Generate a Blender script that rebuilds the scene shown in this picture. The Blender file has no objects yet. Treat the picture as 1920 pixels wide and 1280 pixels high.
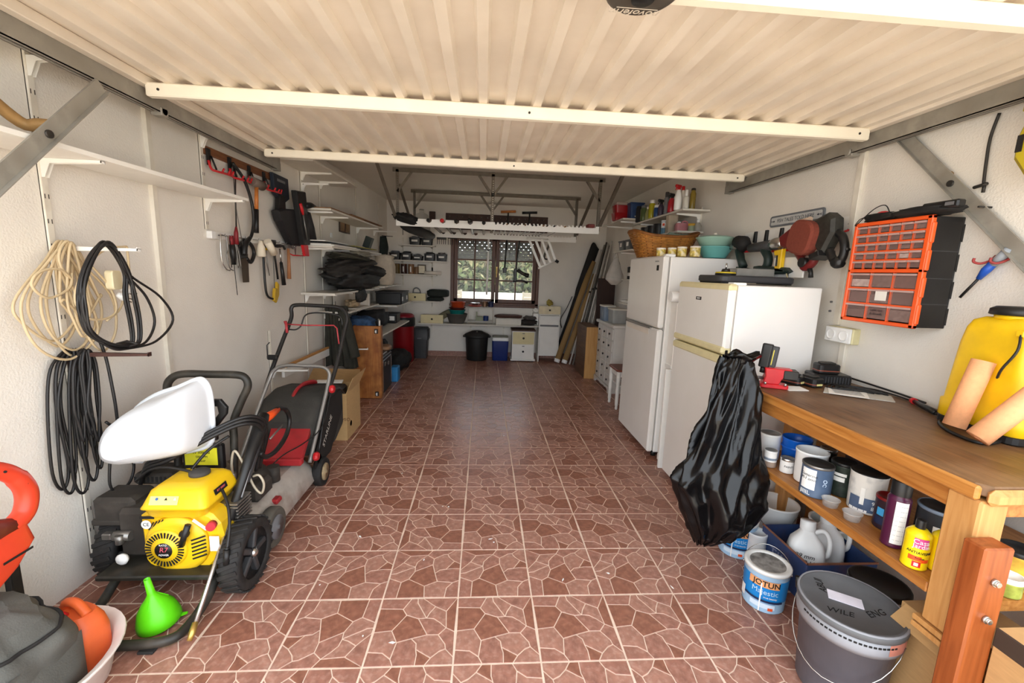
import bpy, math, random
from math import sin, cos, pi, radians as rad
from mathutils import Vector as V, Matrix as Mx
random.seed(7)
SC = bpy.context.scene
COL = SC.collection
# ------------------------------------------------------------------ camera
cam = bpy.data.cameras.new('camera'); cam.sensor_width = 36.0; cam.lens = 797.3/1920*36
cam.clip_start = 0.02; cam.clip_end = 200
co = bpy.data.objects.new('camera', cam); COL.objects.link(co); SC.camera = co
_r = V((0.99718709, -0.06595106, 0.03561415)); _d = V((0.02440153, -0.16361493, -0.98622245)); _f = V((0.07086943, 0.98431733, -0.16154539))
co.matrix_world = Mx(((_r.x, -_d.x, -_f.x, 0.0), (_r.y, -_d.y, -_f.y, 0.0), (_r.z, -_d.z, -_f.z, 1.5), (0, 0, 0, 1)))
# ------------------------------------------------------------------ world, sun, exposure
W = bpy.data.worlds.new('hazy_sky'); SC.world = W; W.use_nodes = True
bg = W.node_tree.nodes['Background']; bg.inputs[0].default_value = (0.86, 0.93, 1.0, 1); bg.inputs[1].default_value = 3.4
sun = bpy.data.lights.new('sun', 'SUN'); sun.energy = 10.0; sun.angle = rad(0.6); sun.color = (1.0, 0.95, 0.87)
so = bpy.data.objects.new('sun', sun); COL.objects.link(so); so.rotation_euler = (0, rad(28), 0)
# portals give off no light: they only tell the renderer where the sky can be seen from indoors
for nm, loc, sx, sz, ry in (('doorway_portal', (0.2, 0.5, 1.15), 4.0, 2.3, rad(90)), ('window_portal', (0.2, 7.75, 1.5), 1.5, 1.2, rad(-90))):
    pl = bpy.data.lights.new(nm, 'AREA'); pl.shape = 'RECTANGLE'; pl.size = sx; pl.size_y = sz
    po = bpy.data.objects.new(nm, pl); COL.objects.link(po); po.location = loc; po.rotation_euler = (ry, 0, 0)
    pl.cycles.is_portal = True
vs = SC.view_settings; vs.view_transform = 'Standard'; vs.look = 'None'; vs.gamma = 1.0; vs.use_curve_mapping = False
vs.exposure = 0.50
SC.cycles.max_bounces = 14; SC.cycles.diffuse_bounces = 8; SC.cycles.glossy_bounces = 4; SC.cycles.transparent_max_bounces = 12
SC.cycles.sample_clamp_indirect = 8.0
SC.cycles.caustics_reflective = False; SC.cycles.caustics_refractive = False
# ------------------------------------------------------------------ mesh helpers
def sl(c):
    c = c/255.0
    return c/12.92 if c <= 0.04045 else ((c+0.055)/1.055)**2.4
def hx(h):
    h = h.lstrip('#'); return tuple(sl(int(h[i:i+2], 16)) for i in (0, 2, 4))
MATS = {}
def mat(name, col='808080', rough=0.55, metal=0.0, var=0.10, scale=14.0, bump=0.0, bscale=60.0, dirt=None, damt=0.3, dscale=6.0,
        alpha=1.0, trans=0.0, coat=0.0, emit=0.0, stretch=None, ior=1.45, spec=None):
    """procedural principled material: colour with noise variation, optional dirt blotches and fine relief"""
    if name in MATS: return MATS[name]
    m = bpy.data.materials.new(name); m.use_nodes = True; MATS[name] = m
    nt = m.node_tree; N = nt.nodes; L = nt.links; b = N['Principled BSDF']
    c = hx(col) if isinstance(col, str) else col
    b.inputs['Roughness'].default_value = rough; b.inputs['Metallic'].default_value = metal; b.inputs['IOR'].default_value = ior
    if spec is not None: b.inputs['Specular IOR Level'].default_value = spec
    if coat: b.inputs['Coat Weight'].default_value = coat; b.inputs['Coat Roughness'].default_value = 0.08
    if trans: b.inputs['Transmission Weight'].default_value = trans
    b.inputs['Alpha'].default_value = alpha
    tc = N.new('ShaderNodeTexCoord'); src = tc.outputs['Object']
    if stretch:
        mp = N.new('ShaderNodeMapping'); mp.inputs['Scale'].default_value = stretch; L.new(src, mp.inputs[0]); src = mp.outputs[0]
    nz = N.new('ShaderNodeTexNoise'); nz.inputs['Scale'].default_value = scale; nz.inputs['Detail'].default_value = 4; L.new(src, nz.inputs['Vector'])
    rp = N.new('ShaderNodeValToRGB'); L.new(nz.outputs[0], rp.inputs[0])
    rp.color_ramp.elements[0].position = 0.3; rp.color_ramp.elements[1].position = 0.7
    rp.color_ramp.elements[0].color = (*[x*(1-var) for x in c], 1); rp.color_ramp.elements[1].color = (*[min(1, x*(1+var)) for x in c], 1)
    out = rp.outputs[0]
    if dirt:
        n2 = N.new('ShaderNodeTexNoise'); n2.inputs['Scale'].default_value = dscale; n2.inputs['Detail'].default_value = 6; L.new(src, n2.inputs['Vector'])
        r2 = N.new('ShaderNodeValToRGB'); r2.color_ramp.elements[0].position = 0.48; r2.color_ramp.elements[1].position = 0.72; L.new(n2.outputs[0], r2.inputs[0])
        r2.color_ramp.elements[1].color = (damt, damt, damt, 1)
        mx = N.new('ShaderNodeMix'); mx.data_type = 'RGBA'; L.new(r2.outputs[0], mx.inputs[0]); L.new(out, mx.inputs[6]); mx.inputs[7].default_value = (*hx(dirt), 1)
        out = mx.outputs[2]
    L.new(out, b.inputs['Base Color'])
    if emit:
        L.new(out, b.inputs['Emission Color']); b.inputs['Emission Strength'].default_value = emit
    if bump:
        n3 = N.new('ShaderNodeTexNoise'); n3.inputs['Scale'].default_value = bscale; n3.inputs['Detail'].default_value = 3; L.new(src, n3.inputs['Vector'])
        bp = N.new('ShaderNodeBump'); bp.inputs['Strength'].default_value = bump; bp.inputs['Distance'].default_value = 0.004
        L.new(n3.outputs[0], bp.inputs['Height']); L.new(bp.outputs[0], b.inputs['Normal'])
    return m
def wood(name, c1, c2, rough=0.5, ring=9.0, stretch=(6, 0.6, 6), bump=0.15, dirt=None, damt=0.4, dscale=3.0):
    """procedural wood: stretched noise bands between two colours"""
    if name in MATS: return MATS[name]
    m = mat(name, c1, rough)
    nt = m.node_tree; N = nt.nodes; L = nt.links; b = N['Principled BSDF']
    tc = N.new('ShaderNodeTexCoord'); mp = N.new('ShaderNodeMapping'); mp.inputs['Scale'].default_value = stretch; L.new(tc.outputs['Object'], mp.inputs[0])
    nz = N.new('ShaderNodeTexNoise'); nz.inputs['Scale'].default_value = ring; nz.inputs['Detail'].default_value = 8; nz.inputs['Distortion'].default_value = 1.2; L.new(mp.outputs[0], nz.inputs['Vector'])
    rp = N.new('ShaderNodeValToRGB'); rp.color_ramp.elements[0].position = 0.32; rp.color_ramp.elements[1].position = 0.68
    rp.color_ramp.elements[0].color = (*hx(c2), 1); rp.color_ramp.elements[1].color = (*hx(c1), 1); L.new(nz.outputs[0], rp.inputs[0])
    out = rp.outputs[0]
    if dirt:
        n2 = N.new('ShaderNodeTexNoise'); n2.inputs['Scale'].default_value = dscale; n2.inputs['Detail'].default_value = 6; L.new(tc.outputs['Object'], n2.inputs['Vector'])
        r2 = N.new('ShaderNodeValToRGB'); r2.color_ramp.elements[0].position = 0.4; r2.color_ramp.elements[1].position = 0.65; L.new(n2.outputs[0], r2.inputs[0])
        r2.color_ramp.elements[1].color = (damt, damt, damt, 1)
        mx = N.new('ShaderNodeMix'); mx.data_type = 'RGBA'; L.new(r2.outputs[0], mx.inputs[0]); L.new(out, mx.inputs[6]); mx.inputs[7].default_value = (*hx(dirt), 1)
        out = mx.outputs[2]
    L.new(out, b.inputs['Base Color'])
    bp = N.new('ShaderNodeBump'); bp.inputs['Strength'].default_value = bump; bp.inputs['Distance'].default_value = 0.003
    L.new(nz.outputs[0], bp.inputs['Height']); L.new(bp.outputs[0], b.inputs['Normal'])
    return m
def T(x=0, y=0, z=0, rx=0, ry=0, rz=0, s=1):
    return Mx.Translation((x, y, z)) @ Mx.Rotation(rz, 4, 'Z') @ Mx.Rotation(ry, 4, 'Y') @ Mx.Rotation(rx, 4, 'X') @ Mx.Scale(s, 4)
def frame(p, d, up=(0, 0, 1)):
    """matrix at p whose Z axis points along d"""
    z = V(d).normalized(); u = V(up)
    if abs(z.dot(u.normalized())) > 0.98: u = V((0, 1, 0)) if abs(z.y) < 0.9 else V((1, 0, 0))
    x = u.cross(z).normalized(); y = z.cross(x)
    return Mx(((x.x, y.x, z.x, p[0]), (x.y, y.y, z.y, p[1]), (x.z, y.z, z.z, p[2]), (0, 0, 0, 1)))
def spl(pts, n=6, closed=False):
    """Catmull-Rom through the points"""
    P = [V(p) for p in pts]; out = []; m = len(P); rng = range(m if closed else m-1)
    for i in rng:
        if closed: a, b, c, d = P[(i-1) % m], P[i], P[(i+1) % m], P[(i+2) % m]
        else: a, b, c, d = P[max(i-1, 0)], P[i], P[i+1], P[min(i+2, m-1)]
        for k in range(n):
            t = k/n; out.append(0.5*((2*b)+(c-a)*t+(2*a-5*b+4*c-d)*t*t+(3*b-a-3*c+d)*t**3))
    if not closed: out.append(P[-1])
    return out
class G:
    def __init__(s): s.v = []; s.f = []; s.m = []; s.s = []; s.mi = 0; s.sm = False; s.X = None
    def add(s, vs, fs, M=None, smooth=None):
        o = len(s.v)
        if s.X is not None: M = s.X @ M if M is not None else s.X
        s.v += [tuple(M @ V(p)) for p in vs] if M is not None else [tuple(p) for p in vs]
        flip = M is not None and M.to_3x3().determinant() < 0
        for f in fs:
            f = tuple(o+i for i in f); s.f.append(f[::-1] if flip else f); s.m.append(s.mi); s.s.append(s.sm if smooth is None else smooth)
        return s
    def box(s, x0, y0, z0, x1, y1, z1, b=0.0, M=None):
        if x0 > x1: x0, x1 = x1, x0
        if y0 > y1: y0, y1 = y1, y0
        if z0 > z1: z0, z1 = z1, z0
        b = min(b, (x1-x0)*.49, (y1-y0)*.49, (z1-z0)*.49)
        if b <= 0:
            vs = [(x, y, z) for x in (x0, x1) for y in (y0, y1) for z in (z0, z1)]
            return s.add(vs, [(0, 1, 3, 2), (4, 6, 7, 5), (0, 4, 5, 1), (2, 3, 7, 6), (0, 2, 6, 4), (1, 5, 7, 3)], M, False)
        vs = []; ix = {}
        for i, x in enumerate((x0, x1)):
            for j, y in enumerate((y0, y1)):
                for k, z in enumerate((z0, z1)):
                    sx, sy, sz = (b, -b)[i], (b, -b)[j], (b, -b)[k]
                    ix[i, j, k] = len(vs); vs += [(x, y+sy, z+sz), (x+sx, y, z+sz), (x+sx, y+sy, z)]
        q = lambda i, j, k, a: ix[i, j, k]+a
        fs = []
        for i in (0, 1):
            f = [q(i, 0, 0, 0), q(i, 0, 1, 0), q(i, 1, 1, 0), q(i, 1, 0, 0)]; fs.append(f if i == 0 else f[::-1])
            f = [q(0, i, 0, 1), q(1, i, 0, 1), q(1, i, 1, 1), q(0, i, 1, 1)]; fs.append(f if i == 0 else f[::-1])
            f = [q(0, 0, i, 2), q(0, 1, i, 2), q(1, 1, i, 2), q(1, 0, i, 2)]; fs.append(f if i == 0 else f[::-1])
        for i in (0, 1):
            for j in (0, 1):
                f = [q(i, j, 0, 0), q(i, j, 0, 1), q(i, j, 1, 1), q(i, j, 1, 0)]; fs.append(f if i == j else f[::-1])
                f = [q(0, i, j, 1), q(0, i, j, 2), q(1, i, j, 2), q(1, i, j, 1)]; fs.append(f if i == j else f[::-1])
                f = [q(i, 0, j, 2), q(i, 0, j, 0), q(i, 1, j, 0), q(i, 1, j, 2)]; fs.append(f if i == j else f[::-1])
        for (i, j, k), a in ix.items():
            f = [a, a+1, a+2]; fs.append(f if (i+j+k) % 2 == 1 else f[::-1])
        # orient outward
        c = V(((x0+x1)/2, (y0+y1)/2, (z0+z1)/2)); g = []
        for f in fs:
            p = [V(vs[i]) for i in f]; n = (p[1]-p[0]).cross(p[2]-p[0]); m = sum(p, V())/len(p)
            g.append(tuple(f) if n.dot(m-c) > 0 else tuple(f[::-1]))
        return s.add(vs, g, M, False)
    def cyl(s, p0, p1, r0, r1=None, n=14, caps=True, smooth=True):
        p0 = V(p0); p1 = V(p1); r1 = r0 if r1 is None else r1; F = frame(p0, p1-p0); h = (p1-p0).length
        return s.lathe([(r0, 0), (r1, h)], n, F, caps, smooth)
    def lathe(s, prof, n=20, M=None, caps=True, smooth=True, sx=1.0, sy=1.0, a0=0.0, a1=2*pi):
        full = abs(a1-a0-2*pi) < 1e-6; k = n if full else n+1
        vs = []; fs = []; fc = []
        for r, z in prof:
            for i in range(k):
                a = a0+(a1-a0)*i/n; vs.append((r*cos(a)*sx, r*sin(a)*sy, z))
        for j in range(len(prof)-1):
            for i in range(n):
                a, b = j*k+i, j*k+(i+1) % k; fs.append((a, b, b+k, a+k))
        if caps and full:
            if prof[0][0] > 1e-6: fc.append(tuple(range(k))[::-1])
            if prof[-1][0] > 1e-6: fc.append(tuple((len(prof)-1)*k+i for i in range(k)))
        s.add(vs, fs, M, smooth)
        if fc:
            o = len(s.v)-len(vs)
            for f in fc: s.f.append(tuple(o+i for i in f)); s.m.append(s.mi); s.s.append(False)
        return s
    def tube(s, pts, r, n=8, closed=False, caps=True, M=None, flat=1.0):
        P = [V(p) for p in pts]; m = len(P); rr = r if isinstance(r, (list, tuple)) else [r]*m
        tg = []
        for i in range(m):
            if closed: t = P[(i+1) % m]-P[i-1]
            else: t = P[min(i+1, m-1)]-P[max(i-1, 0)]
            tg.append(t.normalized() if t.length > 1e-9 else V((0, 0, 1)))
        u = tg[0].orthogonal().normalized(); vs = []; fs = []
        for i in range(m):
            u = (u-tg[i]*u.dot(tg[i])); u = u.normalized() if u.length > 1e-6 else tg[i].orthogonal().normalized()
            w = tg[i].cross(u)
            for k in range(n):
                a = 2*pi*k/n; vs.append(P[i]+(u*cos(a)+w*sin(a)*flat)*rr[i])
        for i in range(m if closed else m-1):
            j = (i+1) % m
            for k in range(n):
                l = (k+1) % n; fs.append((i*n+k, i*n+l, j*n+l, j*n+k))
        if caps and not closed: fs.append(tuple(range(n))[::-1]); fs.append(tuple((m-1)*n+k for k in range(n)))
        return s.add(vs, fs, M, True)
    def prism(s, poly, z0, z1, M=None, bev=0.0, smooth=False):
        n = len(poly); a = sum(poly[i][0]*poly[(i+1) % n][1]-poly[(i+1) % n][0]*poly[i][1] for i in range(n))
        if a < 0: poly = poly[::-1]
        if bev > 0:
            q = inset(poly, bev); r = [(p, z0) for p in poly]; L = [(q, z0), (poly, z0+bev), (poly, z1-bev), (q, z1)]
        else: L = [(poly, z0), (poly, z1)]
        vs = [(x, y, z) for p, z in L for x, y in p]; fs = [tuple(range(n))[::-1], tuple((len(L)-1)*n+i for i in range(n))]
        for j in range(len(L)-1):
            for i in range(n): fs.append((j*n+i, j*n+(i+1) % n, (j+1)*n+(i+1) % n, (j+1)*n+i))
        return s.add(vs, fs, M, smooth)
    def loft(s, secs, caps=True, M=None, smooth=True, closed=True):
        n = len(secs[0]); vs = [p for q in secs for p in q]; fs = []
        for j in range(len(secs)-1):
            for i in range(n if closed else n-1): fs.append((j*n+i, j*n+(i+1) % n, (j+1)*n+(i+1) % n, (j+1)*n+i))
        s.add(vs, fs, M, smooth)
        if caps and closed: s.add(secs[0], [tuple(range(n))[::-1]], M, False); s.add(secs[-1], [tuple(range(n))], M, False)
        return s
    def grid(s, fn, nu, nv, M=None, smooth=True, wu=False, wv=False):
        vs = [fn(i/(nu if wu else nu-1), j/(nv if wv else nv-1)) for j in range(nv) for i in range(nu)]; fs = []
        for j in range(nv if wv else nv-1):
            for i in range(nu if wu else nu-1):
                a, b, c, d = j*nu+i, j*nu+(i+1) % nu, ((j+1) % nv)*nu+(i+1) % nu, ((j+1) % nv)*nu+i
                fs.append((a, b, c, d))
        return s.add(vs, fs, M, smooth)
    def ob(s, name, mats, parent=None, fix=False):
        me = bpy.data.meshes.new(name); me.from_pydata(s.v, [], s.f)
        for m in (mats if isinstance(mats, (list, tuple)) else [mats]): me.materials.append(m)
        me.polygons.foreach_set('material_index', s.m); me.polygons.foreach_set('use_smooth', s.s)
        me.update()
        o = bpy.data.objects.new(name, me); COL.objects.link(o)
        if parent is not None: o.parent = parent
        return o
def inset(poly, d):
    n = len(poly); out = []
    for i in range(n):
        p, c, q = V(poly[i-1]), V(poly[i]), V(poly[(i+1) % n])
        a = (c-p).normalized(); b = (q-c).normalized(); na = V((-a.y, a.x)); nb = V((-b.y, b.x))
        k = na+nb; den = max(0.35, 1+na.dot(nb)); o = c+k*(d/den); out.append((o.x, o.y))
    return out
def rrect(w, h, r, n=4, cx=0, cy=0):
    out = []
    for (x, y, a) in ((w/2-r, h/2-r, 0), (-w/2+r, h/2-r, pi/2), (-w/2+r, -h/2+r, pi), (w/2-r, -h/2+r, 1.5*pi)):
        for i in range(n+1): t = a+pi/2*i/n; out.append((cx+x+r*cos(t), cy+y+r*sin(t)))
    return out
def tag(o, label, cat=None, group=None, kind=None):
    if label: o['label'] = label
    if cat: o['category'] = cat
    if group: o['group'] = group
    if kind: o['kind'] = kind
    return o
def thing(name, label, cat, loc=(0, 0, 0), rot=(0, 0, 0), group=None, M=None):
    o = bpy.data.objects.new(name, None); COL.objects.link(o); o.empty_display_size = 0.05
    o.location = loc; o.rotation_euler = rot
    if M is not None: o.matrix_basis = M
    return tag(o, label, cat, group)
def one(g, name, m, label, cat, loc=(0, 0, 0), rot=(0, 0, 0), group=None, M=None):
    o = g.ob(name, m); o.location = loc; o.rotation_euler = rot
    if M is not None: o.matrix_basis = M
    return tag(o, label, cat, group)
def dup(o, parent=None, M=None):
    c = o.copy(); COL.objects.link(c)
    if parent is not None: c.parent = parent
    if M is not None: c.matrix_basis = M
    for ch in o.children: dup(ch, c)
    return c
def text_mesh(body, size, extrude=0.0, align='CENTER', shear=0.0, sx=1.0, space=1.0, offset=0.0):
    cu = bpy.data.curves.new('lettering', 'FONT'); cu.body = body; cu.size = size; cu.extrude = extrude; cu.align_x = align; cu.align_y = 'CENTER'
    cu.resolution_u = 3; cu.shear = shear; cu.space_character = space; cu.offset = offset
    o = bpy.data.objects.new('lettering', cu); COL.objects.link(o)
    me = bpy.data.meshes.new_from_object(o.evaluated_get(bpy.context.evaluated_depsgraph_get()))
    bpy.data.objects.remove(o); bpy.data.curves.remove(cu)
    return me, sx
def lettering(body, size, m, parent, M, name='lettering', wrap=None, extrude=0.0004, **k):
    """real lettering mesh; local x to the right, y up, z out of the surface; wrap = radius bends it round a vertical cylinder"""
    me, sx = text_mesh(body, size, extrude, **k)
    for v in me.vertices:
        x, y, z = v.co.x*sx, v.co.y, v.co.z
        if wrap: a = x/wrap; p = V(((wrap+z)*sin(a), y, (wrap+z)*cos(a)-wrap))
        else: p = V((x, y, z))
        v.co = M @ p
    me.materials.clear(); me.materials.append(m); me.name = name
    o = bpy.data.objects.new(name, me); COL.objects.link(o); o.parent = parent
    return o
def patch(g, r, a0, a1, z0, z1, n=10, M=None, tk=0.0006):
    """a label patch lying on a vertical cylinder of radius r, angles measured from -Y towards +X"""
    R = r+tk; vs = []; fs = []
    for i in range(n+1):
        a = a0+(a1-a0)*i/n
        for z in (z0, z1): vs.append((R*sin(a), -R*cos(a), z))
    for i in range(n): fs.append((2*i, 2*i+2, 2*i+3, 2*i+1))
    return g.add(vs, fs, M, True)
# ------------------------------------------------------------------ shared materials
XR = 2.1; YB = 7.42; ZC = 2.6
def XL(y): return -1.82+0.0366*(y-1.95)
M_wall = mat('wall_white_paint', 'e8e3da', 0.85, var=0.03, scale=3, bump=0.5, bscale=120, dirt='cfc8bd', damt=0.25, dscale=2.2)
M_ceil = mat('ceiling_paint', 'd8d2c8', 0.9, var=0.03, scale=3)
M_white = mat('white_enamel', 'eeece6', 0.42, var=0.03, scale=8)
M_whitep = mat('white_plastic', 'f0f0ee', 0.35, var=0.02)
M_cream = mat('cream_door_paint', 'e6ddd0', 0.5, var=0.05, scale=5, dirt='d2c6b4', damt=0.4, dscale=3.5)
M_bar = mat('cream_bar_paint', 'f5efdf', 0.42, var=0.03, scale=6)
M_galv = mat('galvanised_steel', '9a968d', 0.5, 0.2, var=0.16, scale=18, dirt='6f675c', damt=0.5, dscale=9)
M_black = mat('black_plastic', '1b1a1a', 0.42, var=0.2)
M_blackm = mat('matt_black', '1d1b1a', 0.8, var=0.2)
M_rubber = mat('black_rubber', '232120', 0.75, var=0.25, scale=40, bump=0.2, dirt='5a5048', damt=0.25)
M_chrome = mat('bright_metal', 'c8c6c2', 0.25, 0.95, var=0.06)
M_steel = mat('dull_steel', '8d8a86', 0.4, 0.8, var=0.12)
M_dark = mat('dark_iron', '3a3734', 0.5, 0.5, var=0.2)
M_red = mat('red_plastic', 'c8242a', 0.4, var=0.08)
M_orange = mat('orange_plastic', 'e8541f', 0.42, var=0.06)
M_yellow = mat('yellow_plastic', 'f0c416', 0.38, var=0.05, dirt='c59a1c', damt=0.35)
M_grey = mat('grey_plastic', '6c6c6f', 0.5, var=0.08)
M_dgrey = mat('dark_grey_plastic', '38383a', 0.5, var=0.12)
M_paper = mat('paper', 'e9e6df', 0.9, var=0.04)
M_card = mat('cardboard', 'b8905f', 0.9, var=0.07, scale=20, stretch=(1, 1, 6))
M_navy = mat('navy_print', '1c2a4a', 0.45)
M_ink = mat('black_ink', '161414', 0.7)
# ------------------------------------------------------------------ floor of crazy-paving tiles
TL, PX, PY = 0.34293, -0.0809, 1.42324
M_grout = mat('pale_grout', 'dfc6b3', 0.8, var=0.10, scale=30)
M_st = [mat('floor_stone_red', '97695a', 0.34, var=0.22, scale=26, dirt='b88f7e', damt=0.6, dscale=48, bump=0.12, bscale=90),
        mat('floor_stone_brown', '8a5b4a', 0.32, var=0.22, scale=26, dirt='a5745f', damt=0.6, dscale=48, bump=0.12, bscale=90),
        mat('floor_stone_pink', '9d7161', 0.36, var=0.20, scale=26, dirt='c09a8a', damt=0.6, dscale=48, bump=0.12, bscale=90)]
g = G(); g.box(-2.1, 0.55, -0.06, 2.3, 7.7, -0.0020)
floor = tag(g.ob('floor', M_grout), 'glossy reddish-brown crazy-paving tile floor with pale joints', kind='structure')
def _tile_mesh():
    c = ((50, 828), (975, 808), (878, 100), (108, 110))  # corners of one tile as seen obliquely, BL BR TR TL
    # projective map from the oblique view to the square
    import itertools
    A = []; bb = []
    for (x, y), (u, v) in zip(c, ((0, 0), (1, 0), (1, 1), (0, 1))):
        A.append([x, y, 1, 0, 0, 0, -u*x, -u*y]); bb.append(u); A.append([0, 0, 0, x, y, 1, -v*x, -v*y]); bb.append(v)
    n = 8
    for i in range(n):
        k = max(range(i, n), key=lambda r: abs(A[r][i])); A[i], A[k] = A[k], A[i]; bb[i], bb[k] = bb[k], bb[i]
        for r in range(n):
            if r != i:
                f = A[r][i]/A[i][i]
                for q in range(i, n): A[r][q] -= f*A[i][q]
                bb[r] -= f*bb[i]
    h = [bb[i]/A[i][i] for i in range(n)]
    def mp(p):
        x, y = p; w = h[6]*x+h[7]*y+1; return (min(1, max(0, (h[0]*x+h[1]*y+h[2])/w)), min(1, max(0, (h[3]*x+h[4]*y+h[5])/w)))
    A_, B_, C_, D_, E_, F_ = (103, 213), (340, 218), (405, 108), (390, 280), (270, 445), (88, 465)
    G_, H_, I_, J_, K_, L_, M_, N_ = (520, 320), (645, 490), (600, 312), (668, 190), (790, 240), (825, 415), (922, 458), (760, 490)
    O_, P_, Q_, S_, T_, U_ = (345, 570), (490, 530), (315, 745), (560, 645), (730, 735), (865, 640)
    TLc, TRc, BLc, BRc = (108, 110), (878, 100), (50, 828), (975, 808)
    a, b, c2, d, e, f = (478, 150), (470, 106), (530, 105), (620, 260), (680, 320), (750, 360)
    i, j, k, l, m, o, p, q, r = (225, 683), (66, 672), (355, 822), (550, 580), (578, 700), (580, 816), (850, 590), (962, 725), (800, 670)
    t = (680, 814)
    st = [([A_, B_, C_, TLc], 0), ([A_, B_, D_, E_, F_], 1), ([C_, B_, D_, G_, I_, a, b], 2), ([b, a, I_, d, J_, c2], 2), ([c2, J_, K_, TRc], 0),
          ([I_, e, f, L_, K_, J_, d], 2), ([K_, TRc, M_, L_], 1), ([D_, G_, H_, P_, O_, E_], 1), ([G_, I_, e, f, L_, N_, H_], 0),
          ([F_, E_, O_, Q_, i, j], 2), ([j, i, Q_, k, BLc], 0), ([O_, P_, l, S_, m, o, k, Q_], 0), ([P_, H_, N_, p, U_, r, T_, S_, l], 2),
          ([N_, L_, M_, q, U_, p], 0), ([S_, T_, t, o, m], 1), ([T_, r, U_, q, BRc, t], 2)]
    g = G()
    for poly, mi in st:
        w = [mp(x) for x in poly]; w = [((x-0.5)*(TL-0.003), (y-0.5)*(TL-0.003)) for x, y in w]
        n = len(w); ar = sum(w[z][0]*w[(z+1) % n][1]-w[(z+1) % n][0]*w[z][1] for z in range(n))
        if ar < 0: w = w[::-1]
        lo = inset(w, 0.0019); hi = inset(w, 0.0030); n = len(w); g.mi = mi
        vs = [(x, y, -0.0020) for x, y in lo]+[(x, y, -0.0004) for x, y in hi]
        g.add(vs, [tuple(n+z for z in range(n))]+[(z, (z+1) % n, n+(z+1) % n, n+z) for z in range(n)], None, False)
    return g
_t0 = None
for ky in range(-3, 18):
    for kx in range(-6, 7):
        cx, cy = PX+(kx+.5)*TL, PY+(ky+.5)*TL
        if cx < -1.99 or cx > 2.26 or cy > 7.5: continue
        if _t0 is None: o = _tile_mesh().ob('tile', M_st, floor); _t0 = o
        else: o = _t0.copy(); COL.objects.link(o)
        rz = {0: 0, 1: 1, 2: 0, 3: 2}[ky % 4] if random.random() < .8 else random.choice((0, 1, 2, 3))
        o.location = (cx, cy, 0); o.rotation_euler = (0, 0, rz*pi/2)
# ------------------------------------------------------------------ walls, ceiling
g = G()
vs = [(XL(0.6), 0.6), (XL(YB+.2), YB+.2), (XL(YB+.2)-.2, YB+.2), (XL(.6)-.2, .6)]
g.prism(vs, -0.05, 2.8); tag(g.ob('wall_left', M_wall), 'rough white plastered wall along the left side', kind='structure')
g = G(); g.box(XR, 0.6, -0.05, XR+.2, YB+.2, 2.8); tag(g.ob('wall_right', M_wall), 'white plastered wall along the right side', kind='structure')
WX0, WX1, WZ0, WZ1 = -0.56, 0.965, 0.895, 2.12
g = G(); g.box(-2.0, YB, -.05, WX0, YB+.25, 2.8); g.box(WX1, YB, -.05, 2.3, YB+.25, 2.8); g.box(WX0, YB, -.05, WX1, YB+.25, WZ0); g.box(WX0, YB, WZ1, WX1, YB+.25, 2.8)
tag(g.ob('wall_back', M_wall), 'white back wall pierced by the brown window', kind='structure')
g = G(); g.box(-2.1, 0.6, ZC, 2.3, YB+.2, ZC+.2); tag(g.ob('ceiling', M_ceil), 'flat off-white garage ceiling', kind='structure')
g = G(); g.box(-2.6, 0.4, -.05, -1.85, 0.6, 3.2); g.box(2.12, 0.4, -.05, 2.9, 0.6, 3.2); g.box(-1.85, 0.4, 2.36, 2.12, 0.6, 3.2)
tag(g.ob('wall_front', M_wall), 'front wall around the open garage doorway', kind='structure')
g = G(); g.box(-1.62, YB-.006, 0.0, 2.1, YB, 0.012); bb = tag(g.ob('baseboard_back', M_grout), 'reddish tile skirting along the back wall', kind='structure')
sk = G(); sk.box(-.1685, -.006, 0, .1685, .005, .083, .0015); s0 = None
for i in range(11):
    o = sk.ob('skirting_tile', M_st[i % 2], bb) if s0 is None else dup(s0, bb)
    s0 = s0 or o; o.location = (-1.44+i*.34, YB-.006, 0.004)
M_trim = mat('trim_paint', 'e3ddd0', 0.5, var=0.04, dirt='b9ad98', damt=0.4, dscale=8)
y = 2.52; g = G(); g.prism([(XL(y)-.001, y-.017), (XL(y)+.02, y-.015), (XL(y)+.02, y+.015), (XL(y)-.001, y+.017)], 0.0, 2.42)
tag(g.ob('trim_1', M_trim), 'white cable trunking strip running up the left wall', kind='structure')
g = G(); g.box(XR-.02, 2.27, 0.0, XR+.001, 2.31, 1.18, .003); g.box(XR-.02, 2.345, 1.26, XR+.001, 2.385, 2.42, .003)
tag(g.ob('trim_2', M_trim), 'white cable trunking strip running up the right wall', kind='structure')
# ------------------------------------------------------------------ outdoors
M_drive = mat('pale_driveway', 'b5aa9a', 0.9, var=0.08, scale=2)
g = G(); g.box(-15, -16, -.3, 15, .56, -.07); tag(g.ob('driveway', M_drive), 'pale driveway outside the open door', kind='structure')
g = G(); g.box(-15, 7.66, -.3, 15, 25, -.07); tag(g.ob('patio', mat('patio_stone', 'd8d0c0', .9, var=.06)), 'pale sunlit patio beyond the window', kind='structure')
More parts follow.
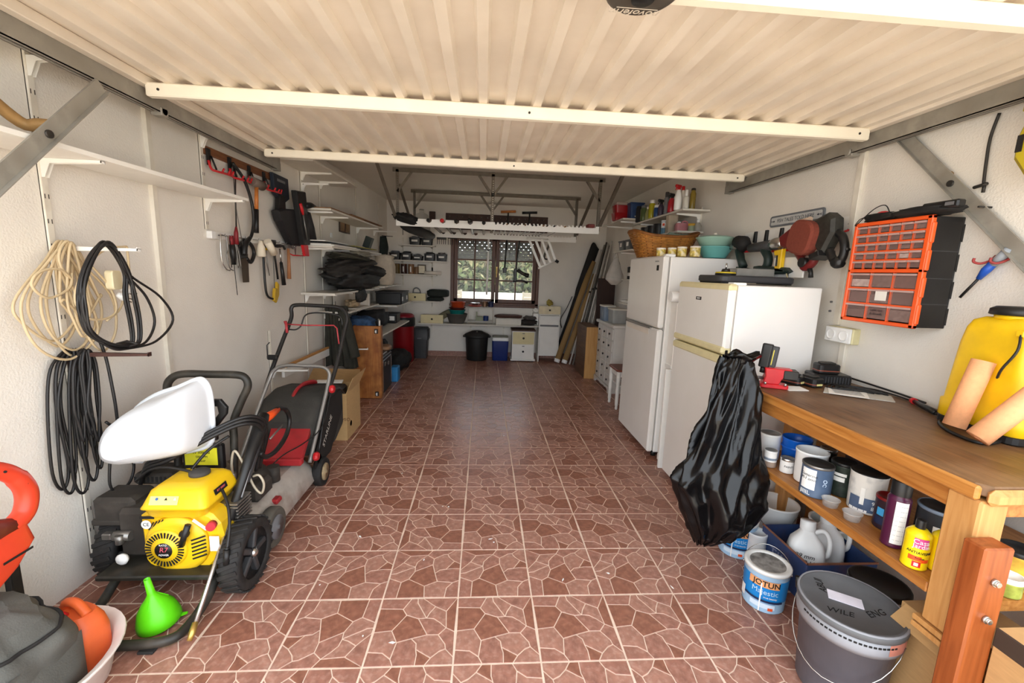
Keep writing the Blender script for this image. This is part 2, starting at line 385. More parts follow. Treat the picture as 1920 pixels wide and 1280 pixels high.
# ------------------------------------------------------------------ window with shutter
M_wood = wood('window_brown_wood', '6b4431', '4a2c1f', .45, 8, (8, 8, .8))
win = thing('window_1', 'brown wooden casement window with small panes in the back wall', None, ((WX0+WX1)/2, YB, WZ0)); win['kind'] = 'structure'
W2 = (WX1-WX0)/2; WH = WZ1-WZ0
g = G()
for x0, x1, z0, z1 in ((-W2, -W2+.055, 0, WH), (W2-.055, W2, 0, WH), (-W2, W2, 0, .06), (-W2, W2, WH-.055, WH)): g.box(x0, -.02, z0, x1, .07, z1, .004)
g.box(-W2-.015, -.05, -.012, W2+.015, .02, .03, .004)
g.ob('window_frame', M_wood, win)
M_glass = mat('window_glass', 'dfe8e6', 0.03, var=0.0, alpha=0.13)
for sgn in (-1, 1):
    c0, c1 = (-W2+.057, -.003) if sgn < 0 else (.003, W2-.057); z0, z1 = .062, WH-.057; s = .062
    g = G()
    for b in ((c0, z0, c0+s, z1), (c1-s, z0, c1, z1), (c0, z0, c1, z0+s), (c0, z1-s, c1, z1)): g.box(b[0], -.012, b[1], b[2], .05, b[3], .005)
    cas = g.ob('casement', M_wood, win)
    iw, ih = c1-c0-2*s, z1-z0-2*s; b = .026
    pw, ph = (iw-b)/2, (ih-2*b)/3
    for k in range(2):
        zz = z0+s+(k+1)*ph+k*b; g = G(); g.box(c0+s, -.002, zz, c1-s, .04, zz+b, .004); g.ob('glazing_bar', M_wood, cas)
    g = G(); g.box(c0+s+pw, -.002, z0+s, c0+s+pw+b, .04, z1-s, .004); g.ob('glazing_bar', M_wood, cas)
    for r_ in range(3):
        for q_ in range(2):
            x = c0+s+q_*(pw+b); z = z0+s+r_*(ph+b); g = G(); g.box(x, .014, z, x+pw, .018, z+ph); g.ob('pane', M_glass, cas)
g = G(); g.box(.01, -.03, .56, .035, -.012, .68, .004); g.box(.014, -.055, .60, .03, -.03, .66, .006); g.box(.014, -.06, .50, .03, -.045, .63, .006)
g.ob('window_handle', mat('brass_handle', 'c9a765', .35, .7), win)
sh = thing('roller_shutter', 'grey roller shutter half lowered outside the window with rows of light slots', 'shutter', ((WX0+WX1)/2, YB+.14, WZ0))
M_shut = mat('shutter_grey', '6f6e68', .6)
sl_, hs = .048, .0
zt = WH
for i in range(9):
    z1 = zt-i*sl_; g = G(); g.box(-W2+.02, -.006, z1-sl_+.010, W2-.02, .006, z1, .002)
    x = -W2+.02; ph_ = (i % 2)*.04
    g.box(x, -.004, z1-sl_, x+.03+ph_, .004, z1-sl_+.010); x += .03+ph_
    while x < W2-.08:
        g.box(x+.020, -.004, z1-sl_, x+.085, .004, z1-sl_+.010); x += .085
    g.ob('shutter_slat', M_shut, sh)
for x in (-W2, W2-.02): g = G(); g.box(x, -.02, 0, x+.02, .02, WH); g.ob('guide_channel', M_shut, sh)
# garden seen through the panes
M_leaf = [mat('hedge_leaf', '4f5a34', .8, var=.35, scale=3), mat('hedge_leaf_pale', '7a7654', .8, var=.3, scale=3)]
g = G(); g.box(-7, 15.0, -.1, 7, 15.3, .75, .02); one(g, 'garden_wall', mat('garden_wall_white', 'eae4d6', .9), 'low white garden wall beyond the window', 'wall')
rg = random.Random(3); g = G()
for i in range(6500):
    p = V((rg.uniform(-5, 5), rg.uniform(15.6, 17.0), rg.uniform(0.1, 2.25))); a = rg.uniform(.09, .2); R = Mx.Rotation(rg.uniform(0, 6.28), 3, (rg.uniform(-1, 1), rg.uniform(-1, 1), rg.uniform(-1, 1)))
    g.mi = rg.randrange(2); g.add([p+R@V(q)*a for q in ((-1, 0, 0), (0, -.45, .1), (1, 0, 0), (0, .45, .1))], [(0, 1, 2, 3)], None, False)
g.mi = 0; g.box(-6, 17.0, -.1, 6, 17.6, 2.15, .3); g.mi = 2
for i in range(9): x = -4.6+i*1.15; g.cyl((x, 16.5, -.1), (x+.1, 16.5, 2.1), .07, .04, 7)
hd = one(g, 'hedge', M_leaf+[mat('bark', '6b5a48', .9)], 'green garden hedge beyond the low white wall', 'hedge')
for x, y_, w_, lb in ((-.62, 9.4, .33, 'grey slatted garden screen seen through the left casement'), (1.02, 9.2, .34, 'grey slatted garden screen seen through the right casement')):
    t = thing('garden_screen', lb, 'screen', (x, y_, -.07), group='garden screens')
    for i in range(11): gg = G(); gg.box(-w_/2, -.012, .06+i*.098, w_/2, .012, .15+i*.098, .004); gg.ob('slat', mat('weathered_slat', '8b8579', .8), t)
    gg = G(); gg.box(-w_/2, .012, 0, -w_/2+.04, .04, 1.15); gg.box(w_/2-.04, .012, 0, w_/2, .04, 1.15); gg.ob('post', mat('weathered_slat', '8b8579', .8), t)
# ------------------------------------------------------------------ up-and-over door, raised overhead
DZ = 2.30; DX0, DX1, DY0, DY1 = -1.575, 1.985, 1.0, 3.36
door = thing('garage_door', 'cream corrugated up-and-over garage door raised overhead on grey steel rails', 'garage door', ((DX0+DX1)/2, 3.3, DZ))
dx, dy, dz = (DX0+DX1)/2, 3.3, DZ
g = G(); prof = []; x = DX0; pit = (DX1-DX0)/27
for i in range(27):
    x = DX0+i*pit; prof += [(x, DZ+.032), (x+pit-.058, DZ+.032), (x+pit-.048, DZ+.003), (x+pit-.010, DZ+.003)]
prof += [(DX1, DZ+.032)]
n = len(prof)
top = [(x, DY0, z) for x, z in prof]+[(x, DY1, z) for x, z in prof]+[(x, DY0, z+.0015) for x, z in prof]+[(x, DY1, z+.0015) for x, z in prof]
fs = [(i, n+i, n+i+1, i+1) for i in range(n-1)]+[(2*n+i, 2*n+i+1, 3*n+i+1, 3*n+i) for i in range(n-1)]
g.X = Mx.Translation((-dx, -dy, -dz)); g.add(top, fs, None, False); g.ob('corrugated_panel', M_cream, door)
def dpart(nm, m, fn):
    q = G(); q.X = Mx.Translation((-dx, -dy, -dz)); fn(q); return q.ob(nm, m, door)
for y, h in ((1.245, .056), (2.225, .058), (3.30, .052)):
    dpart('crossbar', M_bar, lambda q: (q.box(DX0, y, DZ-h, DX1, y+.042, DZ+.002, .006), q.box(DX0, y+.042, DZ-.004, DX1, y+.06, DZ+.001)))
    for sx in (DX0+.06, (DX0+DX1)/2, DX1-.06): dpart('screw', M_dark, lambda q: q.cyl((sx, y, DZ-.03), (sx, y-.003, DZ-.03), .006, n=8))
for x0, x1 in ((DX0-.03, DX0+.012), (DX1-.012, DX1+.03)): dpart('side_frame', M_cream, lambda q: (q.box(x0, DY0, DZ-.012, x1, DY1, DZ+.03, .003)))
for s, x0 in ((-1, DX0-.075), (1, DX1+.03)):
    def rail(q):
        a = x0; b = x0+.045
        q.box(a, .75, DZ-.085, a+.004, 3.62, DZ+.02); q.box(b-.004, .75, DZ-.085, b, 3.62, DZ+.02); q.box(a, .75, DZ+.016, b, 3.62, DZ+.02)
        q.box(a, .75, DZ-.085, a+.016, 3.62, DZ-.081); q.box(b-.016, .75, DZ-.085, b, 3.62, DZ-.081)
        q.box(a-.002, 3.56, DZ-.09, b+.002, 3.62, DZ-.03)
    dpart('guide_rail', M_galv, rail)
    dpart('roller_bracket', M_galv, lambda q: (q.box(x0-.004 if s < 0 else x0+.0, 2.36, DZ-.10, x0+.05, 2.41, DZ-.06, .004), q.cyl((x0+.02, 2.385, DZ-.075), (x0+.05 if s < 0 else x0-.01, 2.385, DZ-.075), .018)))
    xa = DX0+.02 if s < 0 else DX1+.085; ky = .926 if s < 0 else 1.0
    def arm(q):
        p0 = V((xa, 2.12*ky, 1.5+.735*ky)); p1 = V((xa, 1.27*ky, 1.5-.14*ky)); d = (p1-p0).normalized(); w = V((0, d.z, -d.y))*.027
        for o in (-.006, .006):
            pass
        vs = []
        for p in (p0, p1):
            for sg in (-1, 1):
                for t in (-.004, .004): vs.append(p+w*sg+V((t, 0, 0)))
        q.add(vs, [(0, 1, 3, 2), (4, 6, 7, 5), (0, 4, 5, 1), (2, 3, 7, 6), (0, 2, 6, 4), (1, 5, 7, 3)])
        n_ = V((.022*(-s), 0, 0)); vs2 = []
        for p in (p0, p1):
            vs2 += [p-w, p-w+n_, p-w*.86+n_, p-w*.86]
        q.add(vs2, [(0, 1, 5, 4), (1, 2, 6, 5), (2, 3, 7, 6), (0, 3, 2, 1), (4, 5, 6, 7)])
    la = dpart('lift_arm', M_galv, arm)
    q = G(); q.X = Mx.Translation((-dx, -dy, -dz)); pb = V((xa, 1.85*ky, 1.5+.457*ky)); q.cyl(pb-V((.012, 0, 0)), pb+V((.012, 0, 0)), .014, n=10); q.ob('bolt', M_dark, la)
    def tubeb(q):
        a = V((xa, 1.90*ky, 1.5+.50*ky)); b = a+V((s*.10, -.03, .0))
        q.tube(spl([a, a+V((s*.05, -.01, 0)), b, b+V((s*.02, -.12, .09)), b+V((s*.02, -.32, .26))], 5), .021, 10)
    dpart('spring_tube', mat('rusty_tube', '9c7a4c', .55, .3, var=.2, scale=25), tubeb)
# round latch plate with the maker's name, read upside down from here
lp = T(.40-dx, 1.222-dy, -.066)
g = G(); g.X = lp; g.lathe([(.0, -.012), (.085, -.010), (.098, .0), (.1, .02), (.1, .035)], 30); lk = g.ob('latch_plate', mat('latch_grey', '4a443d', .5, var=.1), door)
g = G(); g.X = lp; g.lathe([(.0, -.022), (.03, -.02), (.034, -.008)], 18); g.ob('latch_knob', M_black, lk)
lettering('novoferm', .036, mat('latch_print', 'cfc6b8', .6), lk, lp @ T(0, .07, -.0108, ry=pi), shear=.25)
g = G(); g.X = lp; g.box(-.055, .05, -.0118, .06, .052, -.0109); g.ob('underline', MATS['latch_print'], lk)
from mathutils import noise as _nz
# ------------------------------------------------------------------ fridges
M_fr = mat('fridge_white', 'eceae6', 0.3, var=0.015, scale=4)
M_frd = mat('fridge_door_white', 'e7e5e0', 0.33, var=0.03, scale=3, dirt='d4d0c6', damt=.35, dscale=3)
M_frb = mat('fridge_yellowed', 'ddd3a6', 0.4, var=0.05)
f1 = thing('refrigerator', 'tall white fridge-freezer standing farther back, basket and bowl on top', 'refrigerator', (1.75, 3.67, 0))
def part(nm, m, par, fn, X=None):
    q = G(); q.X = X; fn(q); return q.ob(nm, m, par)
part('body', M_fr, f1, lambda q: (q.box(-.29, -.38, .045, .31, .38, 1.66, .006)))
for s in (-1, 1):
    part('foot', M_black, f1, lambda q: q.cyl((-.27, s*.33, 0), (-.27, s*.33, .05), .022))
    part('foot', M_black, f1, lambda q: q.cyl((.25, s*.33, 0), (.25, s*.33, .05), .022))
d = part('freezer_door', M_frd, f1, lambda q: q.box(-.35, -.385, 1.095, -.30, .385, 1.668, .012))
part('badge', M_ink, d, lambda q: q.box(-.3505, -.30, 1.552, -.349, -.255, 1.595))
lettering('SAMSUNG', .018, mat('badge_grey', '8a8a8c', .4), d, T(-.3508, -.255, 1.625, rx=pi/2, rz=-pi/2))
d = part('fridge_door', M_frd, f1, lambda q: q.box(-.35, -.385, .05, -.30, .385, 1.085, .012))
part('handle_recess', M_cream, d, lambda q: q.box(-.3515, -.20, 1.02, -.345, .34, 1.07, .004))
part('handle', M_chrome, d, lambda q: q.box(-.362, -.25, 1.072, -.34, .36, 1.086, .004))
part('hinge_cap', M_whitep, f1, lambda q: q.box(-.33, -.37, 1.66, -.25, -.31, 1.682, .006))
f2 = thing('refrigerator', 'shorter white fridge-freezer with yellowed trim beside the workbench', 'refrigerator', (1.69, 2.665, 0))
part('body', M_fr, f2, lambda q: q.box(-.235, -.315, .03, .27, .315, 1.47, .006))
part('plinth', M_dgrey, f2, lambda q: q.box(-.21, -.29, 0, .26, .29, .03))
d = part('freezer_door', M_frd, f2, lambda q: q.box(-.29, -.318, 1.072, -.24, .318, 1.475, .012))
part('top_trim', M_frb, d, lambda q: (q.box(-.2915, -.3195, 1.43, -.238, .3195, 1.4765, .012)))
part('lower_trim', M_frb, d, lambda q: (q.box(-.2985, -.3195, 1.068, -.238, .3195, 1.115, .012)))
part('badge', M_ink, d, lambda q: q.box(-.2915, -.01, 1.365, -.289, .055, 1.385))
lettering('BEKO', .016, M_whitep, d, T(-.292, .022, 1.375, rx=pi/2, rz=-pi/2))
d = part('fridge_door', M_frd, f2, lambda q: q.box(-.29, -.318, .045, -.24, .318, 1.055, .012))
part('upper_trim', M_frb, d, lambda q: q.box(-.2985, -.3195, 1.005, -.238, .3195, 1.058, .012))
part('door_edge_strip', M_dark, f2, lambda q: q.box(-.245, -.32, 1.056, -.236, .316, 1.071))
part('hinge', M_whitep, f2, lambda q: q.box(-.26, -.3, 1.47, -.18, -.24, 1.485, .004))
g = G(); g.box(-.012, -.19, 0, .012, .19, .80, .003); one(g, 'white_board', M_white, 'thin white board standing in the gap between the two fridges', 'board', (1.612, 3.085, 0), (0, rad(2), rad(84)))
g = G(); g.box(-.1, -.055, 0, .1, .055, .06, .006); g.box(-.1, -.055, .06, .1, .055, 1.315, .006); g.box(-.105, -.06, .78, .1, .06, .83, .01)
one(g, 'white_cupboard_strip', M_white, 'narrow white cupboard with moulded rail between the fridges', 'cupboard', (1.58, 3.205, 0))
g = G(); g.cyl((0, 0, 0), (.16, 0, 0), .04); g.cyl((-.001, 0, 0), (.002, 0, 0), .018); one(g, 'paper_roll', M_whitep, 'white roll poking out behind the shorter fridge near its top', 'roll', (1.425, 3.17, 1.356))
# ------------------------------------------------------------------ workbench
M_bw = wood('bench_varnished_pine', 'b67c3e', '965a24', .42, 5, (9, .7, 9), .1)
M_btop = wood('bench_worn_top', '74502f', '4c3019', .45, 5, (9, .8, 9), .25, dirt='8a6a4c', damt=.6, dscale=4)
M_bedge = wood('bench_edge_orange', 'c48744', 'a2652a', .4, 5, (7, .6, 9), .1)
M_leg = wood('bench_leg_pine', 'c8955a', 'b07a42', .5, 5, (9, 9, .7), .1)
M_post = wood('orange_stained_post', '9c5226', '7f3d17', .38, 4, (9, 9, .6), .1)
bench = thing('workbench', 'heavy wooden workbench with a worn dark top against the right wall', 'workbench', (1.76, 1.6, 0)); BX, BY = 1.76, 1.6
wp = lambda nm, m, fn, par=bench: part(nm, m, par, fn, Mx.Translation((-BX, -BY, 0)))
pl_ = [(1.425, 1.05), (1.45, 1.02), (2.09, 1.02), (2.09, 2.33), (1.75, 2.31), (1.425, 2.04)]
wp('worktop', M_btop, lambda q: q.prism(pl_, .915, .95, None, .004))
wp('front_edge', M_bedge, lambda q: q.box(1.41, 1.03, .905, 1.43, 2.045, .947, .006))
wp('end_edge', M_leg, lambda q: q.box(1.43, 1.0, .895, 2.09, 1.03, .945, .014))
wp('apron', M_bw, lambda q: q.box(1.425, 1.10, .845, 1.455, 2.03, .905, .003))
wp('end_apron', M_bw, lambda q: q.box(1.51, 1.04, .845, 2.09, 1.065, .90, .003))
wp('leg', M_leg, lambda q: q.box(1.42, 1.02, .46, 1.51, 1.11, .905, .006))
wp('leg', M_leg, lambda q: q.box(1.80, 2.22, .0, 1.88, 2.30, .905, .006))
wp('leg', M_leg, lambda q: q.box(2.0, 1.04, .0, 2.09, 1.12, .905, .006))
wp('leg', M_leg, lambda q: q.box(2.0, 2.2, .0, 2.09, 2.28, .905, .006))
wp('shelf_board', M_bw, lambda q: q.box(1.42, 1.11, .545, 2.09, 2.12, .58, .003))
wp('shelf_extension', M_bw, lambda q: q.box(1.515, 1.03, .545, 2.09, 1.11, .58))
for i in range(2): wp('packing_slat', M_leg, lambda q: q.box(1.415, 1.015, .415+i*.024, 1.53, 1.13, .433+i*.024, .002))
po = wp('prop_post', M_post, lambda q: q.box(1.385, .962, 0, 1.475, 1.02, .80, .005))
for z in (.70, .585): wp('bolt', M_chrome, lambda q: (q.cyl((1.43, .962, z), (1.43, .955, z), .011, n=10), q.cyl((1.43, .955, z), (1.43, .948, z), .008, n=6)), po)
g = G(); g.box(-.15, -.115, 0, .15, .115, .40, .002); bx = one(g, 'cardboard_box', M_card, 'tall brown carton under the near bench leg', 'box', (1.66, 1.13, 0))
g = G(); g.add([(-.15, -.115, .40), (.0, -.115, .40), (-.02, -.15, .46), (-.15, -.14, .46)], [(0, 1, 2, 3), (3, 2, 1, 0)]); g.add([(-.15, -.1, .40), (-.15, .1, .40), (-.2, .1, .35), (-.2, -.1, .35)], [(0, 1, 2, 3)]); g.ob('flap', M_card, bx)
b2 = thing('cardboard_box', 'brown carton with a dark printed band at the near end of the bench', 'box', (1.64, .86, 0))
part('carton', M_card, b2, lambda q: q.box(-.17, -.09, 0, .2, .1, .56, .003))
part('printed_band', mat('band_print', '3a2c22', .8), b2, lambda q: q.box(-.1712, -.0912, .50, .2012, .1012, .5595, .003))
lettering('i', .05, MATS['band_print'], b2, T(-.02, -.0915, .40, rx=pi/2))
for i in range(5): part('print_line', MATS['band_print'], b2, lambda q: q.box(-.06, -.0908, .34-i*.016, .03-.01*(i % 3), -.0901, .346-i*.016))
# ------------------------------------------------------------------ tins and pots
def can(name, label, cat, loc, r, h, body, lid=None, lidh=.012, rimm=None, a=0.6, group=None, taper=0.0, open_=False, stripes=(), patches=(), texts=(), handle=None, tilt=(0, 0)):
    """round tin: body with rolled rims, recessed lid, wrapped label patches and lettering; a = facing angle (0 looks along -Y, + towards -X)"""
    t = thing(name, label, cat, loc, (tilt[0], tilt[1], -a), group)
    rb = r*(1-taper)
    prof = [(0, .001), (rb*.97, .001), (rb, .004), (rb, .007), (r, h-.01), (r*1.025, h-.006), (r*1.025, h-.001), (r*1.0, h)]
    if open_: prof += [(r*.96, h-.002), (r*.94, h-.05), (rb*.93, .01), (0, .008)]
    else: prof += [(r*.95, h-.001), (r*.93, h-.006), (0, h-.006)]
    part('body', body, t, lambda q: q.lathe(prof, 26, caps=False))
    if lid is not None:
        part('lid', lid, t, lambda q: q.lathe([(r*.985, h-.004), (r*1.03, h-.002), (r*1.03, h+lidh*.6), (r*1.0, h+lidh), (r*.9, h+lidh), (r*.86, h+lidh-.005), (0, h+lidh-.005)], 26, caps=False))
    if rimm is not None:
        part('rim', rimm, t, lambda q: q.lathe([(r*.99, h-.012), (r*1.035, h-.009), (r*1.04, h), (r*.97, h+.002), (r*.93, h-.004)], 26, caps=False))
    for m, z0, z1 in stripes:
        k0, k1 = z0/h, z1/h; part('band', m, t, lambda q: q.lathe([(rb+(r-rb)*k0+.0004, z0), (rb+(r-rb)*k1+.0004, z1)], 26, caps=False))
    for m, a0, a1, z0, z1 in patches:
        part('label', m, t, lambda q: patch(q, max(r, rb)+.0004, a0, a1, z0, z1))
    for body_, s, m, ang, z, kw in texts:
        lettering(body_, s, m, t, Mx.Rotation(ang, 4, 'Z') @ T(0, -r-.0014, z, rx=pi/2) @ T(rz=kw.pop('rz', 0)), wrap=r, **kw)
    if handle:
        pts = [(r*1.04*cos(b), handle[0]*sin(b), h-.025+handle[1]*sin(b)) for b in [pi*i/14 for i in range(15)]]
        part('wire_handle', M_chrome, t, lambda q: (q.tube(pts, .0016, 6), q.cyl((r, 0, h-.025), (r*1.07, 0, h-.025), .006, n=8), q.cyl((-r, 0, h-.025), (-r*1.07, 0, h-.025), .006, n=8)))
    return t
M_tin = mat('tin_white', 'e7e6e4', .35, var=.04, dirt='b9b4aa', damt=.4)
M_tinlid = mat('tin_lid_grey', '8e8c8a', .4, .5, var=.15)
M_slate = mat('slate_blue_label', '4a5f7c', .45, var=.1, dirt='6f7f93', damt=.4)
M_jb = mat('sky_blue_label', '1c86cf', .4, var=.06)
M_jb2 = mat('pale_blue_label', 'a9cbe6', .45, var=.05)
M_jo = mat('orange_brown_label', 'd98548', .5)
M_purple = mat('dark_purple_tin', '4a1736', .3)
M_pot = mat('bucket_grey', '8d8e93', .5, var=.05, dirt='8a7a74', damt=.2)
M_potd = mat('bucket_dark_grey', '67676f', .5, var=.06)
M_clear = mat('clear_plastic', 'd8d8d6', .15, var=.02, alpha=.35)
SH = .581
can('paint_tin', 'plain white paint tin with grey lid at the far end of the bench shelf', 'tin', (1.525, 2.03, SH), .05, .135, M_tin, rimm=M_white, lid=M_tinlid, lidh=.0)
can('small_jar', 'small white jar with blue-grey label beside the black sack on the bench shelf', 'jar', (1.462, 1.925, SH), .029, .085, mat('jar_band', '9a8678', .4), rimm=M_tin, lid=M_tinlid, lidh=.001, stripes=((M_tin, .03, .075), (mat('tint_blue', '8ea6c4', .4), .038, .05)))
can('small_tin', 'small white tin with dark lettering beside the white open bucket', 'tin', (1.505, 1.862, SH), .030, .072, M_tin, lid=M_tinlid, lidh=.0, rimm=M_chrome, texts=(('PAINT', .014, M_ink, 0.2, .035, {}),))
mug = can('blue_jug', 'bright blue plastic jug behind the small white tins', 'jug', (1.625, 1.965, SH), .066, .135, mat('bright_blue', '0f5fc4', .3), open_=True, taper=.1, a=.8)
part('handle', MATS['bright_blue'], mug, lambda q: q.tube(spl([(.06, -.02, .11), (.1, -.02, .11), (.105, -.02, .06), (.06, -.02, .045)], 5), .009, 8))
part('spout_band', MATS['bright_blue'], mug, lambda q: q.lathe([(.066, .08), (.069, .086), (.066, .092)], 24, caps=False))
can('white_bucket', 'white open bucket of plaster on the bench shelf', 'bucket', (1.545, 1.768, SH), .064, .152, M_whitep, open_=True, taper=.06, rimm=M_whitep)
g = G()
can('paint_tin', 'slate-blue paint tin with a handwritten white label on the bench shelf', 'tin', (1.483, 1.655, SH), .058, .142, M_slate, lid=M_dark, lidh=.0, rimm=M_steel, a=.75,
    patches=((M_whitep, -1.0, .0, .035, .125), (M_whitep, .55, .85, .012, .024), (mat('seal_yellow', 'e6cf6a', .5), .95, 1.15, .012, .024)),
    texts=(('Gutterino\nPl-1 omn', .017, M_ink, -.5, .088, {'shear': .2}), ('good', .034, mat('ghost_print', 'b9cbe0', .5), .55, .075, {'rz': pi/2}), ('JIIIIL', .026, M_whitep, -.62, .018, {})))
can('glass_jar', 'dark jar with a shiny lid behind the white bucket', 'jar', (1.67, 1.82, SH), .035, .13, M_dark, lid=M_chrome, lidh=.012)
can('dark_tin', 'black-lidded tin with green print behind the slate-blue tin', 'tin', (1.605, 1.655, SH), .048, .14, mat('green_black_print', '2b332b', .5, var=.4, scale=40), lid=M_black, lidh=.012, patches=((M_paper, -.9, .0, .07, .09), (M_paper, -.9, .1, .095, .108)))
can('dark_tin', 'dark tin with white-edged lid at the back of the bench shelf', 'tin', (1.72, 1.69, SH), .062, .17, mat('brown_print', '3b2a26', .5, var=.3), lid=M_dark, lidh=.01, rimm=M_steel)
can('paint_tub', 'paint-splashed white tub with black lid and blue-grey label', 'tub', (1.60, 1.53, SH), .062, .165, mat('splashed_white', 'dcd9d2', .5, var=.06, dirt='8d8f92', damt=.5, dscale=30), lid=M_black, lidh=.002, a=.75, taper=.05,
    patches=((mat('blue_grey_label', '4b5b76', .5, var=.2), -.95, .55, .012, .07), (mat('splash', 'e8e6e0', .5), -.35, -.12, .04, .11), (M_whitep, -.9, .1, .008, .02)), texts=(('98\n82', .022, M_whitep, .45, .042, {}),))
for i, (x, y, lb) in enumerate(((1.47, 1.552, 'clear plastic cup in front of the slate-blue tin'), (1.475, 1.452, 'clear plastic cup in front of the red-lidded tin'))):
    g = G(); g.lathe([(0, .001), (.026, .001), (.032, .033), (.034, .033), (.0335, .031), (.030, .031), (.0245, .004), (0, .004)], 20, caps=False); one(g, 'plastic_cup', M_clear, lb, 'cup', (x, y, SH), group='clear plastic cups')
can('wood_stain_tin', 'tin with dark red lid and an orange door picture', 'tin', (1.575, 1.40, SH), .048, .118, mat('wine_dark', '2b1c28', .4), lid=mat('dark_red_lid', '7a1414', .4), lidh=.008, a=.75,
    patches=((mat('picture_pale', 'e8c3b4', .5), -.3, .75, .01, .10), (M_orange, -.1, .35, .02, .068), (mat('sky_patch', '3f9fd8', .5), -.95, -.45, .055, .085), (M_navy, -1.1, -.32, .02, .05)))
g = G(); g.prism(rrect(.20, .12, .02), 0, .008, None, .002); one(g, 'metal_tray', M_steel, 'thin grey tray lying between the tub and the spray can', 'tray', (1.70, 1.33, SH+.001), (0, 0, .6))
def spray(name, label, loc, r, h, body, capm, caph, capr, a=.7, patches=(), texts=(), nozzle=None):
    t = thing(name, label, 'spray can', loc, (0, 0, -a))
    part('body', body, t, lambda q: q.lathe([(0, .001), (r*.96, .001), (r*1.03, .004), (r, .009), (r, h-.012), (r*1.02, h-.008), (r*.97, h-.002), (r*.6, h+.012), (capr*.9, h+.014)], 24))
    part('cap', capm, t, lambda q: q.lathe([(capr, h+.008), (capr, h+.008+caph), (capr*.93, h+.012+caph), (0, h+.012+caph)], 20, caps=False))
    for m, a0, a1, z0, z1 in patches: part('label', m, t, lambda q: patch(q, r+.0003, a0, a1, z0, z1))
    for b_, s, m, ang, z, kw in texts: lettering(b_, s, m, t, Mx.Rotation(ang, 4, 'Z') @ T(0, -r-.0012, z, rx=pi/2) @ T(rz=kw.pop('rz', 0)), wrap=r, **kw)
    return t
spray('spray_can', 'tall dark purple spray can with a white text panel and black cap', (1.49, 1.30, SH), .033, .185, M_purple, M_black, .05, .029,
      patches=((M_whitep, -.35, .75, .018, .175),), texts=tuple(('- -- --- - -', .011, mat('grey_print', '9a9a9a', .6), .2, .16-i*.018, {}) for i in range(8)))
can('paint_tin', 'big tin with a blue-grey rim behind the yellow can', 'tin', (1.615, 1.265, SH), .062, .165, mat('dark_label', '33363a', .5), lid=M_dark, lidh=.0, rimm=mat('blue_grey_rim', '7d8b9c', .35), patches=((M_paper, -.5, -.1, .05, .11),))
M_yl = mat('yellow_tin', 'f2d413', .3, var=.04)
spray('insect_spray', 'bright yellow wasp-killer can with a pink logo', (1.456, 1.19, SH), .0335, .122, M_yl, M_black, .03, .013, a=.55,
      patches=((mat('pink_cloud', 'd84a8e', .5), -.55, .55, .078, .112), (M_orange, -.8, .2, .034, .05), (M_orange, .2, .9, .03, .042), (M_red, -.45, .2, .012, .032), (M_whitep, -.3, .02, .016, .027)),
      texts=(('Casa', .022, M_whitep, .0, .100, {}), ('Jardin', .020, M_whitep, .05, .085, {}), ('ANTIAVISPAS', .0125, M_ink, .05, .062, {}), ('Accion', .009, M_ink, .05, .044, {})))
spray('insect_spray', 'second yellow can half hidden behind the bench leg', (1.522, 1.165, SH), .0325, .122, M_yl, M_black, .03, .013, a=.55)
can('food_tin', 'yellow food tin seen past the bench leg at the right edge', 'tin', (1.70, 1.10, SH), .05, .11, mat('food_yellow', 'cfa33a', .4, var=.3, scale=30), lid=M_black, open_=False)
j = can('glass_jar', 'glass jar of green with a white lid at the right edge', 'jar', (1.625, 1.065, SH), .036, .048, mat('green_glass', '9aa04a', .15, var=.3, scale=40), lid=M_whitep, lidh=.013)
g = G(); g.prism(rrect(.2, .05, .004), 0, .012, None, .003); one(g, 'grey_board', M_grey, 'grey metal strip lying at the near end of the bench shelf', 'strip', (1.80, 1.06, SH), (0, 0, .1))
# floor under and beside the bench
M_blid = mat('white_rim', 'e5e4e0', .4, var=.04)
def jotun(loc, label, a):
    t = can('paint_pail', label, 'paint pail', loc, .094, .20, M_jb2, rimm=None, lid=None, a=a, taper=.07, handle=(.10, .06), group='blue paint pails',
        stripes=((M_jb, .06, .165),), patches=((mat('pail_orange', 'e2a06a', .5), -.75, .62, .130, .165), (M_navy, -1.2, .85, .058, .068), (M_whitep, -1.25, -.95, .04, .09), (mat('pale_swoosh', 'd4e4f2', .5), -.6, .5, .028, .052), (M_orange, .2, .42, .022, .036)),
        texts=(('JOTUN', .036, M_ink, .04, .147, {'offset': .0006}), ('Majestic', .034, mat('pail_print', 'bfe2f8', .5), .0, .108, {}), ('true beauty', .012, M_whitep, .25, .084, {})))
    part('rim', M_blid, t, lambda q: q.lathe([(.094, .188), (.0985, .190), (.0985, .204), (.092, .206), (.076, .2045), (.074, .199)], 28, caps=False)); part('lid', mat('lid_scrawl', '8f8c88', .5, var=.4, scale=30, dirt='211d1b', damt=.9, dscale=22), t, lambda q: q.lathe([(.0755, .2005), (0, .2005)], 28, caps=False))
    part('paint_drip', M_whitep, t, lambda q: patch(q, .0958, -.2, -.14, .01, .15))
    return t
jotun((1.362, 1.712, 0), 'blue and white paint pail with wire handle standing in front of the bench', .62)
jotun((1.452, 2.085, 0), 'blue paint pail half hidden below the black sack', .62)
can('small_pot', 'small white pot wedged behind the front paint pail', 'pot', (1.505, 2.0, 0), .05, .16, M_tin, lid=M_whitep, lidh=.01, texts=(('paint', .02, M_ink, .0, .08, {}),))
wb = can('white_bucket', 'white bucket with wire handle at the back under the bench', 'bucket', (1.73, 2.18, 0), .115, .24, M_whitep, open_=True, taper=.15, rimm=M_whitep)
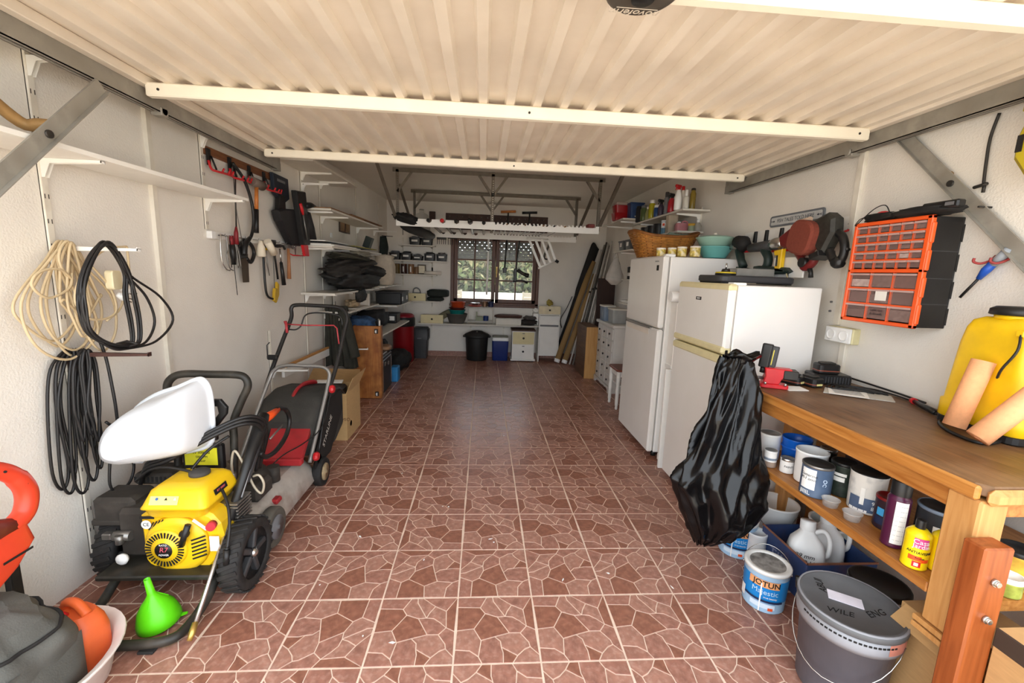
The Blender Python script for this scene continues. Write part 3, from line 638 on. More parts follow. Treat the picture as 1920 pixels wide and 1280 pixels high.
part('wire_handle', M_steel, wb, lambda q: q.tube(spl([(-.11, -.03, .2), (-.06, -.118, .15), (.0, -.125, .13), (.06, -.118, .15), (.11, -.03, .2)], 6), .0022, 6))
can('white_bucket', 'translucent pale bucket beside the white one under the bench', 'bucket', (1.90, 1.98, 0), .1, .24, mat('milky_plastic', 'cfd8d6', .4), open_=True, taper=.12, rimm=M_whitep)
M_bluem = mat('rusty_blue_steel', '2f4470', .5, .1, var=.15, dirt='6d4a3a', damt=.5, dscale=8)
cr_ = thing('steel_crate', 'rusty blue steel crate holding white jugs under the bench', 'crate', (1.70, 1.85, 0), (0, 0, 0))
part('front_panel', M_bluem, cr_, lambda q: q.box(-.16, -.16, 0, .19, -.154, .205, .001)); part('back_panel', M_bluem, cr_, lambda q: q.box(-.16, .154, 0, .19, .16, .205, .001))
part('side_panel', M_bluem, cr_, lambda q: q.box(-.16, -.154, 0, -.154, .154, .205, .001)); part('side_panel', M_bluem, cr_, lambda q: q.box(.184, -.154, 0, .19, .154, .205, .001)); part('bottom', M_bluem, cr_, lambda q: q.box(-.154, -.154, .004, .184, .154, .01))
part('rusty_lip', mat('rust', '8a5a44', .8, var=.3), cr_, lambda q: (q.box(-.163, -.163, .2, .193, -.157, .21, .001), q.box(-.163, -.163, .2, -.157, .163, .21, .001)))
lettering('TIL', .09, mat('faded_print', '7f8aa8', .7), cr_, T(-.1608, .03, .10, rx=pi/2, rz=-pi/2))
def jug(label, loc, rot):
    t = thing('plastic_jug', label, 'jug', loc, rot, group='white jugs in the crate'); t.scale = (1.12, 1.12, 1.12)
    secs = []
    for z, w, d_ in ((.0, .13, .09), (.008, .14, .10), (.15, .14, .10), (.19, .12, .085), (.22, .07, .06), (.235, .05, .05)): secs.append([(x, y, z) for x, y in rrect(w, d_, min(w, d_)*.3)])
    part('bottle', M_whitep, t, lambda q: q.loft(secs)); part('cap', M_whitep, t, lambda q: q.lathe([(.028, .235), (.030, .238), (.030, .275), (.027, .279), (0, .279)], 20, caps=False))
    part('handle', M_whitep, t, lambda q: q.tube(spl([(.02, 0, .225), (.06, 0, .245), (.085, 0, .21), (.083, 0, .15), (.065, 0, .13)], 5), .010, 8))
    return t
j1 = jug('white jug marked by hand with black pen in the blue crate', (1.625, 1.80, .02), (rad(-12), 0, rad(-30)))
lettering('29 mm\nEn 2 kl', .026, M_ink, j1, T(-.01, -.0515, .12, rx=pi/2), shear=.2)
jug('plain white jug farther right in the blue crate', (1.78, 1.86, .02), (rad(-10), 0, rad(-30)))
can('white_tub', 'white tub with a round black lid behind the grey bucket', 'tub', (1.70, 1.50, 0), .105, .25, M_tin, lid=M_black, lidh=.014, taper=.08, a=.7)
gp = thing('grey_bucket', 'big grey plastic bucket with a scribbled lid in front of the bench', 'bucket', (1.372, 1.296, 0), (0, 0, -.75))
part('body', M_potd, gp, lambda q: q.lathe([(0, .001), (.125, .001), (.13, .006), (.146, .27), (.15, .27), (.152, .29)], 40, caps=False))
part('collar', M_pot, gp, lambda q: q.lathe([(.148, .27), (.157, .268), (.160, .285), (.161, .325), (.156, .327)], 40, caps=False))
for i in range(40):
    a = 2*pi*i/40
    if 1.0 < (a % (2*pi)) < 3.6: continue
for i in range(22):
    part('slot', M_ink, gp, lambda q: q.box(-.0045, -.1625, .310, .0045, -.160, .316), Mx.Rotation(-.9+i*.085, 4, 'Z'))
part('spill', mat('salmon_paint', 'c07a68', .6, var=.2), gp, lambda q: patch(q, .1608, .75, 1.3, .285, .326))
ld = part('lid', mat('lid_grey', '5e5f61', .55, var=.1), gp, lambda q: q.lathe([(.156, .325), (.164, .33), (.165, .348), (.160, .355), (.150, .356), (.146, .350), (.0, .350)], 40, caps=False))
part('raised_ring', M_pot, ld, lambda q: q.lathe([(.157, .3553), (.161, .358), (.164, .352)], 40, caps=False))
part('note', mat('lilac_paper', 'dcd9e4', .9), ld, lambda q: q.box(-.07, -.03, .3505, .035, .025, .352, 0, T(0, .01, 0, rz=.15)))
lettering('ABUl', .036, M_ink, ld, T(-.09, .03, .3508, rz=1.9), shear=.3); lettering('ENG', .038, M_ink, ld, T(.07, -.01, .3508, rz=.9), shear=.3); lettering('WILE', .036, M_ink, ld, T(-.03, -.085, .3508, rz=.3), shear=.3)
pts = [(.163*cos(b), -.163*sin(b)-.006, .30-.17*sin(b)) for b in [pi*i/16 for i in range(17)]]
part('wire_handle', M_chrome, gp, lambda q: q.tube(pts, .0022, 6), Mx.Rotation(-.3, 4, 'Z')); part('grip', M_black, gp, lambda q: q.cyl((-.165, -.01, .30), (-.172, -.01, .345), .008), Mx.Rotation(-.3, 4, 'Z'))
# ------------------------------------------------------------------ black refuse sack hanging off the bench corner
M_sack = mat('black_polythene', '0a090a', .24, var=.2, bump=.12, bscale=30, spec=.38)
g = G()
ol = [(1.12, 1.20, 1.345, 2.0, .06), (1.05, 1.165, 1.358, 1.99, .07), (.95, 1.13, 1.37, 1.96, .075), (.80, 1.075, 1.37, 1.93, .085), (.65, 1.005, 1.39, 1.91, .10), (.52, .945, 1.41, 1.89, .115), (.42, .985, 1.42, 1.885, .125), (.33, 1.03, 1.385, 1.885, .12), (.25, 1.07, 1.30, 1.885, .09), (.19, 1.10, 1.19, 1.885, .03)]
def rdg(p): return 1-2.2*abs(_nz.noise(p))
def sack(u, v):
    k = v*(len(ol)-1); i = min(int(k), len(ol)-2); t = k-i
    z, x0, x1, yc, dp = [ol[i][q]*(1-t)+ol[i+1][q]*t for q in range(5)]
    a = 2*pi*u; rx = (x1-x0)/2; c = (x0+x1)/2; ca, sa = cos(a), sin(a)
    p = V((ca*1.6, sa*1.6, v*1.2)); q = V((ca*2.6+3, sa*2.6, v*6.5+2.5*ca)); w = V((ca*9, sa*9+5, v*13-3*ca))
    st = V((ca*7+v*1.5, sa*7, v*1.3))
    d = .060*rdg(p)+.030*rdg(q)*(1.2-.8*v)+.002*rdg(w)+.004*rdg(st)*v-.055
    d *= min(1, .35+v*2)*(1 if v < .9 else .6)
    return (c+(rx+d)*ca, yc-(dp+d)*sa, z+.015*rdg(q)-.01)
g.grid(sack, 110, 96, wu=True); bag = one(g, 'refuse_sack', M_sack, 'crumpled black refuse sack hanging from the bench corner', 'bag')
g = G()
def knot(u, v):
    a = 2*pi*u; r = (.055+.03*v)*(1+.3*_nz.noise(V((cos(a)*2, sin(a)*2, v*3)))); return (1.275+r*cos(a)+.03*v, 2.0+r*.8*sin(a), 1.09+.05*v+.012*sin(a*5))
g.grid(knot, 28, 6, wu=True); g.ob('sack_mouth', M_sack, bag)
# ------------------------------------------------------------------ on the bench
BZ = .951
vc = thing('bench_vice', 'small red bench vice clamped at the far bench corner', 'vice', (1.53, 2.07, BZ), (0, 0, rad(-25)))
part('base', M_red, vc, lambda q: (q.prism(rrect(.13, .075, .015), 0, .022, None, .004)))
part('jaw_body', M_red, vc, lambda q: q.prism([(-.055, .022), (.02, .022), (.03, .05), (.075, .095), (.07, .105), (-.05, .105), (-.045, .06)], -.032, .032, T(rx=pi/2), .004))
part('jaw', M_dark, vc, lambda q: q.box(.035, -.036, .055, .10, .036, .10, .003))
for s in (-1, 1): part('bolt', M_chrome, vc, lambda q: (q.cyl((.045*s, -.045, .022), (.045*s, -.045, .034), .007, n=8)))
part('handle', M_steel, vc, lambda q: (q.cyl((-.05, 0, .045), (-.13, 0, .045), .008), q.cyl((-.125, -.06, .045), (-.125, .06, .045), .004)))
tl = thing('torch', 'upright black work torch with yellow stripe behind the red vice', 'torch', (1.485, 2.10, BZ+.102), (0, rad(5), rad(-40)))
part('body', M_black, tl, lambda q: q.prism(rrect(.05, .034, .01), 0, .125, None, .004)); part('side_light', M_dgrey, tl, lambda q: q.prism(rrect(.034, .026, .008, cx=.036), .01, .118, None, .003)); part('stripe', mat('stripe_yellow', 'd8c64a', .5), tl, lambda q: q.box(.030, -.0155, .02, .034, -.0135, .10)); part('neck', M_black, tl, lambda q: q.cyl((0, 0, -.03), (0, 0, .0), .013))
g = G(); g.cyl((0, 0, 0), (.075, .02, 0), .015, .018); one(g, 'wooden_handle', wood('knob_wood', '8a5a34', '6e4526'), 'brown wooden handle end left of the black sack', 'clamp', (1.20, 2.05, .965))  # turned wooden handle knob at the bench corner
g = G(); g.prism([(-.06, -.04), (.05, -.05), (.07, .03), (-.04, .05)], 0, .003); one(g, 'white_card', M_paper, 'blank white card lying beside the red vice', 'card', (1.625, 2.05, BZ), (0, 0, .1))
def bpack(label, loc, rz, s=1):
    t = thing('battery_pack', label, 'battery', loc, (0, 0, rz), group='cordless tool batteries')
    part('case', M_black, t, lambda q: q.prism(rrect(.075*s, .11*s, .02*s), 0, .05*s, None, .006)); part('seam', mat('copper_trim', '8a4a3a', .4), t, lambda q: q.prism(rrect(.077*s, .112*s, .02*s), .014*s, .019*s)); part('top_plate', M_dark, t, lambda q: q.prism(rrect(.05*s, .07*s, .01), .05*s, .058*s, None, .003))
    part('latch', mat('pale_tag', 'd8cf8a', .5), t, lambda q: q.box(-.02*s, -.058*s, .012, .015*s, -.054*s, .022))
    return t
bpack('black battery with copper trim nearest the red vice', (1.70, 2.16, BZ), .5)
bpack('black battery standing left of the charger', (1.775, 2.12, BZ), .2)
ch = thing('battery_charger', 'black charger box on the bench beneath a camera-like battery', 'charger', (1.93, 2.19, BZ), (0, 0, -.25))
part('case', M_black, ch, lambda q: q.prism(rrect(.19, .12, .015), 0, .055, None, .006))
for i in range(9): part('vent_fin', M_dgrey, ch, lambda q: q.box(-.04+i*.014, -.0625, .01, -.034+i*.014, -.06, .045))
bpack('reddish-black battery lying on the charger box', (1.915, 2.19, BZ+.056), 1.4, 1.05)
g = G()
for k in range(5):
    pts = [(1.90+.018*k+.07*cos(t_*.9+k), 2.06+.05*sin(t_*.9+k*.7)-.02*k, BZ+.006+.004*((k+int(t_)) % 3)) for t_ in range(9)]
    g.tube(spl(pts, 4), .0035, 6)
g.tube(spl([(1.98, 2.1, BZ+.006), (2.06, 2.05, BZ+.006), (2.08, 1.95, BZ+.006), (2.07, 1.85, BZ+.006)], 5), .004, 6)
one(g, 'charger_lead', M_black, 'tangled black lead in front of the charger', 'cable')
np_ = thing('newspaper', 'folded grey newspaper lying on the bench', 'newspaper', (1.895, 1.955, BZ), (0, 0, rad(-30)))
M_news = mat('newsprint', 'b9b5ac', .9, var=.08, scale=30)
part('folded_sheet', M_news, np_, lambda q: q.prism([(-.15, -.06), (.13, -.075), (.15, .055), (-.12, .075)], 0, .004)); part('inner_sheet', M_paper, np_, lambda q: q.prism([(-.13, -.075), (.03, -.085), (.05, .05), (-.11, .06)], .004, .006))
for i in range(7): part('print_column', M_grey, np_, lambda q: q.box(-.10, -.05+i*.014, .0061, .02, -.044+i*.014, .0064))
g = G(); P0 = [(1.66, 1.32, BZ+.008), (1.75, 1.37, BZ+.007), (1.86, 1.50, BZ+.006), (1.93, 1.60, BZ+.006), (1.985, 1.665, BZ+.012), (1.99, 1.70, BZ+.014), (2.02, 1.78, BZ+.014)]
wd = thing('spray_lance', 'black hose and lance with red tip lying along the bench', 'lance', (1.9, 1.6, BZ))
off = Mx.Translation((-1.9, -1.6, -BZ))
part('hose', M_black, wd, lambda q: q.tube(spl([(2.02, 1.40, BZ+.006), (1.80, 1.32, BZ+.006), (1.79, 1.42, BZ+.006), (1.86, 1.53, BZ+.006), (1.945, 1.585, BZ+.006), (1.965, 1.64, BZ+.012)], 6), .0065, 8), off)
part('grip', M_black, wd, lambda q: q.tube([(1.965, 1.64, BZ+.013), (1.985, 1.68, BZ+.014), (2.0, 1.72, BZ+.014), (2.04, 1.80, BZ+.014)], [.011, .013, .012, .010], 10), off)
part('tip', M_red, wd, lambda q: q.cyl((2.04, 1.80, BZ+.014), (2.05, 1.82, BZ+.014), .014), off)
part('rod', M_black, wd, lambda q: q.tube([(2.05, 1.76, BZ+.02), (2.075, 1.9, BZ+.02), (2.078, 2.3, BZ+.03)], .005, 8), off)
# yellow knapsack sprayer
sp = thing('knapsack_sprayer', 'yellow knapsack sprayer tank with black lid standing on the bench', 'sprayer', (1.985, 1.445, BZ), (0, 0, rad(-6)))
secs = []
for z, w, d_ in ((.03, .18, .30), (.035, .19, .31), (.10, .19, .31), (.105, .175, .295), (.34, .17, .255), (.40, .16, .235), (.43, .14, .21), (.445, .10, .15)): secs.append([(x, y, z) for x, y in rrect(w, d_, min(w, d_)*.22, 5)])
part('tank', M_yellow, sp, lambda q: q.loft(secs)); part('neck', M_yellow, sp, lambda q: q.lathe([(.062, .44), (.062, .458)], 24)); lid_ = part('lid', M_black, sp, lambda q: q.lathe([(.072, .455), (.078, .458), (.076, .478), (.06, .488), (0, .490)], 28))
part('base', M_black, sp, lambda q: q.prism(rrect(.185, .305, .04), 0, .032, None, .005))
part('strap', M_black, sp, lambda q: q.tube(spl([(-.09, -.10, .40), (-.105, -.115, .34), (-.115, -.09, .27), (-.108, -.075, .235)], 6), .012, 8, flat=.35))
part('strap_lug', M_yellow, sp, lambda q: q.box(-.10, -.12, .385, -.075, -.09, .41, .005))
M_foam = mat('peach_foam', 'efab79', .85, var=.06, scale=60, bump=.2, bscale=200)
for lb, a, b in (('peach foam tube standing against the yellow sprayer', (1.80, 1.43, BZ+.03), (1.858, 1.425, BZ+.285)), ('peach foam tube leaning in front at a slant', (1.715, 1.285, BZ+.04), (1.87, 1.24, BZ+.25))):
    a = V(a); b = V(b); g = G(); g.X = Mx.Translation(-a)
    F = frame(a, b-a); h = (b-a).length; g.lathe([(.012, 0), (.034, 0), (.034, h), (.012, h), (.012, 0)], 22, F, caps=False); one(g, 'foam_tube', M_foam, lb, 'foam tube', a, group='peach foam tubes')
# ------------------------------------------------------------------ left wall: shelf, cords, tools
def wthing(name, label, cat, o, group=None):
    o = V(o); return thing(name, label, cat, o, group=group), Mx.Translation(-o)
def LW(y, z, o=0.0): return V((XL(y)+o, y, z))
def PW(o, y): return Mx(((0, 0, 1, XL(y)+o), (1, 0, 0, 0), (0, 1, 0, 0), (0, 0, 0, 1)))   # local (x, y, z) -> along wall, up, out of wall
def bracket(q, y, z, L, x0=None, th=.0022, back=.05, drop=.0):
    """pressed steel shelf bracket: tapering U channel with a hooked back plate"""
    x0 = XL(y)+.012 if x0 is None else x0
    for s in (-1, 1):
        q.prism([(0, 0), (L, 0), (L, -.010), (.036, -.020), (.018, -.03-back*.6), (.012, -.045-back*.6), (0, -.045-back*.6)], s*.009-.001, s*.009+.001, Mx(((1, 0, 0, x0), (0, 0, 1, y), (0, 1, 0, z), (0, 0, 0, 1))))
    q.box(x0, y-.009, z-.002, x0+L, y+.009, z)
    q.box(x0+L-.003, y-.010, z-.012, x0+L, y+.010, z+.006)
def upright(q, y, z0, z1, w=.026, d=.012, X=None):
    x = XL(y) if X is None else X
    q.box(x-.001, y-w/2, z0, x+d*.3, y+w/2, z1); q.box(x, y-w/2, z0, x+d, y-w/2+.003, z1); q.box(x, y+w/2-.003, z0, x+d, y+w/2, z1)
def slots(par, off, y, z0, z1, X=None, every=.05):
    x = XL(y) if X is None else X; q = G(); q.X = off; z = z0+.03
    while z < z1: q.box(x+.0125, y-.0095, z, x+.0132, y-.006, z+.018); q.box(x+.0125, y+.006, z, x+.0132, y+.0095, z+.018); z += every
    o = q.ob('slot_row', M_dark, par); o['kind'] = 'stuff'
shf, of = wthing('bracket_shelf', 'long white shelf board on brackets above the hanging cords', 'shelf', LW(2.2, 1.9))
part('board', M_white, shf, lambda q: q.prism([(XL(1.3)+.01, 1.3), (-1.575, 1.3), (-1.535, 2.985), (XL(2.98)+.01, 2.985)], 1.89, 1.908), of)
for y, z0, z1 in ((1.955, .1, 2.30), (2.935, 1.70, 2.36)):
    u = part('upright', M_trim, shf, lambda q: (upright(q, y, z0, z1), q.box(XL(y)+.003, y-.012, z0, XL(y)+.0125, y+.012, z1)), of); slots(u, of, y, z0, z1, every=.1)
    part('bracket', M_white, shf, lambda q: bracket(q, y, 1.889, .235), of)
part('bracket', M_white, shf, lambda q: bracket(q, 1.955, 2.27, .10), of); part('bracket', M_white, shf, lambda q: bracket(q, 2.935, 2.27, .14), of)
part('cord_arm', M_white, shf, lambda q: bracket(q, 1.955, 1.54, .34), of)
part('cord_arm', mat('brown_metal', '4a302a', .5, .2), shf, lambda q: bracket(q, 1.955, 1.085, .34), of)
# beige extension lead
M_beige = mat('beige_flex', 'cdb893', .5, var=.08); M_flex = mat('black_flex', '1e1c1c', .45, var=.15)
rg = random.Random(5)
cd, of = wthing('extension_lead', 'beige extension lead coiled over the white bracket arm', 'cable', (-1.72, 1.98, 1.55))
def beige(q):
    x = -1.78
    loops = [(1.90, .10, 1.12), (1.95, .09, 1.07), (1.86, .13, 1.15), (1.98, .08, 1.20), (1.93, .12, 1.10), (2.0, .07, 1.13), (1.88, .16, 1.07), (1.96, .1, 1.24), (2.02, .09, 1.08), (1.92, .05, 1.16)]
    for i, (yc, w, zb) in enumerate(loops):
        x = -1.785+.009*i; t = 1.955+.012*sin(i*2.1)-.004*i; h = 1.552+.004*(i % 3)
        q.tube(spl([(x, t, h), (x+.004, t-w*.55, 1.48), (x, yc-w, 1.32), (x+.006, yc-w*.85, zb+.08), (x, yc, zb), (x-.004, yc+w*.9, zb+.09), (x, yc+w*.75, 1.33), (x-.003, t+w*.4, 1.49)], 6, True), .0052, 6, True)
    q.tube(spl([(-1.70, 1.90, 1.40), (-1.69, 1.84, 1.445), (-1.69, 1.76, 1.435), (-1.69, 1.725, 1.385), (-1.69, 1.78, 1.335), (-1.69, 1.87, 1.37), (-1.70, 1.90, 1.43)], 6), .0052, 6)
    q.tube(spl([(-1.66, 2.14, 1.552), (-1.67, 2.03, 1.53), (-1.67, 1.92, 1.44), (-1.67, 1.865, 1.32), (-1.67, 1.93, 1.235), (-1.67, 2.05, 1.25), (-1.67, 2.04, 1.36), (-1.67, 1.94, 1.48)], 6), .005, 6)
    q.tube(spl([(-1.66, 2.14, 1.552), (-1.64, 2.115, 1.5), (-1.64, 2.11, 1.42), (-1.645, 2.095, 1.375)], 6), .005, 6)
    q.tube(spl([(-1.67, 2.0, 1.22), (-1.67, 2.08, 1.27), (-1.66, 2.10, 1.36), (-1.66, 2.06, 1.40)], 6), .005, 6)
part('flex', M_beige, cd, beige, of)
part('socket', mat('ivory_plastic', 'e6d9b4', .45), cd, lambda q: q.prism(rrect(.055, .085, .014), 0, .035, Mx(((0, 0, 1, -1.675), (1, 0, 0, 2.045), (0, 1, 0, 1.40), (0, 0, 0, 1))), .004), of)
for y, z in ((2.075, 1.365), (2.055, 1.335)):
    pg = part('plug', M_whitep, cd, lambda q: q.tube([(-1.655, y, z), (-1.65, y+.02, z-.012), (-1.645, y+.032, z-.018)], [.010, .018, .017], 10), of)
    part('pin', M_chrome, pg, lambda q: q.cyl((-1.64, y+.03, z-.015), (-1.635, y+.062, z-.03), .0028, n=6), of); part('pin', M_chrome, pg, lambda q: q.cyl((-1.65, y+.026, z-.024), (-1.645, y+.058, z-.039), .0028, n=6), of)
# black coil on the same arm
cb, of = wthing('cable_coil', 'black cable coil hanging in a wide open loop on the white bracket arm', 'cable', (-1.56, 2.0, 1.55))
def bcoil(q):
    rs = [(2.0, 1.12), (2.01, 1.115), (2.05, 1.11), (2.13, 1.105), (2.245, 1.10), (2.02, 1.118), (2.03, 1.115)]
    for i, (yr, zb) in enumerate(rs):
        x = -1.575+.0042*i; k = .006*sin(i*1.7)
        q.tube(spl([(x, 1.905+k, 1.553+.005*(i % 3)), (x, 1.84+k, 1.50), (x, 1.785+k, 1.40), (x, 1.768-k, 1.30), (x, 1.79+k, 1.20), (x, 1.875, zb+.022), (x, 1.96+k, zb+.005), (x, (1.96+yr)/2+.02, zb+.012), (x, yr, zb+.10), (x, yr-.012-.3*max(0, yr-2.05), zb+.22), (x, 2.0+k, 1.43), (x, 1.955+k, 1.52)], 6, True), .0055, 6, True)
part('flex', M_flex, cb, bcoil, of)
part('tie', M_flex, cb, lambda q: q.tube([(-1.595, 1.95, 1.13), (-1.55, 1.945, 1.14), (-1.51, 1.95, 1.13), (-1.55, 1.955, 1.115)], .006, 6, True), of)
# black bundle with connector on the brown arm
ck, of = wthing('cable_bundle', 'long black cable bundle with a connector hanging from the brown arm', 'cable', (-1.72, 1.96, 1.08))
def bund(q):
    L = [(1.87, 1.84, .50, .035), (1.89, 1.86, .47, .03), (1.91, 1.88, .55, .02), (1.93, 1.90, .45, .035), (1.945, 1.92, .60, .018), (1.955, 1.94, .49, .03), (1.965, 1.95, .64, .016), (1.975, 1.96, .54, .022), (1.90, 1.89, .70, .014), (1.93, 1.92, .72, .014), (1.96, 1.94, .68, .016)]
    for i, (yt, yb, zb, w) in enumerate(L):
        x = -1.795+.008*i; e = .012*sin(i*2.3)
        q.tube(spl([(x, 1.935+.006*(i % 4), 1.098), (x, yt-.012, 1.03), (x, yb-.018+e, .86), (x, yb-w, zb+.09), (x, yb, zb), (x, yb+w, zb+.09), (x+.003, yb+.016-e, .86), (x, yt+.014, 1.03)], 6, True), .0062, 6, True)
    q.tube(spl([(-1.70, 1.99, 1.13), (-1.69, 2.0, 1.04), (-1.68, 2.005, .85), (-1.69, 2.02, .72), (-1.69, 2.04, .64)], 6), .0062, 6)
    q.tube(spl([(-1.69, 2.05, .57), (-1.69, 2.08, .50), (-1.69, 2.05, .43), (-1.69, 1.98, .41), (-1.69, 1.94, .47), (-1.69, 1.96, .6)], 6), .0062, 6)
    q.tube(spl([(-1.70, 1.97, .76), (-1.69, 2.03, .68), (-1.685, 2.045, .62)], 5), .006, 6)
part('flex', M_flex, ck, bund, of)
part('connector', M_black, ck, lambda q: (q.tube([(-1.69, 2.038, .655), (-1.69, 2.042, .63), (-1.69, 2.045, .60), (-1.69, 2.05, .57)], [.014, .019, .023, .022], 10), q.box(-1.715, 2.02, .60, -1.665, 2.072, .612, .003)), of)
part('pin', M_steel, ck, lambda q: q.cyl((-1.68, 2.04, .57), (-1.68, 2.04, .545), .006), of); part('pin', M_steel, ck, lambda q: q.cyl((-1.68, 2.062, .57), (-1.68, 2.062, .545), .006), of)
# wooden rail with red hooks
M_batten = wood('brown_batten', '8a5a3a', '6f4329', .6, 6, (8, .8, 8))
rr, of = wthing('tool_rail', 'brown wooden batten with red tool hooks high on the left wall', 'rail', LW(3.35, 2.19))
part('batten', M_batten, rr, lambda q: q.prism([(XL(2.95), 2.95), (XL(2.95)+.018, 2.95), (XL(3.82)+.018, 3.82), (XL(3.82), 3.82)], 2.165, 2.215), of)
for y in (2.975, 3.19, 3.42, 3.62):
    c = part('hook_clip', M_black, rr, lambda q: (q.prism([(y-.016, 2.20), (y+.016, 2.20), (y+.012, 2.10), (y-.012, 2.10)], .018, .03, PW(0, y)), q.tube([LW(y+.015, 2.16, .03), LW(y+.03, 2.08, .05)], .006, 6)), of)
    part('red_hook', M_red, c, lambda q: (q.tube(spl([LW(y-.02, 2.125, .035), LW(y-.022, 2.075, .05), LW(y+.0, 2.065, .07), LW(y+.10, 2.07, .07), LW(y+.16, 2.07, .07)], 4), .0075, 7), q.tube([LW(y+.05, 2.068, .07), LW(y+.052, 2.095, .085)], .006, 6), q.tube([LW(y+.11, 2.068, .07), LW(y+.112, 2.095, .085)], .006, 6), q.tube([LW(y+.158, 2.07, .07), LW(y+.16, 2.10, .08)], .006, 6)), of)
t, of = wthing('crowbar', 'thin black rod with a red handle hanging on the upper rail', 'rod', LW(3.17, 2.1))
part('rod', M_dark, t, lambda q: q.tube([LW(3.19, 2.13, .06), LW(3.17, 1.95, .06), LW(3.155, 1.72, .06)], .005, 7), of); part('handle', mat('dark_red_grip', '7d1c22', .5), t, lambda q: q.tube([LW(3.155, 1.74, .06), LW(3.15, 1.70, .06), LW(3.145, 1.62, .06)], [.006, .014, .016], 8), of)
t, of = wthing('bow_saw', 'black curved bow saw hanging on the upper red hooks', 'saw', LW(3.28, 2.0))
part('bow', M_black, t, lambda q: q.tube(spl([LW(3.18, 2.165, .05), LW(3.27, 2.07, .07), LW(3.345, 1.93, .07), LW(3.355, 1.80, .07), LW(3.32, 1.70, .07), LW(3.26, 1.64, .07)], 6), .011, 8), of)
part('grip', M_black, t, lambda q: q.tube(spl([LW(3.30, 1.68, .07), LW(3.22, 1.62, .075), LW(3.20, 1.55, .075)], 5), [.012, .014, .016, .018, .02, .02, .02, .02, .02, .02, .016], 8), of)
part('blade', M_steel, t, lambda q: q.tube([LW(3.18, 2.16, .05), LW(3.17, 1.9, .055), LW(3.21, 1.57, .07)], .003, 4), of)
t, of = wthing('mallet', 'mallet with orange wooden handle and black grip on the upper rail', 'mallet', LW(3.40, 2.06))
part('head', mat('mallet_grey', '6d5f56', .7), t, lambda q: q.cyl(LW(3.36, 2.085, .07), LW(3.50, 2.075, .07), .033, .036), of); part('handle', wood('handle_orange', 'd98a45', 'b9682c', .4, 6, (8, 8, .8)), t, lambda q: q.cyl(LW(3.42, 2.05, .07), LW(3.40, 1.88, .07), .013, .014), of); part('grip', M_black, t, lambda q: q.tube([LW(3.40, 1.89, .07), LW(3.39, 1.80, .07), LW(3.375, 1.72, .07)], [.017, .018, .022], 8), of)
t, of = wthing('saw_holster', 'black tool holsters with a red tip hanging at the end of the red hooks', 'holster', LW(3.85, 2.1))
M_holst = mat('holster_black', '201e20', .6, var=.25)
part('back_plate', mat('navy_plastic', '1e2430', .45), t, lambda q: q.prism([(3.68, 2.215), (3.95, 2.215), (3.96, 2.05), (3.86, 2.0), (3.70, 2.05)], .01, .04, PW(.02, 3.8), .004), of)
part('label_slot', M_grey, t, lambda q: q.prism([(3.74, 2.18), (3.88, 2.18), (3.88, 2.16), (3.74, 2.16)], .042, .044, PW(.02, 3.8)), of)
part('neck', M_black, t, lambda q: q.prism([(3.76, 2.06), (3.86, 2.06), (3.86, 1.88), (3.72, 1.88)], .01, .05, PW(.02, 3.8), .006), of)
part('sheath', M_holst, t, lambda q: q.prism([(3.66, 1.92), (3.78, 1.95), (3.98, 1.97), (4.08, 1.70), (4.06, 1.66), (3.90, 1.66), (3.70, 1.84)], .0, .07, PW(.03, 3.85), .012), of)
part('blade_sheath', M_black, t, lambda q: q.prism([(3.90, 2.12), (4.10, 2.14), (4.14, 1.90), (4.16, 1.68), (4.02, 1.67), (3.95, 1.95)], .0, .05, PW(.09, 3.95), .008), of)
part('side_grip', M_black, t, lambda q: q.tube([LW(4.10, 2.02, .12), LW(4.20, 2.04, .13), LW(4.28, 2.03, .13)], [.03, .026, .022], 8), of)
part('glove_finger', M_holst, t, lambda q: q.tube([LW(4.14, 1.95, .09), LW(4.22, 1.82, .10), LW(4.30, 1.70, .10), LW(4.33, 1.66, .10)], [.06, .05, .035, .025], 9), of)
part('trigger', M_red, t, lambda q: q.tube([LW(3.95, 2.02, .145), LW(3.98, 1.97, .145), LW(4.0, 1.93, .145)], [.014, .016, .008], 8), of); part('shaft', M_steel, t, lambda q: q.cyl(LW(4.0, 1.94, .145), LW(4.06, 1.72, .145), .006), of)
part('red_tip', M_red, t, lambda q: q.prism([(4.02, 1.675), (4.13, 1.675), (4.15, 1.575), (4.06, 1.575)], .0, .025, PW(.10, 4.05), .004), of)
# lower white rail with hand tools
rl, of = wthing('tool_rail', 'white rail with small hand tools below the upper red hooks', 'rail', LW(3.5, 1.67))
part('batten', M_white, rl, lambda q: q.prism([(XL(2.95), 2.95), (XL(2.95)+.02, 2.95), (XL(4.3)+.02, 4.3), (XL(4.3), 4.3)], 1.645, 1.69), of); part('end_block', M_whitep, rl, lambda q: q.prism(rrect(.05, .05, .008, cx=2.955, cy=1.667), 0, .035, PW(0, 2.955), .004), of)
for y in (3.02, 3.09, 3.25, 3.42, 3.52, 3.58, 3.66, 3.73, 3.85, 4.0): part('peg', M_steel, rl, lambda q: q.tube([LW(y, 1.67, .02), LW(y, 1.668, .06), LW(y, 1.68, .065)], .003, 6), of)
part('red_hook', M_red, rl, lambda q: (q.tube([LW(3.93, 1.59, .04), LW(3.94, 1.575, .07), LW(4.16, 1.578, .07), LW(4.17, 1.6, .05)], .006, 6)), of)
t, of = wthing('hacksaw', 'small silver-framed hacksaw at the near end of the white rail', 'saw', LW(3.02, 1.6))
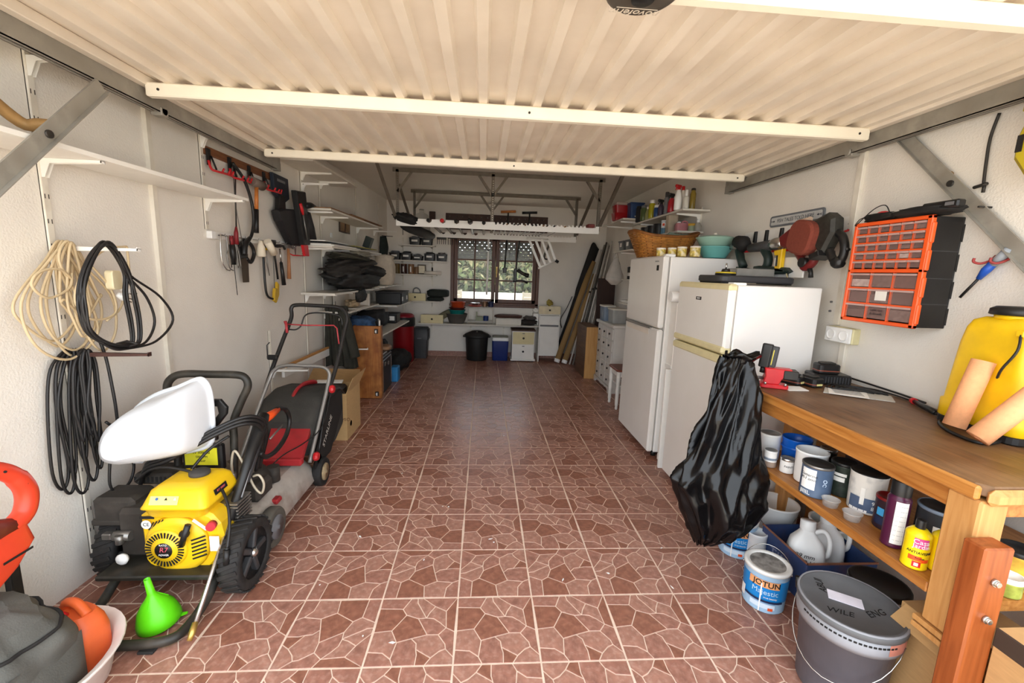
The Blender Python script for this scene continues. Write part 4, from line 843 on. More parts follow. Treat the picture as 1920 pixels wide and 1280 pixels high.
part('frame', M_chrome, t, lambda q: q.tube(spl([LW(3.005, 1.67, .045), LW(2.995, 1.60, .045), LW(3.0, 1.50, .045), LW(3.03, 1.45, .05), LW(3.07, 1.44, .05)], 5), .0045, 7), of); part('back', M_chrome, t, lambda q: q.tube([LW(3.005, 1.675, .045), LW(3.04, 1.67, .045)], .004, 6), of)
t, of = wthing('junior_hacksaw', 'second silver wire-framed saw beside the small hacksaw', 'saw', LW(3.05, 1.6))
part('frame', M_steel, t, lambda q: q.tube(spl([LW(3.04, 1.672, .06), LW(3.045, 1.58, .06), LW(3.03, 1.54, .06), LW(3.05, 1.46, .06), LW(3.09, 1.44, .06)], 5), .0042, 7), of); part('blade', M_dark, t, lambda q: q.box(-.0005, -.005, -.09, .0005, .005, .09, 0, Mx.Translation(LW(3.075, 1.55, .06))), of)
t, of = wthing('screwdriver', 'long thin screwdriver with red and black handle on the white rail', 'screwdriver', LW(3.1, 1.6))
part('collar', mat('dark_red_grip', '7d1c22', .5), t, lambda q: q.tube([LW(3.10, 1.675, .055), LW(3.10, 1.61, .055)], .014, 8), of); part('handle', M_black, t, lambda q: q.tube([LW(3.10, 1.615, .055), LW(3.105, 1.56, .055), LW(3.11, 1.48, .055)], [.018, .02, .013], 9), of); part('shaft', M_dark, t, lambda q: q.cyl(LW(3.11, 1.48, .055), LW(3.125, 1.27, .055), .0028, n=6), of)
t, of = wthing('tin_snips', 'pair of slim steel snips hanging beside the brown hand saw', 'snips', LW(3.17, 1.6))
for a in (-.008, .012): part('arm', M_steel, t, lambda q: q.tube(spl([LW(3.15, 1.66, .045), LW(3.165+a, 1.58, .05), LW(3.18+a*1.6, 1.46, .05)], 5), .0045, 6), of)
t, of = wthing('hand_saw', 'hand saw with black handle and brown blade below the bow saw', 'saw', LW(3.25, 1.6))
part('blade', mat('brown_blade', '54463a', .5, .4, var=.15), t, lambda q: q.prism([(3.20, 1.56), (3.30, 1.56), (3.295, 1.355), (3.215, 1.355)], 0, .003, PW(.045, 3.25)), of)
part('handle', M_black, t, lambda q: (q.prism([(3.17, 1.60), (3.26, 1.67), (3.30, 1.65), (3.28, 1.53), (3.19, 1.52)], 0, .022, PW(.035, 3.25), .006), q.tube(spl([LW(3.28, 1.66, .045), LW(3.36, 1.62, .045), LW(3.38, 1.56, .045), LW(3.33, 1.50, .045), LW(3.28, 1.53, .045)], 5), .013, 8)), of)
for nm, lb, p0, p1, r in (('twine_spool', 'cream cone of twine on the white rail', LW(3.415, 1.545, .08), LW(3.415, 1.655, .08), .032), ('twine_spool', 'white cylinder of string tilted over the twine cone', LW(3.56, 1.575, .10), LW(3.47, 1.665, .10), .028)):
    t, of = wthing(nm, lb, 'spool', p0, 'spools on the white rail'); part('thread', mat('cream_twine', 'e4d9c4', .85, var=.08, scale=90, stretch=(1, 1, 4), bump=.3, bscale=150), t, lambda q: q.lathe([(r*.9, 0), (r, .01), (r*.85, .075), (r*.5, .10), (r*.4, .12)] if 'cone of' in lb else [(r, 0), (r, (p1-p0).length)], 16, frame(p0, p1-p0)), of)
    part('core', M_card, t, lambda q: q.lathe([(r*.35, -.002), (r*.35, .005)], 10, frame(p0, p1-p0)), of)
t, of = wthing('hacksaw', 'full-size hacksaw with black frame and yellow handle', 'saw', LW(3.55, 1.5))
part('frame', M_black, t, lambda q: q.tube(spl([LW(3.62, 1.65, .06), LW(3.50, 1.62, .06), LW(3.48, 1.55, .06), LW(3.48, 1.36, .06), LW(3.50, 1.25, .06), LW(3.58, 1.215, .06), LW(3.64, 1.21, .06)], 5), .009, 7), of)
part('handle', mat('ochre_handle', 'c09a20', .45, var=.1), t, lambda q: q.prism([(3.60, 1.30), (3.635, 1.30), (3.65, 1.35), (3.68, 1.33), (3.67, 1.24), (3.62, 1.18), (3.58, 1.20)], 0, .024, PW(.05, 3.62), .006), of); part('blade', M_steel, t, lambda q: q.prism([(3.62, 1.65), (3.632, 1.65), (3.625, 1.30), (3.612, 1.30)], 0, .002, PW(.06, 3.6)), of)
t, of = wthing('file', 'slim steel file hanging behind the yellow-handled hacksaw', 'file', LW(3.56, 1.6)); part('blade', M_steel, t, lambda q: q.tube([LW(3.55, 1.66, .04), LW(3.565, 1.5, .04), LW(3.59, 1.40, .04)], [.006, .006, .003], 6), of); part('tang', M_yellow, t, lambda q: q.cyl(LW(3.56, 1.67, .04), LW(3.56, 1.60, .04), .011), of)
t, of = wthing('pry_bar', 'dark flat pry bar next to the yellow hacksaw', 'pry bar', LW(3.66, 1.6)); part('bar', M_black, t, lambda q: q.tube([LW(3.66, 1.67, .05), LW(3.67, 1.55, .05), LW(3.70, 1.37, .05)], [.013, .009, .008], 6), of); part('claw', M_dark, t, lambda q: q.prism([(3.635, 1.685), (3.69, 1.685), (3.68, 1.63), (3.65, 1.63)], 0, .02, PW(.04, 3.66), .004), of)
t, of = wthing('hammer', 'claw hammer with silver shaft and black rubber grip', 'hammer', LW(3.73, 1.6)); part('shaft', M_chrome, t, lambda q: q.cyl(LW(3.735, 1.62, .06), LW(3.745, 1.50, .06), .007), of); part('grip', M_black, t, lambda q: q.tube([LW(3.745, 1.51, .06), LW(3.76, 1.42, .06), LW(3.775, 1.32, .06)], [.013, .016, .018], 8), of); part('head', M_dark, t, lambda q: (q.cyl(LW(3.69, 1.64, .06), LW(3.75, 1.645, .06), .014), q.tube(spl([LW(3.75, 1.645, .06), LW(3.79, 1.645, .06), LW(3.82, 1.62, .06)], 4), .010, 6)), of)
t, of = wthing('hammer', 'hammer with a plain wooden handle at the far end of the white rail', 'hammer', LW(3.88, 1.6)); part('handle', wood('handle_tan', 'b07a52', '95613d', .5, 6, (8, 8, .8)), t, lambda q: q.tube([LW(3.88, 1.63, .06), LW(3.88, 1.5, .06), LW(3.87, 1.37, .06)], [.012, .014, .018], 8), of); part('head', M_steel, t, lambda q: (q.cyl(LW(3.83, 1.645, .06), LW(3.91, 1.65, .06), .017), q.tube([LW(3.91, 1.65, .06), LW(3.94, 1.645, .06), LW(3.97, 1.63, .06)], [.014, .01, .005], 6)), of)
t, of = wthing('scissors', 'grey scissors resting in the small red hook by the holsters', 'scissors', LW(3.99, 1.6)); part('blade', M_steel, t, lambda q: q.prism([(3.96, 1.64), (4.0, 1.64), (3.985, 1.58), (3.975, 1.58)], 0, .004, PW(.07, 3.98)), of); part('handle', M_grey, t, lambda q: q.tube([LW(3.96, 1.64, .07), LW(3.95, 1.67, .07), LW(3.99, 1.68, .07), LW(4.0, 1.65, .07)], .005, 6, True), of)
# ------------------------------------------------------------------ things on the floor, left
M_orj = mat('orange_can', 'd9602c', .5, var=.08, dirt='b0553a', damt=.35)
M_or2 = mat('orange_red_body', 'd8432a', .38, var=.06)
bs = thing('washing_bowl', 'oval white washing-up bowl at the bottom left', 'bowl', (-1.495, 1.33, 0))
def bowl(q):
    secs = []
    for k, z, o in ((.80, .0, 0), (.86, .01, 0), (.97, .125, 0), (1.06, .14, 0), (1.07, .134, 0), (1.06, .128, 0)): secs.append([(.225*k*cos(a), .25*k*sin(a), z) for a in [2*pi*i/36 for i in range(36)]])
    inn = [[(.225*k*cos(a), .25*k*sin(a), z) for a in [2*pi*i/36 for i in range(36)]] for k, z in ((.78, .012), (.93, .125), (1.06, .141))]
    q.loft(secs, False); q.loft(inn[::-1], False); q.add([(.225*.8*cos(a), .25*.8*sin(a), 0) for a in [2*pi*i/36 for i in range(36)]], [tuple(range(36))[::-1]]); q.add(inn[0], [tuple(range(36))])
part('basin', mat('pinkish_white_plastic', 'e6ddd6', .45, var=.04, dirt='c4aea2', damt=.5, dscale=5), bs, bowl)
jc = thing('jerry_can', 'orange plastic fuel can standing in the white bowl', 'jerry can', (-1.44, 1.465, .014), (0, 0, rad(-20)))
jb = part('body', M_orj, jc, lambda q: q.loft([[(x, y, z) for x, y in rrect(w, d_, r_, 5)] for z, w, d_, r_ in ((0, .16, .10, .03), (.01, .17, .11, .03), (.15, .17, .11, .03), (.19, .15, .10, .035), (.215, .10, .08, .03))]))
part('handle', M_orj, jc, lambda q: q.tube(spl([(-.07, 0, .17), (-.06, 0, .23), (.0, 0, .245), (.05, 0, .215)], 5), .016, 9)); part('cap', M_red, jc, lambda q: q.cyl((-.02, -.03, .205), (-.025, -.045, .225), .018))
for i in range(4): part('moulded_mark', mat('mould_mark', 'a8441f', .6), jb, lambda q: q.box(-.03+i*.014, -.0565, .11+.006*(i % 2), -.022+i*.014, -.0545, .125+.006*(i % 2)))
M_canvas = mat('grey_canvas', '565550', .85, var=.15, scale=10, bump=.4, bscale=200, dirt='63605c', damt=.4)
tb = thing('canvas_bag', 'slumped dark grey canvas bag in the bottom left corner', 'bag', (-1.555, 1.27, .012))
def canv(u, v):
    a = 2*pi*u; z = .40*v; k = 1-.25*max(0, v-.75)/.25-.1*v; n = _nz.noise(V((cos(a)*1.5, sin(a)*1.5, v*2.5)))*.14+_nz.noise(V((cos(a)*4, sin(a)*4, v*6)))*.06
    r = 1/((abs(cos(a))**3+abs(sin(a))**3)**(1/3)); return ((.205*r*cos(a))*(k+n)+.02*v, (.16*r*sin(a))*(k+n), z-.07*v*(cos(a)*.5+.5)+.03*n)
def canvf(q):
    q.grid(canv, 56, 22, wu=True); top = [canv(i/56, 1) for i in range(56)]; c = (sum(p[0] for p in top)/56, sum(p[1] for p in top)/56, .375); mid = [tuple(p[k]*.5+c[k]*.5+(.015 if k == 2 else 0) for k in range(3)) for p in top]
    q.loft([top, mid], False); q.add(mid+[c], [(i, (i+1) % 56, 56) for i in range(56)], None, True)
part('body', M_canvas, tb, canvf)
part('piping', M_blackm, tb, lambda q: q.tube([V(canv(i/56, .86))*1.0+V((.004*cos(2*pi*i/56), .004*sin(2*pi*i/56), 0)) for i in range(56)], .006, 6, True))
part('side_pocket', M_canvas, tb, lambda q: q.grid(lambda u, v: (.19+.05*sin(pi*u)*sin(pi*min(1, v*1.1))+.005*sin(9*u), -.14+.26*u, .03+.22*v-.04*u*v), 14, 10))
part('strap', M_blackm, tb, lambda q: q.tube(spl([(-.05, -.16, .28), (-.02, -.19, .22), (.03, -.185, .15), (.02, -.17, .05)], 6), .014, 6, flat=.3))
for p_, h_ in (((-1.765, 1.50), .36), ((-1.745, 1.56), .43)):
    g = G(); g.box(-.012, -.02, 0, .012, .02, h_, .002); g.box(.0121, -.014, 0, .014, .014, h_-.01); one(g, 'metal_profile', M_dark, 'dark metal bar standing against the left wall, %s one' % ('shorter' if h_ < .4 else 'taller'), 'bar', (p_[0], p_[1], 0))
ht = thing('hedge_trimmer', 'orange-red hedge trimmer with a loop handle at the left edge', 'hedge trimmer', (-1.60, 1.30, 0))
hm = Mx.Translation((1.60, -1.30, 0))
lp_ = part('loop_handle', M_or2, ht, lambda q: q.tube(spl([(-1.56, 1.27, .82), (-1.555, 1.36, .825), (-1.55, 1.43, .775), (-1.55, 1.465, .70), (-1.55, 1.45, .63), (-1.55, 1.40, .60)], 7), [.024]*6+[.027]*10+[.03]*20, 12), hm)
for y, z in ((1.40, .805), (1.455, .735)): part('screw', M_ink, lp_, lambda q: q.cyl((-1.55+.022, y-.008, z), (-1.55+.028, y-.010, z), .004, n=8), hm)
part('switch_grip', mat('dark_red_body', '6d2a20', .5), ht, lambda q: q.tube([(-1.55, 1.25, .62), (-1.55, 1.33, .625), (-1.55, 1.42, .60)], [.045, .042, .025], 12), hm)
part('motor_body', M_or2, ht, lambda q: q.loft([[(x-1.56, y+1.36-.12*k, z) for x, y in rrect(w, d_, .03, 4)] for k, z, w, d_ in ((0, .60, .08, .16), (.1, .54, .10, .20), (.5, .48, .10, .18), (.9, .42, .08, .10))]), hm)
part('vent', M_ink, ht, lambda q: q.box(-1.509, 1.33, .515, -1.507, 1.42, .522), hm)
part('blade', M_steel, ht, lambda q: q.box(-.003, -.03, 0, .003, .03, .46, 0, T(-1.60, 1.22, .0, rx=rad(-6))), hm); part('blade_teeth', M_dark, ht, lambda q: [q.box(-.002, -.045, .03+i*.045, .002, .045, .045+i*.045, 0, T(-1.60, 1.22, 0, rx=rad(-6))) for i in range(9)], hm)
# green funnel
fn = thing('funnel', 'lime green plastic funnel standing upside down on the floor', 'funnel', (-1.312, 1.655, .010), (rad(4), rad(-6), .3))
fn.scale = (.87, .87, .87)
M_lime = mat('lime_plastic', '5fd014', .35, var=.06)
part('cone', M_lime, fn, lambda q: q.lathe([(.087, 0), (.089, .004), (.086, .03), (.072, .08), (.050, .115), (.026, .145), (.016, .165), (.0125, .245), (.0105, .245), (.014, .16), (.04, .11), (.07, .06), (.083, .002)], 30, caps=False))
part('hang_lug', M_lime, fn, lambda q: q.prism([(.08, -.012), (.112, -.006), (.112, .006), (.08, .012)], 0, .004)); 
for a in (0.5, 2.6, 4.5): part('rib', M_lime, fn, lambda q: q.prism([(.012, .16), (.018, .16), (.055, .112), (.05, .108)], -.0012, .0012, Mx.Rotation(a, 4, 'Z') @ T(rx=pi/2)))
# ------------------------------------------------------------------ petrol pressure washer
pw = thing('pressure_washer', 'petrol pressure washer with yellow engine, black frame and big wheels', 'pressure washer', (-1.36, 1.8, 0)); po_ = Mx.Translation((1.36, -1.8, 0))
P = lambda nm, m, fn, par=pw: part(nm, m, par, fn, po_)
M_ybody = mat('engine_yellow', 'eec21c', .32, var=.04, dirt='cfa540', damt=.4, dscale=7)
M_frame = mat('frame_black', '26241f', .5, var=.2, dirt='5c5348', damt=.45, dscale=9)
P('front_tube', M_frame, lambda q: q.tube(spl([(-1.165, 2.0, .16), (-1.165, 1.85, .13), (-1.165, 1.72, .05), (-1.17, 1.60, .026), (-1.20, 1.545, .024), (-1.30, 1.525, .024), (-1.47, 1.525, .024), (-1.55, 1.55, .024), (-1.58, 1.61, .026), (-1.59, 1.73, .05), (-1.59, 1.86, .13), (-1.59, 2.0, .16)], 6), .019, 10))
for x in (-1.26, -1.50): P('rubber_foot', M_rubber, lambda q: q.box(x-.03, 1.50, 0, x+.03, 1.55, .012, .004))
P('base_plate', M_frame, lambda q: q.box(-1.61, 1.72, .142, -1.135, 2.08, .165, .006))
hd_ = P('handle', M_frame, lambda q: q.tube(spl([(-1.245, 2.09, .15), (-1.25, 2.13, .40), (-1.25, 2.15, .60), (-1.245, 2.15, .70), (-1.20, 2.15, .81), (-1.165, 2.15, .885), (-1.175, 2.15, .93), (-1.22, 2.15, .945), (-1.34, 2.15, .945), (-1.46, 2.15, .945), (-1.52, 2.15, .925), (-1.55, 2.15, .87), (-1.53, 2.15, .75), (-1.52, 2.15, .6), (-1.53, 2.09, .15)], 5), .0185, 10))
P('gun_rest', M_black, lambda q: q.prism([(-1.36, .83), (-1.275, .83), (-1.245, .79), (-1.25, .755), (-1.30, .69), (-1.305, .62), (-1.335, .62), (-1.33, .70), (-1.285, .76), (-1.29, .795), (-1.36, .80)], -.012, .012, T(0, 2.11, 0, rx=pi/2), .004))
cpn = P('control_panel', M_black, lambda q: q.box(-1.47, 2.09, .46, -1.28, 2.13, .60, .008))
P('warning_label', mat('label_yellow', 'e6df2e', .5), lambda q: q.box(-1.455, 2.0885, .495, -1.30, 2.0895, .585), cpn)
for i, s_ in enumerate(('W 3000PSI', '500GPM', '6.5HP')): lettering(s_, .018-.002*i, M_ink, cpn, po_ @ T(-1.375, 2.088, .56-.022*i, rx=pi/2))
# engine cowl with recoil starter
cw = [(-1.455, .19), (-1.44, .165), (-1.39, .135), (-1.31, .122), (-1.215, .128), (-1.175, .155), (-1.13, .21), (-1.118, .30), (-1.128, .36), (-1.16, .405), (-1.19, .42), (-1.43, .42), (-1.458, .40)]
cowl = P('engine_cowl', M_ybody, lambda q: q.prism(cw, -.105, .0, T(0, 1.79, 0, rx=pi/2), .014))
P('cowl_dome', M_ybody, lambda q: q.lathe([(.135, 0), (.13, .012), (.118, .02), (.10, .024)], 32, T(-1.305, 1.79, .272, rx=pi/2)), cowl)
rc = P('recoil_starter', M_ybody, lambda q: q.lathe([(.088, 0), (.088, .028), (.082, .036), (.045, .04), (.042, .045), (0, .045)], 36, T(-1.338, 1.79, .268, rx=pi/2)), cowl)
for i in range(34):
    a = 2*pi*i/34; P('cooling_slot', M_ink, lambda q: q.box(.055, -.003, .0375, .079, .003, .0400, 0, T(-1.338, 1.79, .268, rx=pi/2) @ Mx.Rotation(a, 4, 'Z')), cowl)
P('badge', mat('badge_black', '191517', .4), lambda q: q.lathe([(.036, .0450), (.036, .0462), (0, .0466)], 24, T(-1.338, 1.79, .268, rx=pi/2)), cowl)
lettering('R7', .032, mat('badge_pink', 'd8606a', .5), cowl, po_ @ T(-1.338, 1.7432, .272, rx=pi/2), shear=.2); lettering('RATO', .012, M_whitep, cowl, po_ @ T(-1.338, 1.7433, .294, rx=pi/2)); lettering('POWER', .012, M_whitep, cowl, po_ @ T(-1.338, 1.7433, .248, rx=pi/2))
P('pull_handle', M_black, lambda q: (q.tube([(-1.262, 1.745, .295), (-1.245, 1.738, .335), (-1.228, 1.745, .388)], [.013, .012, .013], 8), q.cyl((-1.262, 1.75, .345), (-1.235, 1.745, .345), .014)), cowl)
for i in range(6): P('louvre', M_ink, lambda q: q.box(-.033, -.0035, 0, .033, .0035, .0012, 0, T(-1.205, 1.7655, .225+i*.0175, rx=pi/2, ry=0) @ Mx.Rotation(.35, 4, 'Z')), cowl)
for i in range(4): P('louvre', M_ink, lambda q: q.box(-.022, -.0025, 0, .022, .0025, .0012, 0, T(-1.40+i*.013, 1.7755, .365+i*.004, rx=pi/2) @ Mx.Rotation(1.0, 4, 'Z')), cowl)
P('brand_plate', M_ink, lambda q: q.box(-1.445, 1.7745, .398, -1.385, 1.776, .411), cowl); P('ce_mark', M_whitep, lambda q: q.cyl((-1.42, 1.7755, .372), (-1.42, 1.7738, .372), .020, n=20), cowl)
lettering('CE', .022, M_ink, cowl, po_ @ T(-1.42, 1.7733, .372, rx=pi/2)); P('info_strip', M_whitep, lambda q: q.box(-.035, -.007, 0, .035, .007, .001, 0, T(-1.195, 1.768, .375, rx=pi/2) @ Mx.Rotation(-.7, 4, 'Z')), cowl)
P('stop_switch', mat('switch_red', 'b8303a', .4), lambda q: q.cyl((-1.15, 1.78, .37), (-1.145, 1.755, .37), .019), cowl); P('info_label', M_whitep, lambda q: q.box(-1.165, 1.7735, .245, -1.125, 1.7755, .315, 0), cowl)
# fuel tank
def tank(q):
    S = []
    for z, x0, x1, y0, y1, r_ in ((.405, -1.405, -1.185, 1.775, 1.99, .03), (.415, -1.415, -1.175, 1.768, 2.0, .03), (.448, -1.425, -1.165, 1.76, 2.01, .03), (.452, -1.435, -1.155, 1.752, 2.02, .03), (.460, -1.43, -1.16, 1.757, 2.015, .03), (.515, -1.41, -1.175, 1.785, 2.0, .03), (.530, -1.39, -1.19, 1.81, 1.985, .03), (.534, -1.36, -1.22, 1.84, 1.96, .03)):
        S.append([(x, y, z) for x, y in rrect(x1-x0, y1-y0, r_, 5, (x0+x1)/2, (y0+y1)/2)])
    q.loft(S)
tk = P('fuel_tank', M_ybody, tank)
P('fuel_cap', mat('cap_dusty_black', '3c3a38', .7, var=.2), lambda q: q.lathe([(.036, 0), (.042, .006), (.042, .018), (.034, .024), (0, .026)], 24, Mx.Translation((-1.275, 1.915, .53))), tk)
wl = P('warning_label', mat('label_yellow2', 'f8e88a', .5), lambda q: q.box(-1.39, -.001, -.018, -1.275, .0004, .018, 0, T(0, 1.768, .487, rx=rad(-27))), tk)
for i in range(6): P('pictogram', (M_ink, mat('pict_blue', '3c66a8', .5), M_whitep)[i % 3], lambda q: q.prism([(-.006, -.005), (.006, -.005), (0, .006)] if i % 3 != 1 else [(.006*cos(a), .006*sin(a)) for a in [k*pi/4 for k in range(8)]], .0006, .0012, T(-1.378+i*.0185, 1.767, .487+(.008 if i % 2 else -.007), rx=pi/2-rad(27))), wl)
P('side_badge', M_ink, lambda q: q.box(-.0005, 1.83, -.012, .0006, 1.92, .014, 0, T(-1.1625, 0, .487, ry=rad(-16))), tk); lettering('R7 3800', .017, MATS['badge_pink'], tk, po_ @ T(-1.1615, 1.875, .488, rx=pi/2, rz=pi/2))
# dark engine side: air filter, muffler, carburettor, cylinder
M_dusty = mat('dusty_black', '35302b', .75, var=.2, dirt='57504a', damt=.5, dscale=12)
P('air_filter', M_dusty, lambda q: (q.box(-1.725, 1.87, .31, -1.545, 2.02, .435, .018), q.box(-1.73, 1.865, .305, -1.54, 2.025, .335, .008)))
mu = P('muffler_guard', M_dusty, lambda q: q.box(-1.66, 2.03, .42, -1.48, 2.17, .475, .01))
for i in range(9): P('guard_slot', M_ink, lambda q: q.box(-1.655+i*.0195, 2.0285, .435, -1.645+i*.0195, 2.0305, .462), mu)
P('carburettor', M_steel, lambda q: (q.cyl((-1.60, 1.83, .285), (-1.53, 1.83, .285), .022), q.cyl((-1.565, 1.81, .26), (-1.565, 1.81, .30), .016), q.box(-1.66, 1.83, .26, -1.62, 1.86, .29, .004)))
P('choke_cup', M_whitep, lambda q: q.lathe([(.0, 0), (.022, .002), (.026, .016), (.018, .024), (0, .026)], 14, T(-1.545, 1.80, .20, rx=pi/2)))
P('crankcase', M_dusty, lambda q: (q.box(-1.60, 1.84, .165, -1.18, 2.05, .40, .02)))
P('cylinder', M_steel, lambda q: [q.box(-1.20, 1.88, .30+i*.016, -1.10, 2.0, .308+i*.016, .002) for i in range(7)])
P('pump', M_dusty, lambda q: (q.box(-1.58, 2.04, .17, -1.30, 2.16, .30, .02), q.cyl((-1.45, 2.05, .24), (-1.45, 2.2, .24), .05)))
for x, wy in ((-1.10, 1.875), (-1.70, 1.985)):
    w = P('wheel', M_rubber, lambda q: q.lathe([(.112, -.04), (.140, -.045), (.154, -.038), (.160, -.02), (.160, .02), (.154, .038), (.14, .045), (.112, .04), (.112, -.04)], 40, T(x+.03, wy, .165, ry=pi/2), caps=False))
    for i in range(26): P('tread_block', M_rubber, lambda q: q.box(-.01, .156, -.042, .01, .1645, .042, .002, T(x+.03, wy, .165, ry=pi/2) @ Mx.Rotation(2*pi*i/26, 4, 'Z') @ T(ry=.35)), w)
    P('rim', M_black, lambda q: (q.lathe([(.0, -.012), (.10, -.012), (.114, -.04), (.114, .04), (.10, .008), (.0, .008)], 30, T(x+.03, wy, .165, ry=pi/2), caps=False)), w)
    for i in range(5): P('spoke', M_dgrey, lambda q: q.box(.02, -.014, .0, .112, .014, .034, .006, T(x+.03, wy, .165, ry=pi/2) @ Mx.Rotation(2*pi*i/5+.3, 4, 'Z')), w)
    P('hub', M_chrome, lambda q: q.lathe([(.022, .02), (.020, .04), (.008, .048), (0, .049)], 12, T(x+.03, wy, .165, ry=pi/2)), w)
P('axle', M_steel, lambda q: q.cyl((-1.68, 1.875, .165), (-1.05, 1.875, .165), .010))
# gun, lance and hoses
gun = thing('spray_gun', 'pressure gun with orange trigger guard and silver lance resting on the washer', 'spray gun', (-1.12, 1.9, .05)); go_ = Mx.Translation((1.12, -1.9, -.05))
Q = lambda nm, m, fn, par=gun: part(nm, m, par, fn, go_)
Q('barrel', M_black, lambda q: q.tube([(-1.15, 2.26, .70), (-1.145, 2.20, .65), (-1.14, 2.10, .565), (-1.125, 1.86, .34)], [.026, .036, .026, .019], 12))
Q('hand_grip', M_dgrey, lambda q: q.tube([(-1.142, 2.16, .60), (-1.133, 2.0, .455)], .0275, 12))
Q('lance', M_chrome, lambda q: q.tube([(-1.125, 1.87, .35), (-1.118, 1.70, .195), (-1.11, 1.55, .058)], .0085, 10)); Q('nozzle', mat('brass', 'c9a85c', .35, .8), lambda q: q.tube([(-1.112, 1.57, .076), (-1.11, 1.545, .053), (-1.11, 1.525, .035)], [.011, .013, .009], 10))
Q('orange_guard', M_orange, lambda q: q.tube([(-1.15, 2.24, .675), (-1.148, 2.32, .675), (-1.146, 2.40, .68)], [.03, .028, .018], 10, flat=.8)); Q('collar', mat('orange_fitting', 'c9702c', .5), lambda q: q.cyl((-1.126, 1.90, .375), (-1.124, 1.87, .347), .014))
Q('trigger_loop', M_black, lambda q: q.tube(spl([(-1.146, 2.38, .69), (-1.144, 2.48, .66), (-1.142, 2.53, .58), (-1.142, 2.48, .50), (-1.142, 2.36, .46), (-1.142, 2.24, .47), (-1.142, 2.18, .52)], 5), .013, 8)); Q('trigger', M_steel, lambda q: q.tube([(-1.144, 2.29, .55), (-1.142, 2.44, .575)], .006, 6))
Q('lettering_strip', mat('strip_grey', '8e8e90', .5), lambda q: q.tube([(-1.118, 2.07, .535), (-1.108, 1.93, .41)], .004, 4))
hs_ = thing('high_pressure_hose', 'bundle of black hoses draped across the washer below the white hood', 'hose', (-1.3, 2.0, .6)); ho_ = Mx.Translation((1.3, -2.0, -.6))
def hoses(q):
    for i in range(5):
        o = V((0, .012*i, .014*(i % 3)))
        q.tube(spl([V((-1.62, 2.02, .43))+o, V((-1.55, 1.97, .53))+o, V((-1.43, 1.95, .585))+o, V((-1.27, 2.0, .675))+o, V((-1.18, 2.05, .715))+o, V((-1.13, 2.10, .71))+o, V((-1.12, 2.16, .66))+o, V((-1.15, 2.21, .55))+o, V((-1.19, 2.22, .40))+o], 6), .0095, 7)
    q.tube(spl([(-1.60, 1.97, .47), (-1.48, 1.93, .555), (-1.34, 1.92, .55), (-1.20, 1.90, .50), (-1.12, 1.84, .44), (-1.08, 1.78, .36), (-1.075, 1.74, .27)], 6), .0065, 7)
    q.tube(spl([(-1.35, 1.96, .52), (-1.30, 2.02, .60), (-1.22, 2.06, .66)], 5), .007, 7)
part('hose', M_flex, hs_, hoses, ho_); part('hose_end', M_black, hs_, lambda q: (q.cyl((-1.075, 1.74, .275), (-1.072, 1.725, .215), .013), q.cyl((-1.075, 1.742, .285), (-1.075, 1.74, .272), .009)), ho_)
ft = thing('fuel_line', 'pale plastic hose curling behind the yellow fuel tank', 'hose', (-1.2, 2.12, .5)); part('tube', mat('pale_tube', 'b5a994', .3), ft, lambda q: q.tube(spl([(-1.235, 2.10, .40), (-1.235, 2.09, .50), (-1.21, 2.08, .575), (-1.17, 2.08, .50), (-1.12, 2.06, .40), (-1.085, 2.06, .36), (-1.07, 2.06, .41), (-1.09, 2.06, .455), (-1.12, 2.06, .45)], 6), .006, 7), Mx.Translation((1.2, -2.12, -.5)))
part('valve', M_steel, ft, lambda q: q.cyl((-1.235, 2.10, .45), (-1.235, 2.10, .41), .012), Mx.Translation((1.2, -2.12, -.5)))
# ------------------------------------------------------------------ white plastic hood leaning on the washer
whd = thing('plastic_hood', 'white plastic hood shell perched on the washer against the wall', 'hood', (-1.55, 2.05, .53))
OL = [(-1.80, .60), (-1.785, .68), (-1.72, .775), (-1.60, .855), (-1.47, .905), (-1.36, .945), (-1.315, .935), (-1.29, .88), (-1.287, .78), (-1.292, .68), (-1.315, .615), (-1.40, .585), (-1.55, .56), (-1.70, .545), (-1.775, .555)]
olp = spl([(-1.29+(x+1.29)*.80, 0, z+.10*max(0, -1.5-x)) for x, z in OL], 3, True)
def hood(q):
    S = []
    for k, y, pw_ in ((1.0, 2.075, 0), (1.0, 2.06, 0), (.955, 2.056, 0), (.94, 2.03, 0), (.84, 1.93, .35), (.70, 1.865, .55), (.50, 1.845, .7)):
        sec = []
        for p in olp:
            ax = max(-1.58, min(-1.40, p.x)); az = .69+(ax+1.58)*.5
            sec.append((ax+(p.x-ax)*k, y+.11*(-1.45-p.x)*pw_*.6, az+(p.z-az)*k))
        S.append(sec)
    q.loft(S, True, smooth=True)
part('shell', mat('hood_white', 'e2e6ec', .3, var=.01), whd, hood, Mx.Translation((1.55, -2.05, -.53)))
part('seam', mat('seam_grey', 'b9bcc2', .5), whd, lambda q: q.tube(spl([(-1.375, 1.93, .872), (-1.40, 1.885, .82), (-1.405, 1.875, .74), (-1.40, 1.89, .685)], 6), .0018, 5), Mx.Translation((1.55, -2.05, -.53)))
part('rim', MATS['hood_white'], whd, lambda q: q.tube([V((p.x, 2.062, p.z)) for p in olp], .009, 8, True), Mx.Translation((1.55, -2.05, -.53)))
part('lug', MATS['hood_white'], whd, lambda q: q.box(-1.66, 2.02, .53, -1.60, 2.06, .565, .01), Mx.Translation((1.55, -2.05, -.53)))
